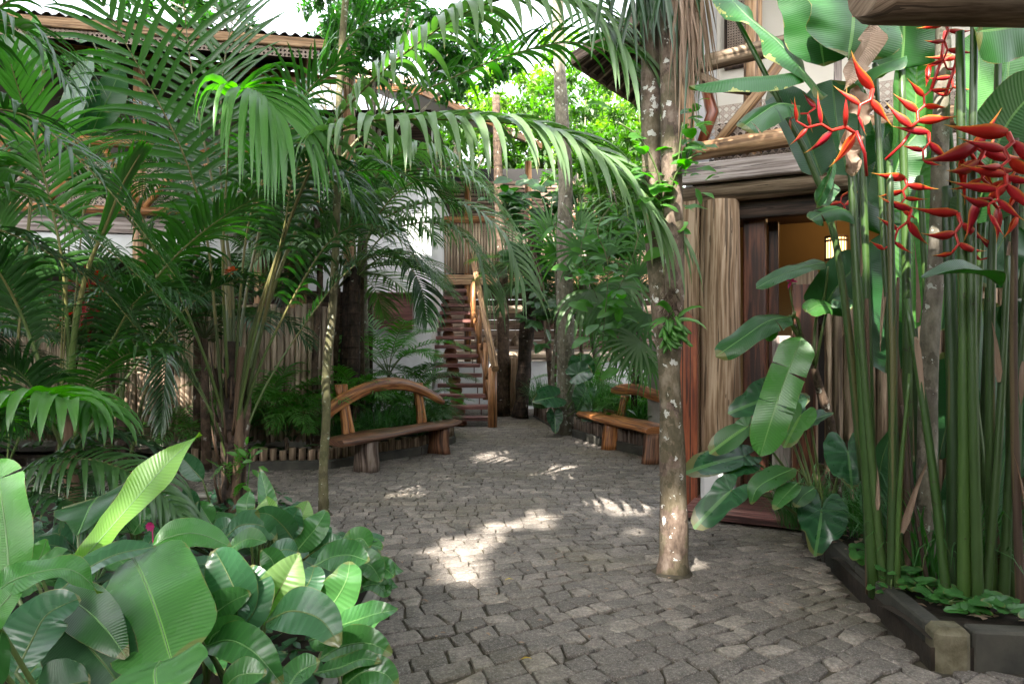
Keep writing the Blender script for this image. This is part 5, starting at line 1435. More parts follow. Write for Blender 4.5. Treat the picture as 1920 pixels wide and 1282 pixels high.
# ================================================================== fillers in the bed behind the arched bench: small cane palms
def mini_palm(rg, nf=9, L=.75, lL=.24, W=.022, n=20, mat='palm_dark'):
    fr = []
    for i in range(nf):
        a = 2*math.pi*(i+rg.uniform(-.3,.3))/nf
        m = MB(); frond(m, auto_frond_pts(V((0,0,.15)), a, L*rg.uniform(.75,1.15), rg.uniform(.7,1.4), rg.uniform(1.2,2.0), 5), lL, W, n, .3, droop=1.3, rr=.006, seg=4, rg=rg, ang=(65,30)); fr.append(m)
    return fr
rg = random.Random(33)
protos = []
def proto_mini(label, loc, mat, nf, L, lL, W=.022):
    t = thing('cane_palm', label, 'palm', loc, 'small cane palms in the beds')
    for m in mini_palm(rg, nf, L, lL, W, mat=mat): 
        o = m.build('frond', PM(mat), None, V((0,0,0))); o.parent = t
    m = MB(); m.tube([V((0,0,-.12)), V((0,0,.2))], [.03,.02], 8, 0, .5, bump=.2); o = m.build('stem', M['bark_brown'], None, V((0,0,0))); o.parent = t
    return t
pa = proto_mini('small feathery palm under the arched back rail, left end', V((-2.75,9.45,.2)), 'palm_bright', 10, .85, .26)
pb = proto_mini('bushy small palm between the white wall hatch and the staircase', V((-2.05,11.3,.3)), 'palm_bright', 12, 1.1, .3, .026)
pc = proto_mini('small bright palm overhanging the lowest stair treads', V((-1.5,11.9,.2)), 'palm', 10, .8, .24)
mini = [
 (pa, (-3.05,9.25,.2), 1.0, 1.1, 'small feathery palm left of the slim leaning trunk at the log edging'),
 (pa, (-3.6,9.15,.2), 2.0, 1.0, 'small feathery palm at the foot of the bamboo fence right end'),
 (pb, (-3.25,9.1,.45), .7, 1.1, 'bushy bright cane palm between the dark palm base and the slim trunk'),
 (pb, (-2.75,9.2,.4), 2.9, .95, 'low bright cane palm just left of the arched bench'),
 (pb, (-2.15,11.9,.9), 1.9, 1.4, 'tall cane palm standing before the wall between hatch and stairs'),
 (pc, (-1.65,11.7,.6), 2.2, 1.35, 'cane palm crowding the left ends of the stair treads'),
 (pa, (-2.2,9.55,.6), 3.0, 1.0, 'small feathery palm just behind the left back post of the arched bench'),
 (pb, (-2.6,10.6,.3), 1.2, 1.25, 'taller cane palm right of the dark shaded trunk'),
 (pb, (-3.2,9.7,.3), 2.4, 1.1, 'dense cane palm in the corner right of the fence'),
 (pb, (-1.75,12.3,.2), .4, 1.05, 'cane palm spreading against the white wall by the stairs'),
 (pc, (-1.45,10.9,.2), 1.3, .9, 'small palm right of the right back post of the arched bench'),
 (pc, (-2.6,11.9,.2), 4.0, 1.3, 'cane palm under the plum wooden hatch'),
 (pb, (-4.3,9.2,.2), 3.1, .9, 'cane palm before the fence, right of the sunlit poles'),
 (pa, (-5.6,8.6,.2), 5.1, 1.1, 'cane palm at the fence foot on the far left'),
 (pb, (-6.6,8.4,.2), 5.6, 1.2, 'large cane palm in front of the dark opening at the left edge'),
 (pa, (2.0,11.3,.25), 1.0, 1.0, 'small palm behind the back rail of the right bench'),
 (pb, (2.5,12.8,.25), 2.0, 1.3, 'cane palm behind the lily turf on the right'),
 (pb, (1.7,14.6,.25), .6, 1.2, 'cane palm in front of the rear log rail'),
]
for src, loc, rz, s_, lab in mini: dup(src, loc, rz, s_, lab)

# lily turf clumps
def lily(label, loc, n, L, W, sp, seed, mat='lily', lean=.6, droop=2.2):
    r_ = random.Random(seed); m = MB(); grass_clump(m, V((0,0,0)), n, L, W, sp, r_, 0, droop, lean)
    o = m.build('lily_turf', M[mat], None, V((0,0,0))); o.location = V(loc); tag(o, label, 'plant', 'strap leaved clumps'); return o
lily('dense dark strap leaved clump seen through the arch of the bench back', (-1.95,10.0,.28), 420, .62, .014, .32, 1)
lily('strap leaved clump behind the right half of the arched bench', (-1.55,10.55,.28), 300, .55, .014, .26, 2)
lily('strap leaved clump behind the left half of the arched bench', (-2.35,9.5,.28), 300, .5, .014, .26, 12)
lily('tall strap leaved clump left of the right bench back rail', (1.62,11.9,.3), 420, .85, .016, .38, 3)
lily('strap leaved clump behind the pale trunk right side', (1.45,13.0,.3), 420, .9, .016, .40, 4)
lily('strap leaved clump left of the pale trunk by the path', (.75,14.6,.3), 320, .75, .015, .30, 5)
lily('strap leaved clump behind the right bench seat', (2.05,11.0,.3), 300, .7, .015, .3, 6)
lily('strap leaved clump at the foot of the half log fence', (2.75,5.3,.16), 260, .55, .012, .26, 7)
lily('thin grassy clump behind the elephant ear leaves', (2.35,5.5,.16), 200, .6, .012, .2, 8)
lily('strap leaved clump beside the board gate', (.62,16.2,.2), 200, .7, .015, .25, 9)
lily('short grassy clump at the stair foot', (-1.35,12.6,.2), 200, .45, .013, .25, 10)

# ================================================================== fan palms right of centre
def fan_palm(label, loc, leaves, mat='fan'):
    t = thing('fan_palm', label, 'palm', loc, 'fan palms')
    for (c, tip, Rr, nseg, spread, W, dr, mt) in leaves:
        c_ = P(*c); tp = P(*tip); m = MB()
        path, _ = smooth_path([V(loc), V(loc).lerp(c_, .5)+V((0,0,.1)), c_], 10)
        m.tube(path, [.012*(1-.5*i/9) for i in range(10)], 6, 1, .5, caps=False)
        fan_leaf(m, c_, (tp-c_), V((0,-.9,.55)), Rr, nseg, spread, W, dr, 0)
        m.build('fan_leaf', PM(mt), t)
    m = MB(); m.tube([V(loc)+V((0,0,-.3)), V(loc)+V((0,0,.1))], [.05,.04], 9, 0, .5, bump=.2); m.build('stem', M['bark_dark'], t)
    return t
fan_palm('fan palm with long drooping pale segments between the pale trunk and the double trunk', V((2.15,11.7,.9)), [
   ((1110,552,9.6),(1180,620,9.5),.95,15,200,.055,3.0,'fan'), ((1180,600,9.2),(1120,640,9.0),.85,16,230,.05,1.6,'fan'), ((1215,590,9.0),(1180,700,8.8),.8,14,200,.05,2.2,'fan'),
   ((1165,530,9.8),(1165,620,9.6),.9,14,190,.055,3.0,'palm_grey'), ((1090,470,10.2),(1060,420,10.2),.8,15,220,.045,1.4,'fan'), ((1140,480,10),(1100,420,10),.8,14,220,.045,1.5,'fan')])
fan_palm('fan palm with bright spiky leaves over the upper part of the pale trunk', V((1.15,13.2,2.2)), [
   ((1045,478,12.6),(1000,440,12.4),1.0,15,170,.06,.6,'vine'), ((1060,485,12.3),(1110,450,12.2),.95,14,190,.06,1.2,'vine'), ((1030,430,12.7),(990,400,12.7),.9,14,190,.055,1.0,'fan'), ((1085,430,12.6),(1130,400,12.4),.9,14,190,.055,1.0,'fan')])
fan_palm('fan palm filling the space behind the double trunk', V((2.2,11.6,.9)), [
   ((1195,520,10.6),(1160,470,10.5),.9,15,220,.05,1.6,'fan'), ((1215,470,10.6),(1240,420,10.5),.9,15,220,.05,1.6,'fan'), ((1160,640,10.4),(1130,690,10.3),.7,14,220,.045,1.6,'palm'), ((1220,680,9.6),(1190,740,9.5),.55,14,220,.04,1.6,'fan')])
fan_palm('fan palm leaning out over the right bench with long limp segments', V((1.95,10.9,.9)), [
   ((1105,545,9.4),(1085,640,9.2),.85,12,150,.07,3.4,'palm_grey'), ((1150,560,9.2),(1165,650,9.0),.85,12,150,.07,3.4,'fan'), ((1200,640,8.8),(1130,700,8.6),.7,14,190,.045,1.0,'palm_grey'),((1190,655,8.9),(1200,740,8.7),.6,12,170,.045,1.4,'fan')])
# understorey fillers between, with auto palms
rg = random.Random(77)
for nm, lab, c, h, nf, L, mt, lL, el in [
 ('feather_palm','green palm behind the fan palms on the right of the path', V((2.3,12.8,.2)), 2.4, 12, 1.9, 'palm', .5, (.4,1.3)),
 ('feather_palm','dark palm in front of the rear log rails', V((1.6,15.4,.2)), 1.9, 11, 1.8, 'palm_dark', .5, (.4,1.3)),
 ('feather_palm','palm with arching fronds over the round tray', V((.95,15.9,.2)), 2.7, 12, 1.8, 'palm_dark', .5, (.4,1.3)),
 ('feather_palm','tall palm rising behind the double trunk', V((2.75,12.0,.2)), 3.4, 12, 1.9, 'palm', .5, (.4,1.3)),
 ('feather_palm','palm fanning left above the fibrous dark trunk', V((.62,15.2,2.9)), .1, 12, 1.7, 'palm', .5, (.2,1.1))]:
    auto_palm(nm, lab, c, h, nf, L, rg, mt, lL, el=el)
# ================================================================== right: red heliconia clump
def bract(m, p, d, nrm, L, W, r, curl=.5):
    """boat shaped bract: open folded pod, u across (1 = lip), v along"""
    seg = 8; base = len(m.v); q = p.copy(); dd = d.normalized(); nn = nrm.normalized(); st_ = L/seg
    prof = [.40, .80, 1.0, .92, .70, .45, .26, .13, .02]
    for i in range(seg+1):
        ac = dd.cross(nn); ac.normalize(); nn = ac.cross(dd).normalized(); w_ = W*.5*prof[i]
        for (x, y) in ((-.85, .75), (-.75, .1), (0, -.75), (.75, .1), (.85, .75)):
            m.v.append(q + ac*(x*w_*.62) + nn*(y*w_*1.15))
        q = q + dd*st_; dd = (dd + nn*(curl*st_/L*.9)).normalized()
    us = (1, .6, 0, .6, 1)
    for i in range(seg):
        for j in range(4):
            a = base+i*5+j; b = a+5
            m.face((a, a+1, b+1, b), ((us[j], i/seg), (us[j+1], i/seg), (us[j+1], (i+1)/seg), (us[j], (i+1)/seg)), 0, r)

def inflorescence(parent, p0, p1, n, L, rg, side=None, face=V((0,-1,0))):
    """zigzag rachis from p0 (stalk) to p1, bracts alternating left and right"""
    ax = (p1-p0); t = ax.normalized(); s_ = (side if side is not None else t.cross(face)); s_ = (s_ - t*s_.dot(t)).normalized()
    m = MB(); pts = []
    for i in range(n+1):
        f = i/n; pts.append(p0 + ax*f + s_*(.012*(1 if i % 2 else -1)*(L/.16)))
    m.tube(pts, [.010*(L/.16)*(1-.5*i/n) for i in range(n+1)], 6, 0, .2, uvc=(0.0, 0.0))
    fo = m.build('flower', M['bract'], parent)
    for i in range(n+1):
        sg = 1 if i % 2 else -1; f = i/n; l = L*(1-.45*f)*rg.uniform(.85, 1.1)
        d = (s_*sg*1.0 + t*rg.uniform(.05, .55) + face*rg.uniform(-.25, .35)).normalized()
        nn = (t*-.2 + UP*.8 + face*rg.uniform(-.3,.3)).normalized()
        m = MB(); l *= 1.3; bract(m, pts[i], d, nn, l, l*.245*rg.uniform(.85,1.15), rg.random(), rg.uniform(.1, .8)); m.build('bract', M['bract'], fo)
    return fo

HC = thing('heliconia_clump', 'towering clump of green stalks with hanging red claw flowers in the right bed', 'plant', (2.6, 4.2, .1))
rg = random.Random(41)
def stalk(top, bot, r0, r1, mat='stalk', parent=HC, mid=None):
    m = MB(); pts = [bot, bot.lerp(top, .5) + (mid or V((rg.uniform(-.03,.03), 0, 0))), top]
    path, _ = smooth_path(pts, 14)
    m.tube(path, [(r0 + (r1-r0)*i/13)*(1+.03*math.sin(i*1.7)) for i in range(14)], 10, 0, rg.random(), bump=.05)
    # sheath edges: slightly proud overlapping strip
    m.build('stalk', M[mat], parent)
# (bottom px, py, d) -> (top px, py, d), thickness px
SB = [((1640,1090,4.15),(1597,330,4.2),24),((1660,1100,4.1),(1590,240,4.2),20),((1690,1085,4.2),(1640,120,4.3),20),((1640,1000,4.4),(1610,60,4.5),18),
 ((1672,1110,4.05),(1668,300,4.1),22),((1713,1100,4.3),(1655,420,4.3),16),((1700,1090,4.5),(1690,120,4.6),22),((1632,1050,4.6),(1607,300,4.7),20),
 ((1790,1120,3.9),(1775,350,3.95),34),((1808,1150,3.75),(1800,60,3.8),26),((1835,1160,3.7),(1828,-60,3.75),24),((1860,1140,3.85),(1872,120,3.9),24),
 ((1780,1140,3.8),(1700,560,4.0),20),((1845,1150,3.75),(1890,480,3.8),22),((1880,1150,3.8),(1930,500,3.8),24),((1815,1150,4.0),(1850,300,4.1),20),
 ((1895,1160,3.9),(1885,200,4.0),22),((1915,1150,3.7),(1905,260,3.7),20),((1760,1110,4.4),(1725,330,4.5),18),((1870,1160,4.3),(1780,240,4.4),18),
 ((1830,1150,4.4),(1862,60,4.4),18),((1682,1105,4.0),(1706,700,4.0),12),((1650,1060,4.8),(1600,500,4.9),18),((1730,1100,4.7),(1700,200,4.8),18),
 ((1935,1160,3.9),(1950,100,4.0),24),((1900,1140,4.4),(1925,100,4.5),22)]
for i, (b, t_, wpx) in enumerate(SB):
    bb = P(*b); bb.z = .08; w_ = wpx/1280*b[2]/2*(.84 if i % 3 else .95)
    stalk(P(*t_), bb, w_, w_*.62, ['stalk','stalk_dark','stalk_dark'][i % 3] if i not in (5,17) else 'stalk_brown')
for b, t_, wpx in (((1632,1060,4.2),(1625,560,4.2),18),((1664,1080,4.15),(1684,520,4.15),14),((1702,1090,4.2),(1690,760,4.2),16),((1745,1120,4.1),(1700,780,4.1),9),((1885,1150,4.0),(1850,700,4.0),12)):
    bb = P(*b); bb.z = .08; w_ = wpx/1280*b[2]/2; stalk(P(*t_), bb, w_, w_*.4, 'stalk_brown')
for i in range(22):
    m = MB(); b = SB[rg.randrange(len(SB))]; f = rg.random(); bb = P(*b[0]); bb.z = .08; tt = P(*b[1]); p = bb.lerp(tt, f) + V((rg.uniform(-.03,.03), -.03, 0))
    leaflet(m, p, V((rg.uniform(-.25,.25), rg.uniform(-.15,.05), rg.choice((-1, 1, -1)))).normalized(), V((rg.uniform(-.5,.5),-1,0)), rg.uniform(.15,.55), rg.uniform(.02,.045), .8, 0, rg.random(), 6, rg, .6, .15); m.build('dry_sheath', M['dead'], HC)
# big paddle leaves
def bl(parent, pts, wpx, nrm, mat, name='leaf', prof='banana', **kw):
    P3 = PP(*pts); dm = sum(p[2] for p in pts)/len(pts); m = MB()
    ms = 1 if kw.pop('stem', True) else None
    blade(m, P3, wpx/1280*dm, V(nrm), 0, prof, ms=ms, **kw)
    return m.build(name, PM(mat), parent)
def pet(parent, pts, r0=.012, r1=.008, mat='petiole'):
    m = MB(); path, _ = smooth_path(PP(*pts), 12); m.tube(path, [r0+(r1-r0)*i/11 for i in range(12)], 7, 0, rf.random()); return m.build('petiole', M[mat], parent)
FACE = (0,-1,.2)
bl(HC, [(1345,-30,4.6),(1400,30,4.5),(1460,80,4.4),(1510,140,4.3),(1545,185,4.3)], 105, (.35,-.6,.8), 'banana_edge', fold=.12, wave=.05, curl=.3)
pet(HC, [(1620,900,4.5),(1560,420,4.5),(1440,150,4.5),(1345,-30,4.6)], .03, .014, 'stalk_dark')
bl(HC, [(1500,135,4.3),(1455,142,4.15),(1380,148,4.0),(1292,162,3.95)], 62, (0,-.6,.85), 'banana_edge', fold=.05, wave=.03, curl=.6)
bl(HC, [(1600,-60,4.2),(1600,40,4.2),(1590,110,4.2)], 190, (.15,-1,.1), 'banana', fold=.08)
bl(HC, [(1510,-60,4.35),(1530,30,4.35),(1545,125,4.3)], 130, (-.1,-1,.15), 'banana', fold=.1)
bl(HC, [(1690,130,4.55),(1695,60,4.5),(1690,-20,4.4)], 140, (.1,-1,-.1), 'banana', fold=.1)
bl(HC, [(1710,620,4.7),(1712,400,4.7),(1716,220,4.65),(1722,60,4.6)], 110, (.15,-1,.1), 'banana_bright', fold=.16, tears=1)
bl(HC, [(1600,150,4.2),(1645,125,4.1),(1700,105,4.05)], 56, (0,-.5,.9), 'banana_edge', fold=-.1, curl=.6)
bl(HC, [(1760,-40,3.7),(1830,0,3.65),(1880,40,3.6),(1900,90,3.6)], 170, (-.1,-.8,.5), 'banana', fold=.1)
bl(HC, [(1960,20,3.6),(1900,50,3.55),(1830,60,3.5)], 120, (.1,-.8,-.3), 'banana', fold=.1)
bl(HC, [(1830,420,3.95),(1850,330,3.9),(1890,230,3.85),(1960,150,3.8)], 150, (.25,-1,.1), 'banana', fold=.12, tears=1)
bl(HC, [(1830,250,4.2),(1832,160,4.2),(1840,60,4.2)], 90, (0,-1,.1), 'banana_bright', fold=.15)
bl(HC, [(1880,250,4.3),(1890,130,4.3),(1900,20,4.3)], 110, (0,-1,.1), 'banana_bright', fold=.15)
bl(HC, [(1655,440,4.9),(1650,340,4.9),(1660,230,4.9)], 95, (.2,-1,0), 'banana_dark', fold=.15)
bl(HC, [(1590,330,4.8),(1570,240,4.8),(1560,150,4.8)], 130, (.2,-1,0), 'banana_dark', fold=.15)
bl(HC, [(1540,330,4.7),(1500,230,4.7),(1440,170,4.7)], 90, (.2,-1,0), 'banana_dark', fold=.15)
bl(HC, [(1660,400,4.6),(1690,290,4.6),(1730,240,4.6)], 80, (-.2,-1,.2), 'banana', fold=.15)
bl(HC, [(1500,200,4.2),(1460,195,4.1),(1420,218,4.0),(1390,240,3.95)], 62, (0,-.7,.7), 'banana', fold=.0, tears=4, curl=.5)
bl(HC, [(1875,535,3.5),(1840,515,3.4),(1785,512,3.35),(1728,520,3.3)], 60, (0,-.45,.9), 'banana_dark', prof='lance', fold=.25, curl=-.3)
bl(HC, [(1610,410,4.2),(1580,392,4.15),(1545,398,4.1),(1520,412,4.05)], 44, (0,-.7,.7), 'banana', fold=0, tears=3, curl=.5)
bl(HC, [(1925,640,4.0),(1905,600,4.0),(1895,560,4.0)], 80, (0,-1,.3), 'banana', fold=.1)
bl(HC, [(1560,340,4.3),(1545,360,4.3),(1532,385,4.3)], 40, (.2,-1,0), 'banana_dark', fold=.5)
bl(HC, [(1565,300,4.25),(1548,350,4.2),(1530,390,4.2)], 34, (.7,-.6,0), 'calathea_grey', fold=.2)
bl(HC, [(1900,420,4.3),(1870,470,4.3),(1850,540,4.3)], 90, (0,-1,.2), 'banana_dark')
bl(HC, [(1760,380,4.9),(1770,500,4.9),(1765,620,4.9)], 100, (0,-1,.2), 'banana_dark')
bl(HC, [(1660,700,4.9),(1670,560,4.9),(1650,470,4.9)], 80, (0,-1,.2), 'banana_dark')
bl(HC, [(1640,640,4.9),(1655,540,4.9),(1650,440,4.9)], 70, (0,-1,.2), 'banana_dark')
bl(HC, [(1890,780,4.6),(1850,640,4.6),(1840,560,4.6)], 90, (0,-1,.2), 'banana_dark')
for pts_, w_ in (([(1700,1060,4.9),(1715,960,4.9),(1705,850,4.9)],80),([(1790,1050,4.8),(1800,920,4.8),(1830,820,4.8)],85),([(1880,1060,4.6),(1870,940,4.6),(1890,830,4.6)],80),([(1760,860,4.9),(1780,760,4.9),(1770,660,4.9)],80),([(1660,980,4.9),(1650,880,4.9),(1680,790,4.9)],60),([(1900,900,4.8),(1915,780,4.8),(1900,680,4.8)],80),([(1820,780,4.9),(1830,700,4.9),(1810,620,4.9)],80)):
    bl(HC, pts_, w_, (rg.uniform(-.4,.4),-1,.2), 'banana_dark', prof='oval', fold=.2)
# dry leaves
bl(HC, [(1637,30,4.1),(1628,80,4.1),(1600,130,4.05),(1582,170,4.0)], 46, (.2,-1,.2), 'dead', 'dry_leaf', prof='lance', fold=.6, wave=.14, stem=False)
bl(HC, [(1600,165,4.1),(1612,200,4.1),(1622,235,4.1)], 40, (-.2,-1,.2), 'dead', 'dry_leaf', prof='oval', fold=.5, wave=.16, stem=False)
bl(HC, [(1590,235,4.15),(1594,290,4.15),(1600,330,4.15)], 36, (-.2,-1,.2), 'dead', 'dry_leaf', prof='oval', fold=.7, wave=.2, stem=False)
# flowers: (p0),(p1), n, length
FL = [((1606,246,4.0),(1492,232,3.95),5,.19),((1640,170,3.9),(1605,215,3.9),3,.2),((1712,240,3.9),(1742,168,3.9),5,.17),((1775,40,3.9),(1772,130,3.95),5,.15),
 ((1745,120,4.1),(1752,125,4.1),1,.18),((1700,335,4.1),(1690,395,4.1),5,.15),((1712,395,4.1),(1660,470,4.1),4,.17),((1835,270,3.6),(1850,350,3.6),5,.24),((1895,250,3.5),(1880,330,3.5),5,.24),
 ((1890,330,3.5),(1850,400,3.5),5,.21),((1800,400,3.7),(1790,475,3.7),4,.19),((1805,290,3.7),(1845,300,3.7),3,.24),((1835,370,3.6),(1910,400,3.6),4,.2),((1605,5,4.2),(1605,30,4.2),2,.14),((1585,395,4.6),(1575,370,4.6),3,.12),
 ((1795,110,4.2),(1780,180,4.2),4,.14),((1530,205,4.3),(1480,222,4.3),3,.12),((1868,470,3.9),(1840,490,3.9),2,.15),((1745,250,3.9),(1728,300,3.9),3,.15)]
for a, b, n, L in FL: inflorescence(HC, P(*a), P(*b), n, L, rg, side=V((1,0,.25)) if n > 1 else V((1,0,0)))
for px, py, px2, py2 in ((1772,180,1800,60),(1712,240,1660,300),(1835,270,1862,200),(1745,170,1772,60),(1606,246,1625,330)):
    m = MB(); m.tube(PP((px,py,3.95),((px+px2)/2+6,(py+py2)/2,3.95),(px2,py2,4.0)), .009, 6, 0, .5, uvc=(0.0, 0.0)); m.build('flower_stalk', M['bract'], HC)

# ================================================================== young banana plant with hanging leaf
BN = thing('young_banana_plant', 'young banana plant with one long torn leaf hanging before the doorway', 'plant', V((2.55,5.35,.12)))
m = MB(); path, _ = smooth_path([V((2.55,5.35,.1)), P(1562,820,5.3), P(1540,740,5.25), P(1520,670,5.2), P(1492,610,5.15)], 18)
m.tube(path, [.045-.022*i/17 for i in range(18)], 10, 0, .4, bump=.25); m.build('trunk', M['bark_brown'], BN)
pet(BN, [(1525,680,5.2),(1505,640,5.15),(1485,610,5.1),(1490,585,5.0)], .024, .012, 'petiole')
bl(BN, [(1503,632,4.95),(1480,690,4.9),(1455,760,4.85),(1425,855,4.85)], 66, (-.3,-1,.25), 'banana_bright', fold=.06, wave=.03, tears=6, rows=26)
pet(BN, [(1500,625,5.1),(1495,598,5.05),(1480,592,5.0)], .014, .009)
bl(BN, [(1482,594,5.0),(1440,602,4.9),(1390,635,4.8),(1342,668,4.75)], 52, (-.2,-.75,.7), 'banana', fold=.1, wave=.04, curl=.3, tears=1)
pet(BN, [(1525,680,5.2),(1530,600,5.2),(1545,560,5.1),(1553,500,5.0)], .014, .008)
bl(BN, [(1548,492,5.0),(1500,503,4.9),(1455,520,4.85),(1418,540,4.8)], 34, (-.1,-.7,.7), 'banana', fold=.15, wave=.03, curl=.2)
pet(BN, [(1528,690,5.2),(1542,620,5.1),(1556,570,5.1),(1585,560,5.0)], .013, .008)
bl(BN, [(1560,575,5.0),(1535,572,4.95),(1512,585,4.9)], 40, (0,-.8,.6), 'banana_bright', fold=.2, curl=.4)
bl(BN, [(1560,562,5.0),(1580,565,4.95),(1602,575,4.9)], 36, (0,-.8,.6), 'banana_dark', fold=.2, curl=.4)
bl(BN, [(1540,585,5.2),(1562,548,5.1),(1592,512,5.1),(1625,485,5.1)], 84, (-.3,-1,.2), 'banana_dark', fold=.12)
bl(BN, [(1440,640,5.0),(1445,620,5.0),(1443,605,5.0)], 26, (0,-1,.2), 'banana_bright', prof='oval')
m = MB()
for i in range(7):
    a = rf.uniform(0, 6.28); p = P(1590+rf.uniform(-8,8), 560+i*9, 5.0); leaflet(m, p, V((math.cos(a)*.5, -.3, -.6)).normalized(), V((0,-1,0)), .12, .05, 1, 0, rf.random())
m.build('dry_leaf', M['dead'], BN)
m = MB()
for d_ in ((-.5,0,.2),(.6,0,.1),(-.2,0,-.4),(.3,0,.5)): small_leaf(m, P(1483,528,4.9), V(d_).normalized(), V((0,-1,.3)), .05, .02, 0, .5)
o = m.build('pink_bloom', M['pink'], BN)
m = MB(); m.tube(PP((1478,528,4.9),(1485,570,5.0),(1505,640,5.1)), .006, 6, 0, .5); m.build('flower_stalk', M['petiole'], BN)

# ================================================================== elephant ears
EE = thing('elephant_ear_plant', 'elephant ear plant with large heart shaped dark leaves beside the threshold boards', 'plant', V((2.42,5.25,.12)))
ears = [((1540,960,4.9),(1532,1040,4.75),100,(-.05,-1,.35),'ear'), ((1370,920,4.95),(1300,985,4.85),70,(-.2,-.75,.7),'ear'), ((1395,855,5.2),(1285,875,5.1),62,(-.1,-.6,.85),'ear'),
 ((1445,745,5.4),(1368,770,5.35),86,(0,-.85,.5),'ear'),((1590,850,5.0),(1600,915,4.9),95,(-.2,-.9,.5),'ear'),((1500,780,5.1),(1470,835,5.0),60,(-.2,-.7,.7),'banana_bright'),
 ((1520,790,5.1),(1560,770,5.0),60,(0,-.5,.9),'ear'),((1400,800,5.1),(1330,845,5.05),44,(-.1,-.7,.6),'banana'),((1400,870,5.2),(1360,890,5.1),50,(0,-.7,.7),'ear'),((1470,760,5.4),(1520,740,5.4),70,(0,-.8,.5),'calathea_grey')]
root = V((2.42,5.25,.12))
for a, b, wpx, nn, mt in ears:
    A_, B_ = P(*a), P(*b); d_ = (A_+B_)/2
    m = MB(); path, _ = smooth_path([root+V((rf.uniform(-.05,.05),0,0)), root.lerp(A_, .55)+V((0,.02,.10)), A_], 12); m.tube(path, [.014-.007*i/11 for i in range(12)], 7, 0, .7)
    ch = m.build('petiole', M['petiole'], EE)
    m = MB(); heart_leaf(m, A_, B_, wpx/1280*a[2], V(nn), 0, drp=.12); m.build('leaf', PM(mt), EE)
for pts, wpx, nn, mt in (([(1488,878,4.9),(1450,895,4.75),(1420,915,4.7),(1408,945,4.7)], 52, (-.3,-.6,.8), 'banana'), ([(1495,905,4.8),(1475,925,4.7),(1450,955,4.65)], 38, (-.6,-.7,.4), 'calathea'), ([(1525,915,4.8),(1505,930,4.75),(1490,950,4.7)], 34, (-.3,-.8,.5), 'banana')):
    m = MB(); A_ = P(*pts[0]); path, _ = smooth_path([root, root.lerp(A_,.6)+V((0,0,.12)), A_], 10); m.tube(path, .006, 6, 0, .7); m.build('petiole', M['petiole'], EE)
    bl(EE, pts, wpx, nn, mt, prof='oval', fold=.15)

# pothos along kerb
rg = random.Random(8)
def pothos(label, spots, seed, L=(.06,.11)):
    r_ = random.Random(seed); t = thing('creeping_pothos', label, 'plant', spots[0], 'creeping heart leaved plants')
    m = MB()
    for c in spots:
        for i in range(7):
            a = r_.uniform(0, 6.28); p = V(c) + V((r_.uniform(-.09,.09), r_.uniform(-.09,.09), r_.uniform(.02,.10))); l = r_.uniform(*L)
            d = V((math.cos(a), math.sin(a)-.3, r_.uniform(-.2,.3))).normalized()
            heart_leaf(m, p, p+d*l, l*.85, V((0,-.45,1)), 0, r_, .1)
            
    m.build('leaves', M['pothos'], t)
    m = MB()
    for a, b in zip(spots[:-1], spots[1:]): m.tube([V(a)+V((0,0,.03)), V(a).lerp(V(b),.5)+V((0,0,.06)), V(b)+V((0,0,.03))], .004, 5, 0, .5)
    m.build('runner', M['petiole'], t)
pothos('heart leaved creeper in the bed under the big elephant ear leaf', [(2.34,4.55,.17),(2.30,4.35,.20),(2.38,4.25,.17),(2.42,4.1,.17)], 2, (.08,.13))
pothos('heart leaved creeper at the foot of the front heliconia stalks', [(2.36,4.0,.17),(2.40,3.85,.17),(2.5,3.75,.17),(2.38,3.72,.18),(2.48,3.62,.17)], 4)
pothos('heart leaved creeper behind the front kerb at the right edge', [(2.62,3.55,.17),(2.72,3.52,.17),(2.55,3.60,.17),(2.86,3.50,.17)], 6)
lily('grassy clump in the dark middle of the heliconia bed', (2.75,4.35,.14), 260, .75, .016, .35, 31)
pothos('small creeper sprig hanging over the dark side kerb', [(2.235,4.02,.20),(2.21,3.98,.14)], 9, (.04,.07))
# leaf litter in the right bed
m = MB(); r_ = random.Random(3)
for i in range(260):
    x, y = r_.uniform(2.2, 3.6), r_.uniform(3.5, 5.4)
    if inside(V((x,y,0)), BEDS['RB']): small_leaf(m, V((x,y,.175+r_.uniform(0,.02))), V((r_.uniform(-1,1), r_.uniform(-1,1), .1)).normalized(), UP, r_.uniform(.04,.1), .035, 0, r_.random())
o = m.build('leaf_litter', M['dead']); o['kind'] = 'stuff'; o['label'] = 'dry brown fallen leaves on the soil of the right bed'

# ================================================================== bunch of pods / orchid on the double trunk
t = thing('clinging_orchid', 'clump of thick hanging green pods clinging to the fork of the double trunk', 'plant', P(1262,625,4.78))
m = MB(); r_ = random.Random(5)
for i in range(34):
    a = r_.uniform(-2.8, .4); p = P(1262+r_.uniform(-18,22), 615+r_.uniform(-22,22), 4.72+r_.uniform(-.05,.03))
    d = V((math.cos(a)*.55, -.35, -.8+r_.uniform(-.1,.5))).normalized(); L = r_.uniform(.08,.13)
    m.tube([p, p+d*L*.3, p+d*L*.7, p+d*L+UP*.01], [.008,.014,.013,.003], 7, 0, r_.random())
m.build('pod_cluster', M['vine'], t)
m = MB()
for i in range(8):
    a = r_.uniform(-1, 4); d = V((math.cos(a), -.4, .5*math.sin(a)+.3)).normalized(); leaflet(m, P(1265,600,4.75), d, V((0,-1,.4)), .25, .03, 1.5, 0, r_.random())
m.build('leaves', M['vine'], t)
m = MB()
for i in range(30):
    p = P(1250+r_.uniform(-8,20), 560+r_.uniform(-40,20), 4.74); m.tube([p, p+V((r_.uniform(-.04,.04),-.03,-.05)), p+V((r_.uniform(-.05,.05),-.01,-.12))], .003, 4, 0, .4)
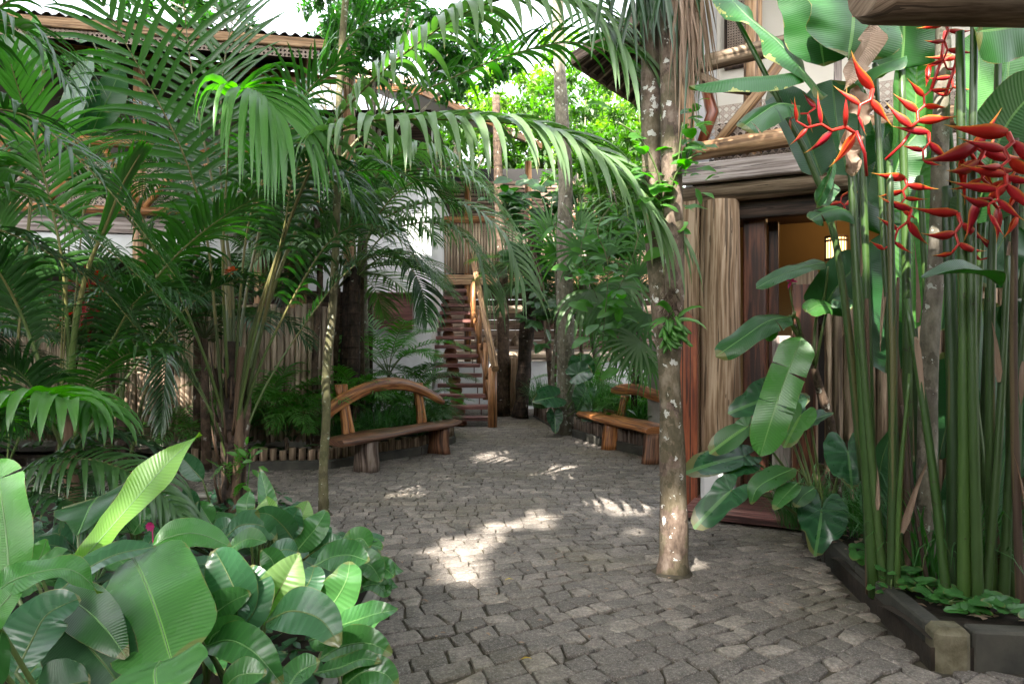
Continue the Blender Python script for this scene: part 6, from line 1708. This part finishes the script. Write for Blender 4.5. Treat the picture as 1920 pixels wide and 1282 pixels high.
m.build('aerial_root', M['bark_brown'], t)

# dead hanging fronds from the double trunk crown
m = MB(); r_ = random.Random(9)
for i in range(85):
    p = P(1296+r_.uniform(-34,24), r_.uniform(-70,60), 4.65+r_.uniform(-.1,.1)); d = V((r_.uniform(-.12,.22), r_.uniform(-.1,.1), -1)).normalized()
    leaflet(m, p, d, V((r_.uniform(-1,1),-1,0)), r_.uniform(.45,.85), r_.uniform(.012,.024), .3, 0 if r_.random() < .75 else 1, r_.random(), 6, r_, .5, .1)
m.tube(PP((1250,-80,4.75),(1290,-60,4.68),(1318,60,4.6)), [.02,.014,.005], 6, 0, .5)
m.build('dry_frond', [M['dead'], M['palm_dark']], DT)
m = MB()
for i in range(40):
    p = P(1200+r_.uniform(-70,60), r_.uniform(-90,-10), 4.6+r_.uniform(-.2,.2)); d = V((r_.uniform(-.3,.3), r_.uniform(-.2,.1), -1)).normalized()
    leaflet(m, p, d, V((r_.uniform(-1,1),-1,0)), r_.uniform(.3,.55), .035, .5, 0, r_.random(), 6, r_, .4)
m.build('green_frond', [M['palm_dark']], DT)

# ================================================================== climbing vine between trunks (broad oval leaves)
def vine(label, stems, n, L, seed, spread=.25, mat='vine', name='climbing_vine'):
    r_ = random.Random(seed); t = thing(name, label, 'vine', stems[0][0])
    m = MB()
    for s_ in stems: 
        path, _ = smooth_path(s_, 20); m.tube(path, .007, 5, 0, .5)
    m.build('stem', M['petiole'], t)
    m = MB()
    for i in range(n):
        s_ = r_.choice(stems); path, _ = smooth_path(s_, 20); q = r_.choice(path) + rvec(r_)*spread*r_.random()
        l = L*r_.uniform(.6, 1.2); a = r_.uniform(0, 6.28)
        d = V((math.cos(a), -.35+math.sin(a)*.5, r_.uniform(-.5,.35))).normalized()
        blade(m, [q, q+d*l*.5+UP*l*.03, q+d*l-UP*l*.12], l*.52, V((0,-.6,.9))+rvec(r_)*.4, 0, 'lance', .15, .02, rows=6, cols=2, rg=r_)
    m.build('leaves', M[mat], t); return t
vine('leafy vine with bright oval leaves climbing both stems above the fork', [PP((1245,420,4.8),(1235,330,4.7),(1200,260,4.65),(1160,230,4.6)), PP((1245,440,4.8),(1262,340,4.7),(1290,300,4.62),(1310,290,4.6)), PP((1240,440,4.8),(1215,370,4.65),(1170,350,4.6)), PP((1262,400,4.75),(1270,320,4.7),(1280,230,4.65))], 60, .17, 1, .24)
vine('broad leaved climber filling the gap left of the double trunk', [PP((1130,640,8.6),(1140,500,8.5),(1120,430,8.5),(1150,380,8.4)), PP((1130,600,8.6),(1180,500,8.5),(1200,430,8.4)), PP((1120,560,9),(1090,480,9),(1100,420,9))], 80, .24, 2, .5)
vine('trailing vine with small leaves left of the balcony post', [PP((1290,300,5.6),(1296,250,5.6),(1300,200,5.6)), PP((1285,330,5.6),(1288,280,5.6),(1282,240,5.6))], 26, .16, 3, .12)
vine('dark lobed climber on the rear tree in front of the bamboo balustrade', [PP((1000,520,14),(985,430,14),(1000,370,14),(1030,330,14)), PP((1010,500,14),(1040,420,14),(1020,380,14)), PP((960,360,14.2),(990,400,14.2))], 170, .42, 4, .55, 'crown_c')
vine('climber with grey green leaflets beside the pale trunk above the board gate', [PP((1030,640,12.8),(1010,590,12.8),(1020,550,12.8)), PP((1010,600,12.8),(1040,560,12.8))], 50, .3, 5, .35, 'crown_c')
vine('leafy shoot in front of the dark left veranda', [PP((200,200,6.4),(190,120,6.4),(170,70,6.4)), PP((200,160,6.4),(230,110,6.4))], 34, .20, 6, .2)
vine('small leaved climber on the veranda rail near the sheath stalks', [PP((560,290,8.2),(600,240,8.2),(570,200,8.2)), PP((540,330,8.2),(500,300,8.2))], 60, .22, 7, .4, 'crown_c')

# potted-looking taro near pale trunk base and leaves at the path edge
t = thing('path_edge_taro', 'low taro with a pale heart leaf hanging over the path left of the pale trunk', 'plant', V((.75,12.7,.2)))
for a, b, w_, mt in (((1035,745,12.2),(1000,750,12.0),58,'ear'),((1040,780,12.1),(1042,812,12.0),34,'ear'),((1085,700,12),(1110,690,12),50,'ear'),((1095,740,11.8),(1080,770,11.8),44,'ear'),((1110,770,11.6),(1090,790,11.6),40,'calathea_grey'),((1090,690,12.2),(1088,660,12.2),56,'ear')):
    A_, B_ = P(*a), P(*b); m = MB(); m.tube([V((.85,12.7,.2)), V((.85,12.7,.2)).lerp(A_,.6)+V((0,0,.1)), A_], [.02,.015,.01], 6, 0, .6); m.build('petiole', M['petiole'], t)
    m = MB(); heart_leaf(m, A_, B_, w_/1280*12, V((0,-.8,.6)), 0); m.build('leaf', PM(mt), t)
# ================================================================== foreground left: broad leaves
def bplant(name, label, root, leaves, cat='plant', prof='oval', group=None):
    t = thing(name, label, cat, root, group); root = V(root)
    for L_ in leaves:
        pts, wpx, nn, mt = L_[:4]; kw = dict(L_[4]) if len(L_) > 4 else {}
        pr = kw.pop('prof', prof); base = P(*pts[0])
        pp = kw.pop('pet', True)
        if pp:
            m = MB(); mid = root.lerp(base, .55) + V((0,0,.06)); path, _ = smooth_path([root, mid, base], 8)
            m.tube(path, [.008,.0078,.0075,.007,.0068,.0065,.006,.005], 6, 0, rf.random()); m.build('petiole', M['petiole'], t)
        bl(t, pts, wpx, nn, mt, prof=pr, **kw)
    return t
bplant('young_heliconia', 'large glossy paddle leaves in the lower left corner of the front bed', (-1.1, 1.9, .12), [
  ([(18,1085,1.9),(12,1000,1.95),(2,930,2.0),(-12,862,2.05)], 98, (.1,-1,.15), 'banana_bright', dict(prof='banana', fold=.10, wave=.02, tears=1)),
  ([(250,1046,2.15),(272,1090,2.0),(298,1160,1.88),(325,1252,1.78)], 188, (.0,-.75,.75), 'banana_bright', dict(prof=lambda t: (min(1,(t+.02)/.22)**.5)*(1-max(0,(t-.75)/.25)**2.2)**.55 if t < .999 else .05, fold=.07, wave=.02, curl=.12)),
  ([(300,1240,1.75),(290,1262,1.68),(300,1330,1.6)], 190, (.0,-.7,.8), 'banana_bright', dict(prof='oval', fold=.1)),
  ([(100,1120,2.0),(150,1075,2.05),(215,1040,2.1),(292,1024,2.15)], 66, (-.2,-.6,.8), 'calathea_grey', dict(prof='oval')),
  ([(104,1114,1.95),(150,1135,1.88),(195,1175,1.82),(238,1232,1.78)], 90, (-.35,-.6,.75), 'banana', dict(prof='oval', fold=.2)),
  ([(120,1140,1.9),(150,1190,1.85),(200,1250,1.8),(240,1310,1.78)], 150, (.1,-.8,.5), 'banana_dark', dict(prof='oval')),
  ([(-30,1130,1.55),(30,1085,1.55),(110,1066,1.6),(150,1076,1.62),(187,1112,1.66)], 76, (.1,-.55,.85), 'banana_bright', dict(prof='lance', fold=.12, wave=.05, vein=1) if False else dict(prof='lance', fold=.12, wave=.05)),
  ([(-40,1200,1.5),(-10,1150,1.5),(20,1115,1.52),(38,1090,1.55)], 60, (.2,-.8,.5), 'banana_bright', dict(prof='lance', fold=.2)),
  ([(30,1260,1.7),(60,1200,1.75),(90,1150,1.8),(150,1120,1.85)], 110, (.1,-.7,.7), 'calathea_grey', dict(prof='oval')),
  ([(-20,1300,1.5),(-10,1230,1.5),(5,1180,1.5)], 60, (.3,-.9,.3), 'banana', dict(prof='oval')),
  ([(60,1330,1.7),(110,1290,1.7),(170,1275,1.72)], 110, (.1,-.6,.8), 'banana_dark', dict(prof='oval')),
])
bplant('young_heliconia', 'bright yellow green upright leaf with two companions rising from the middle of the front bed', (-1.55, 2.5, .12), [
  ([(146,1060,2.3),(185,1015,2.3),(255,935,2.35),(320,862,2.4),(376,812,2.45)], 80, (-.45,-.85,.3), 'banana_lime', dict(prof=lambda t: (min(1,(t+.03)/.3)**.6)*(1-max(0,(t-.60)/.40)**1.6)**.9 if t < .999 else .02, fold=.16, wave=.05)),
  ([(146,1003,2.45),(158,975,2.5),(170,948,2.6),(182,932,2.75)], 122, (-.05,-1,.5), 'banana', dict(prof=lambda t: (min(1,(t+.03)/.55)**.8), fold=.10, wave=.02)),
  ([(283,1026,2.3),(320,1006,2.32),(370,1000,2.35),(434,1024,2.4)], 66, (-.05,-.75,.7), 'banana_bright', dict(prof='lance', fold=.12, wave=.03)),
  ([(60,1070,2.4),(75,1045,2.4),(88,1010,2.4)], 50, (0,-1,.2), 'banana_bright', dict(prof='oval')),
  ([(70,1060,2.3),(100,1046,2.3),(128,1030,2.3)], 44, (0,-.6,.8), 'banana_bright', dict(prof='lance')),
])
bplant('arrowroot_clump', 'grey green arrowroot leaves with pale rolled shoots at the middle of the front bed edge', (-.98, 2.5, .12), [
  ([(452,1172,2.1),(445,1120,2.12),(425,1072,2.15),(402,1030,2.2)], 100, (-.15,-1,.3), 'calathea_grey'),
  ([(455,1172,2.1),(475,1145,2.1),(480,1100,2.15),(470,1060,2.2)], 70, (.2,-1,.3), 'calathea_grey'),
  ([(492,1170,2.2),(510,1130,2.2),(535,1085,2.2),(562,1036,2.25)], 92, (.3,-.9,.1), 'calathea_pale', dict(fold=.55, curl=.3, prof='lance')),
  ([(500,1166,2.1),(545,1145,2.05),(600,1160,2.0),(638,1210,1.95)], 88, (0,-.65,.8), 'calathea_grey'),
  ([(370,1190,2.1),(390,1160,2.1),(430,1130,2.1),(470,1110,2.1)], 66, (0,-.7,.7), 'calathea'),
  ([(385,1212,2.0),(430,1200,1.95),(480,1225,1.9),(530,1285,1.86)], 74, (.0,-.65,.8), 'calathea'),
  ([(390,1215,2.0),(400,1190,2.0),(440,1172,2.0),(470,1190,2.0)], 44, (.0,-.7,.7), 'calathea'),
  ([(420,1290,1.8),(450,1265,1.8),(500,1262,1.8)], 60, (.0,-.6,.8), 'calathea'),
  ([(540,1290,1.85),(560,1260,1.9),(600,1240,1.9)], 60, (.0,-.6,.8), 'calathea'),
])
bplant('arrowroot_clump', 'arrowroot clump overhanging the kerb at the right tip of the front bed', (-.86, 3.2, .12), [
  ([(608,1150,2.5),(632,1120,2.5),(650,1085,2.5),(656,1052,2.55)], 72, (.1,-1,.35), 'calathea'),
  ([(620,1178,2.4),(660,1165,2.35),(705,1150,2.3),(746,1142,2.3)], 62, (.1,-.65,.8), 'calathea'),
  ([(655,1165,2.6),(690,1165,2.6),(720,1140,2.6)], 54, (.1,-.65,.8), 'calathea'),
  ([(590,1060,2.7),(620,1045,2.7),(655,1040,2.65),(692,1052,2.6)], 62, (.0,-.65,.8), 'calathea'),
  ([(640,1075,2.8),(670,1055,2.8),(695,1060,2.8),(715,1090,2.75)], 56, (.1,-.7,.7), 'calathea'),
  ([(670,1085,2.8),(695,1068,2.8),(720,1065,2.8),(740,1080,2.75)], 46, (.1,-.7,.8), 'calathea'),
  ([(650,1030,3.0),(665,1012,3.0),(680,1010,3.0),(693,1028,3.0)], 44, (.1,-.7,.7), 'calathea'),
  ([(680,1100,2.9),(705,1095,2.9),(722,1108,2.9),(735,1096,2.9)], 36, (.1,-.6,.8), 'calathea'),
  ([(600,1235,2.2),(640,1212,2.2),(690,1205,2.15),(735,1225,2.15)], 66, (.05,-.6,.8), 'calathea'),
  ([(590,1262,2.1),(640,1250,2.1),(680,1235,2.1),(715,1240,2.1)], 44, (.05,-.5,.85), 'calathea'),
  ([(640,1290,2.1),(680,1260,2.1),(720,1262,2.1),(745,1290,2.1)], 60, (.05,-.6,.8), 'calathea'),
  ([(560,1120,2.5),(580,1090,2.5),(590,1060,2.55)], 60, (.0,-.9,.4), 'calathea_grey'),
  ([(580,1200,2.3),(610,1190,2.3),(640,1170,2.35)], 56, (.0,-.8,.6), 'calathea'),
])
bplant('arrowroot_clump', 'arrowroot clump with upright pale shoots just in front of the slim leaning trunk', (-1.35, 3.6, .12), [
  ([(506,1012,3.1),(504,960,3.1),(498,920,3.15),(487,876,3.2)], 34, (.35,-.9,.1), 'calathea', dict(prof='lance', fold=.3)),
  ([(512,1010,3.05),(508,975,3.05),(500,930,3.1)], 60, (-.2,-1,.1), 'calathea_pale', dict(prof='lance', fold=.6)),
  ([(558,1002,3.1),(566,968,3.1),(577,938,3.15)], 40, (.3,-1,.1), 'calathea_pale', dict(prof='lance', fold=.6)),
  ([(552,1014,3.0),(530,985,2.95),(505,964,2.9),(478,962,2.9)], 50, (-.1,-.8,.6), 'calathea_grey'),
  ([(556,1032,3.0),(575,1010,3.0),(595,985,3.0),(612,956,3.05)], 54, (.15,-.9,.5), 'calathea'),
  ([(530,1010,3.0),(545,980,3.0),(560,950,3.0)], 56, (.15,-.9,.5), 'calathea_grey'),
  ([(420,1010,3.0),(450,985,3.0),(490,985,2.95),(520,1010,2.9)], 54, (.0,-.6,.8), 'calathea_grey'),
  ([(430,1030,2.8),(465,1010,2.8),(500,1015,2.8)], 44, (.0,-.6,.8), 'calathea'),
  ([(468,980,3.4),(462,950,3.4),(468,920,3.45)], 36, (.0,-1,.2), 'calathea'),
  ([(580,1040,3.0),(610,1020,3.0),(640,1010,3.0)], 44, (.0,-.7,.7), 'calathea_grey'),
  ([(500,1050,2.8),(530,1030,2.8),(560,1035,2.75)], 44, (.0,-.6,.8), 'calathea_grey'),
  ([(520,1085,2.6),(510,1050,2.6),(490,1030,2.6)], 50, (.0,-.8,.6), 'calathea'),
])
bplant('arrowroot_clump', 'low broad leaves around the dark base of the clumping palm', (-2.0, 4.7, .12), [
  ([(340,990,3.9),(360,960,3.9),(352,925,3.95),(345,912,3.95)], 44, (.0,-.9,.4), 'calathea_grey'),
  ([(395,980,3.9),(380,955,3.9),(370,940,3.9)], 40, (.1,-.8,.5), 'calathea'),
  ([(380,900,4.4),(362,880,4.4),(345,862,4.4),(330,860,4.4)], 40, (.0,-.9,.4), 'calathea_grey'),
  ([(300,985,3.8),(330,970,3.8),(355,985,3.8)], 40, (.0,-.7,.6), 'calathea'),
  ([(310,1005,3.6),(340,1000,3.6),(380,1010,3.6)], 44, (.0,-.7,.6), 'calathea'),
  ([(400,1010,3.6),(420,990,3.6),(440,985,3.6)], 44, (.0,-.7,.6), 'calathea_grey'),
  ([(250,1000,3.7),(270,970,3.7),(290,960,3.7)], 40, (.0,-.8,.6), 'calathea'),
  ([(270,1030,3.4),(290,1000,3.4),(270,975,3.4)], 40, (.0,-.8,.6), 'calathea_grey'),
])
# filler clumps: real leaves around each root, generated
r_ = random.Random(14)
def auto_arrow(label, c, n, hgt, L, W, seed, mats=('calathea','calathea_grey')):
    rr = random.Random(seed); t = thing('arrowroot_clump', label, 'plant', c); c = V(c)
    for i in range(n):
        a = 6.283*(i+rr.uniform(-.3,.3))/n; h = hgt*rr.uniform(.5, 1.1); d = V((math.cos(a), math.sin(a), 0)); b = c + d*h*.28*rr.uniform(.4,1.3) + V((0,0,h)); l = L*rr.uniform(.7,1.2)
        m = MB(); m.tube([c, c.lerp(b,.6)-d*.02, b], [.008,.007,.005], 5, 1, .5)
        e = rr.uniform(-.1,.9)
        blade(m, [b, b+d*l*.5+UP*l*.4*e, b+d*l+UP*l*(.5*e-.15)], W*rr.uniform(.8,1.2), UP*.8-d*.2+V((0,-.4,0)), 0, 'oval', .15, .03, rows=12, cols=3, rg=rr, ms=1, rib=.003)
        m.build('leaf', PM(rr.choice(mats)), t)
k_ = 0
fills = [((-2.0,2.4,.12),.55,'in the lower left corner behind the glossy paddle leaves'),((-1.3,2.9,.12),.42,'mid bed between the bright leaf and the rolled shoot'),((-1.75,3.3,.12),.45,'left of centre in the front bed under the drooping palm leaflets'),
 ((-1.05,3.9,.12),.32,'at the kerb corner behind the overhanging arrowroot'),((-2.3,3.7,.12),.4,'under the low left palm, partly in shadow'),((-1.6,4.3,.12),.34,'in front of the dark palm base, right side'),((-2.7,4.9,.12),.4,'far back in the front bed, left of the dark palm base'),
 ((-.95,2.1,.12),.45,'low along the kerb at the bottom edge of the picture'),((-1.5,2.0,.12),.5,'at the bottom edge below the large shiny leaf'),((-2.9,2.9,.12),.6,'at the left edge under the young heliconia leaves'),((-.92,3.55,.12),.35,'spilling over the side kerb near its corner')]
for c, h, lab in fills:
    k_ += 1; auto_arrow('broad leaf clump ' + lab, c, 13, h, .26, .13, 100+k_)
# pink flowers
for px, py, d_, lab in ((283,985,3.0,'small magenta flower showing under the bright upright leaf'), (338,1062,2.25,'magenta flower peeping out behind the large shiny leaf')):
    c = P(px, py, d_); m = MB()
    for i in range(9):
        a = i*.7; small_leaf(m, c, V((math.cos(a), -.4, math.sin(a))).normalized(), V((0,-1,0)), .016*d_/2.2*1.1, .012*d_/2.2, 0, rf.random())
    m.tube([c+V((0,.01,0)), c+V((.01,.02,-.3))], .003, 5, 0, .5)
    o = m.build('pink_flower', M['pink'], None, c); tag(o, lab, 'flower')

# dark underplanting that covers the soil of the front bed
m = MB(); r_ = random.Random(50)
for i in range(2600):
    x, y = r_.uniform(-5, -.8), r_.uniform(1.6, 6.5)
    if not inside(V((x+.06, y+.05, 0)), BEDS['LB']): continue
    a = r_.uniform(0, 6.28); l = r_.uniform(.06, .14)
    small_leaf(m, V((x,y,.13+r_.uniform(0,.10))), V((math.cos(a), math.sin(a), r_.uniform(.1,.9))).normalized(), UP+rvec(r_)*.4, l, l*.5, 0, r_.random())
o = m.build('ground_cover', M['calathea_grey']); o['kind'] = 'stuff'; o['label'] = 'low dark green ground cover on the soil of the front bed'
m = MB()
for i in range(3600):
    if r_.random() < .6: x, y, b = r_.uniform(-8, -1.1), r_.uniform(9.0, 13.5), 'BL'
    else: x, y, b = r_.uniform(.8, 4), r_.uniform(9.6, 16.5), 'BR'
    if not inside(V((x, y, 0)), BEDS[b]): continue
    a = r_.uniform(0, 6.28); l = r_.uniform(.10, .24)
    small_leaf(m, V((x,y,.2+r_.uniform(0,.35))), V((math.cos(a), math.sin(a)-.3, r_.uniform(.1,.9))).normalized(), UP+rvec(r_)*.4, l, l*.4, 0, r_.random())
o = m.build('ground_cover', M['palm']); o['kind'] = 'stuff'; o['label'] = 'dark low leaves covering the soil of the rear beds'

# cordyline / banana leaves by the veranda
bplant('veranda_banana', 'pair of broad banana leaves standing upright before the dark left veranda', (-4.2, 6.3, .12), [
  ([(128,245,6.0),(135,210,6.0),(150,160,6.0),(172,98,6.0)], 70, (-.4,-1,.1), 'banana', dict(prof='oval', fold=.12)),
  ([(170,255,6.2),(185,220,6.2),(205,180,6.2),(228,125,6.3)], 60, (.4,-1,.1), 'banana_dark', dict(prof='oval', fold=.12)),
  ([(140,250,6.1),(165,200,6.1),(180,150,6.1)], 44, (.3,-1,.1), 'calathea_grey', dict(prof='oval', fold=.3)),
])
bplant('bright_young_palm', 'young palm with wide bright pleated leaves at the upper left edge', (-3.9, 5.2, .12), [
  ([(80,130,5.0),(75,100,5.0),(68,60,5.0),(66,28,5.0)], 36, (.3,-1,.1), 'banana_bright', dict(prof='lance', fold=.3)),
  ([(84,132,5.0),(110,118,5.0),(135,112,5.0),(165,115,5.0)], 30, (.1,-.8,.6), 'banana_bright', dict(prof='lance', fold=.3)),
  ([(78,150,5.0),(50,110,5.0),(20,90,5.0),(-30,80,5.0)], 70, (-.1,-.9,.5), 'banana', dict(prof='lance', fold=.2)),
])
t = thing('red_cordyline', 'dark red leaved cordyline half hidden among the left palms', 'plant', V((-5.4,8.0,.1)))
m = MB()
for i in range(26):
    leaflet(m, P(168+r_.uniform(-10,10), 560+r_.uniform(-10,20), 8.0), (rvec(r_)+V((0,-.2,.2))).normalized(), UP, .5, .07, 1.5, 0, r_.random())
m.build('leaves', M['red_leaf'], t)
m = MB(); m.tube([V((-5.4,8,.1)), P(168,565,8.0)], .02, 7, 0, .4); m.build('stem', M['bark_brown'], t)

# seedling at the clump foot
t = thing('small_seedling', 'bright leafy seedling right of the dark palm base', 'plant', P(470,905,5.7))
m = MB()
for (px, py, a) in ((462,862,.3),(485,848,.6),(492,870,-.2),(470,850,2.2),(455,850,2.6),(480,875,-.6),(462,905,-.4),(470,830,1.3)):
    small_leaf(m, P(px-8,py+5,5.7), V((math.cos(a), -.3, math.sin(a))).normalized(), V((0,-.7,.7)), .11, .04, 0, r_.random())
m.tube(PP((462,960,5.75),(465,900,5.7),(470,850,5.7)), .005, 5, 0, .5); m.build('leaves', M['vine'], t)

# ================================================================== background trees and added shade trees
def cloud(c, rad, nclump, nleaf, L, rg, gaps=.55):
    """leaf clusters spread through a crown volume"""
    m = MB()
    for i in range(nclump):
        v = rvec(rg)*rg.random()**.45; cc = V(c) + V((v.x*rad[0], v.y*rad[1], v.z*rad[2])); rr = rg.uniform(.35,.8)*min(rad)*gaps*.5; cr = rg.random()*.6
        for k in range(nleaf):
            p = cc + rvec(rg)*rr*rg.random()**.5; d = (rvec(rg) + V((0,0,-.35))).normalized()
            l = L*rg.uniform(.7,1.25); small_leaf4(m, p, d, (UP+rvec(rg)*.7).normalized(), l, l*.42, cr + rg.random()*.4)
    return m
def small_leaf4(m, p, d, nrm, L, W, r):
    ac = d.cross(nrm)
    if ac.length < 1e-4: ac = V((1,0,0))
    ac.normalize(); k = len(m.v); q = p + d*L*.45
    m.v += [p, q-ac*W*.5+nrm*W*.1, p+d*L-nrm*L*.1, q+ac*W*.5+nrm*W*.1]
    m.face((k,k+3,k+2,k+1), ((.5,0),(1,.45),(.5,1),(0,.45)), 0, r)
def tree(label, base, h, crowns, mat, nclump, nleaf, L, rg, r0=.2, bark='bark_pale', name='broadleaf_tree'):
    t = thing(name, label, 'tree', base); base = V(base)
    top = V(crowns[0][0]); m = MB()
    path, _ = smooth_path([base, base.lerp(top,.5)+V((rg.uniform(-.3,.3),0,0)), top], 14); m.tube(path, [r0*(1-.6*i/13) for i in range(14)], 10, 0, .5, bump=.15); m.build('trunk', M[bark], t)
    for (c, rad) in crowns:
        m = cloud(c, rad, nclump, nleaf, L, rg)
        for k in range(4): 
            e = V(c) + V((rg.uniform(-.7,.7)*rad[0], rg.uniform(-.6,.6)*rad[1], rg.uniform(-.5,.6)*rad[2]))
            s_ = base.lerp(top, rg.uniform(.5,.8)); m.tube([s_, s_.lerp(e,.5)+V((0,0,.2)), e], [r0*.35,r0*.22,.02], 6, 1, .5)
        m.build('crown', [M[mat], M[bark]], t)
rg = random.Random(90)
tree('tall yellow green tree catching the sun behind the rear gallery', (1.3,23,0), 9, [((1.0,23,9.6),(3.0,2.2,2.6)),((3.0,22.5,8.2),(2.2,1.6,1.8))], 'crown_b', 90, 50, .26, rg)
tree('sunlit green tree behind the gap between the two houses', (3.4,21,0), 8, [((3.6,20.5,8.0),(1.8,1.6,2.4)),((3.0,19.5,5.6),(1.5,1.0,1.6))], 'crown_b', 75, 50, .22, rg)
tree('dense darker tree behind the tiled eaves left of the pale trunk', (-1.2,24,0), 9, [((-2.0,24,9.2),(2.4,2,1.6)),((.0,22.5,7.6),(1.8,1.2,1.5))], 'crown_a', 85, 50, .26, rg)
tree('airy tree with thin leaves against the white sky at the upper left', (-6.0,22,0), 11, [((-4.6,21,12.0),(2.4,2,1.3)),((-10.0,21,12.2),(2.4,2,1.2))], 'crown_c', 46, 40, .30, rg, .15)
tree('bright leafed tree right behind the pale trunk top', (2.1,15.6,.2), 7, [((1.5,15.8,6.7),(1.5,1.2,1.9)),((2.4,14.6,5.0),(1.0,.9,1.2))], 'crown_a', 70, 50, .18, rg, .1)
tree('leafy tree with small bright leaves left of the double trunk', (2.5,13.8,.2), 5, [((2.1,13.6,4.9),(1.0,.8,1.3)),((1.9,13.2,3.7),(.6,.5,.5))], 'crown_a', 60, 50, .15, rg, .07)
tree('small leaved tree above the clumping palm near the slim trunk top', (-2.6,12.2,.2), 7, [((-2.3,11.6,6.8),(1.2,1.0,.9)),((-.9,12.4,6.9),(1.1,.8,.8))], 'crown_c', 60, 45, .15, rg, .07)

# unseen trees added to shade the court; crown gaps cut to aim sun patches
SHAFT = []
def sh(a, b, r): SHAFT.append((a, b, r))
sh(G(905,1015), G(862,1080), .13); sh(G(925,985), G(900,1030), .12); sh(G(1010,972), G(995,985), .14); sh(G(848,1015), G(820,1055), .055); sh(G(1175,955), G(1125,940), .16); sh(G(1195,1000), G(1180,1000), .08)
sh(G(930,862), G(925,850), .22); sh(G(1030,888), G(1060,880), .2); sh(P(1262,990,4.74), P(1258,975,4.74), .09); sh(P(262,770,9.6), P(320,800,9.6), .42); sh(P(225,800,9.6), P(330,820,9.6), .22)
sh(P(650,1080,2.5), P(650,1100,2.5), .10); sh(P(735,1150,2.3), P(725,1160,2.3), .05); sh(P(300,930,2.4), P(200,1030,2.3), .10); sh(P(400,905,6.3), P(440,860,6.0), .12)
sh(P(445,190,5.3), P(440,330,5.2), .18); sh(P(1500,90,4.4), P(1420,20,4.4), .2); sh(P(1400,100,6.7), P(1380,95,6.7), .16); sh(P(1350,290,6.8), P(1420,300,6.7), .05); sh(P(1450,262,6.5), P(1460,268,6.5), .07)
sh(P(1790,60,4), P(1780,200,4), .25); sh(P(1735,80,4.3), P(1740,200,4.3), .15); sh(P(1560,220,4), P(1620,230,4), .12); sh(P(880,180,5), P(760,200,5), .0); sh(P(1300,270,6.9), P(1310,300,6.9), .07)
sh(G(1100,830), G(1130,835), .2); sh(P(1180,300,4.7), P(1240,330,4.7), .2)
def in_shaft(p, pad):
    for a, b, r in SHAFT:
        if r <= 0: continue
        ab = b - a; n_ = ab - SUN*ab.dot(SUN); q = (p - a); q = q - SUN*q.dot(SUN)
        t_ = 0 if n_.length < 1e-6 else max(0, min(1, q.dot(n_)/n_.length_squared))
        if (q - n_*t_).length < r + pad: return True
    return False
rg = random.Random(60)
crown = [MB() for _ in range(4)]; cent = []
NL = 26000
for i in range(NL):
    x, y = rg.uniform(-11, 8), rg.uniform(-1.5, 17.5)
    tgt = V((x, y, 0)); s_ = rg.uniform(15.5, 20.5) + 1.2*math.sin(x*.8)+1.0*math.sin(y*.7)
    p = tgt + SUN*s_
    if in_shaft(p, .11): continue  # leaves left out along sun lines to shape the light patches
    d = (rvec(rg)+V((0,0,-.2))).normalized(); l = rg.uniform(.40,.62)
    nrm = (SUN + rvec(rg)*.55).normalized(); d = (d - nrm*d.dot(nrm)).normalized()
    k_ = (0 if x < -1.5 else 1) + (0 if y < 8 else 2)
    small_leaf4(crown[k_], p-d*l*.45, d, nrm, l, l*.62, rg.random())
shl = ['giant shade tree standing outside the view behind the camera, front left', 'giant shade tree standing outside the view behind the camera, front right', 'giant shade tree over the left of the court, out of view', 'giant shade tree over the right of the court, out of view']
for k_, (bx, by) in enumerate(((-10,-7),(4.5,-8),(-11.5,-2.5),(6.8,-2.2))):
    t = thing('shade_tree', shl[k_], 'tree', (bx, by, 0)); cx, cy = (-10,-1,-10,-1)[k_], (-6,-6,2,2)[k_]
    m = MB(); b_ = V((bx,by,0)); tp = V((cx, cy, 12.5)); path, _ = smooth_path([b_, V((bx,by,7)), tp], 14); m.tube(path, [.35*(1-.6*i/13) for i in range(14)], 12, 0, .5, bump=.1); m.build('trunk', M['bark_pale'], t)
    crown[k_].build('crown', [M['crown_a']], t)
# fallen leaves on the path
m = MB(); r_ = random.Random(70)
for i in range(190):
    x, y = r_.uniform(-1.5, 2.3), r_.uniform(2.8, 11); a = r_.uniform(0, 6.28); small_leaf(m, V((x,y,.012)), V((math.cos(a), math.sin(a), .15)).normalized(), UP, r_.uniform(.025,.05), .018, 0, r_.random())
o = m.build('fallen_leaves', M['banana_edge' if False else 'dead']); o['kind'] = 'stuff'; o['label'] = 'a few small dry leaves scattered on the cobbles'
for px, py, lab in ((987,1240,'curled yellow leaf lying on the cobbles near the bottom edge'), (955,1090,'tiny yellow leaf on the cobbles by the sun patch')):
    m = MB(); c = G(px, py); blade(m, [c+V((-.03,0,.012)), c+V((0,0,.02)), c+V((.03,.01,.012))], .022, UP, 0, 'lance', .3, rows=6, cols=2); o = m.build('yellow_leaf', M['yel'] if 'yel' in M else M.setdefault('yel', leaf_mat('yellow_leaf', (.45,.25,.04), (.6,.38,.06))), None, c); tag(o, lab, 'leaf')
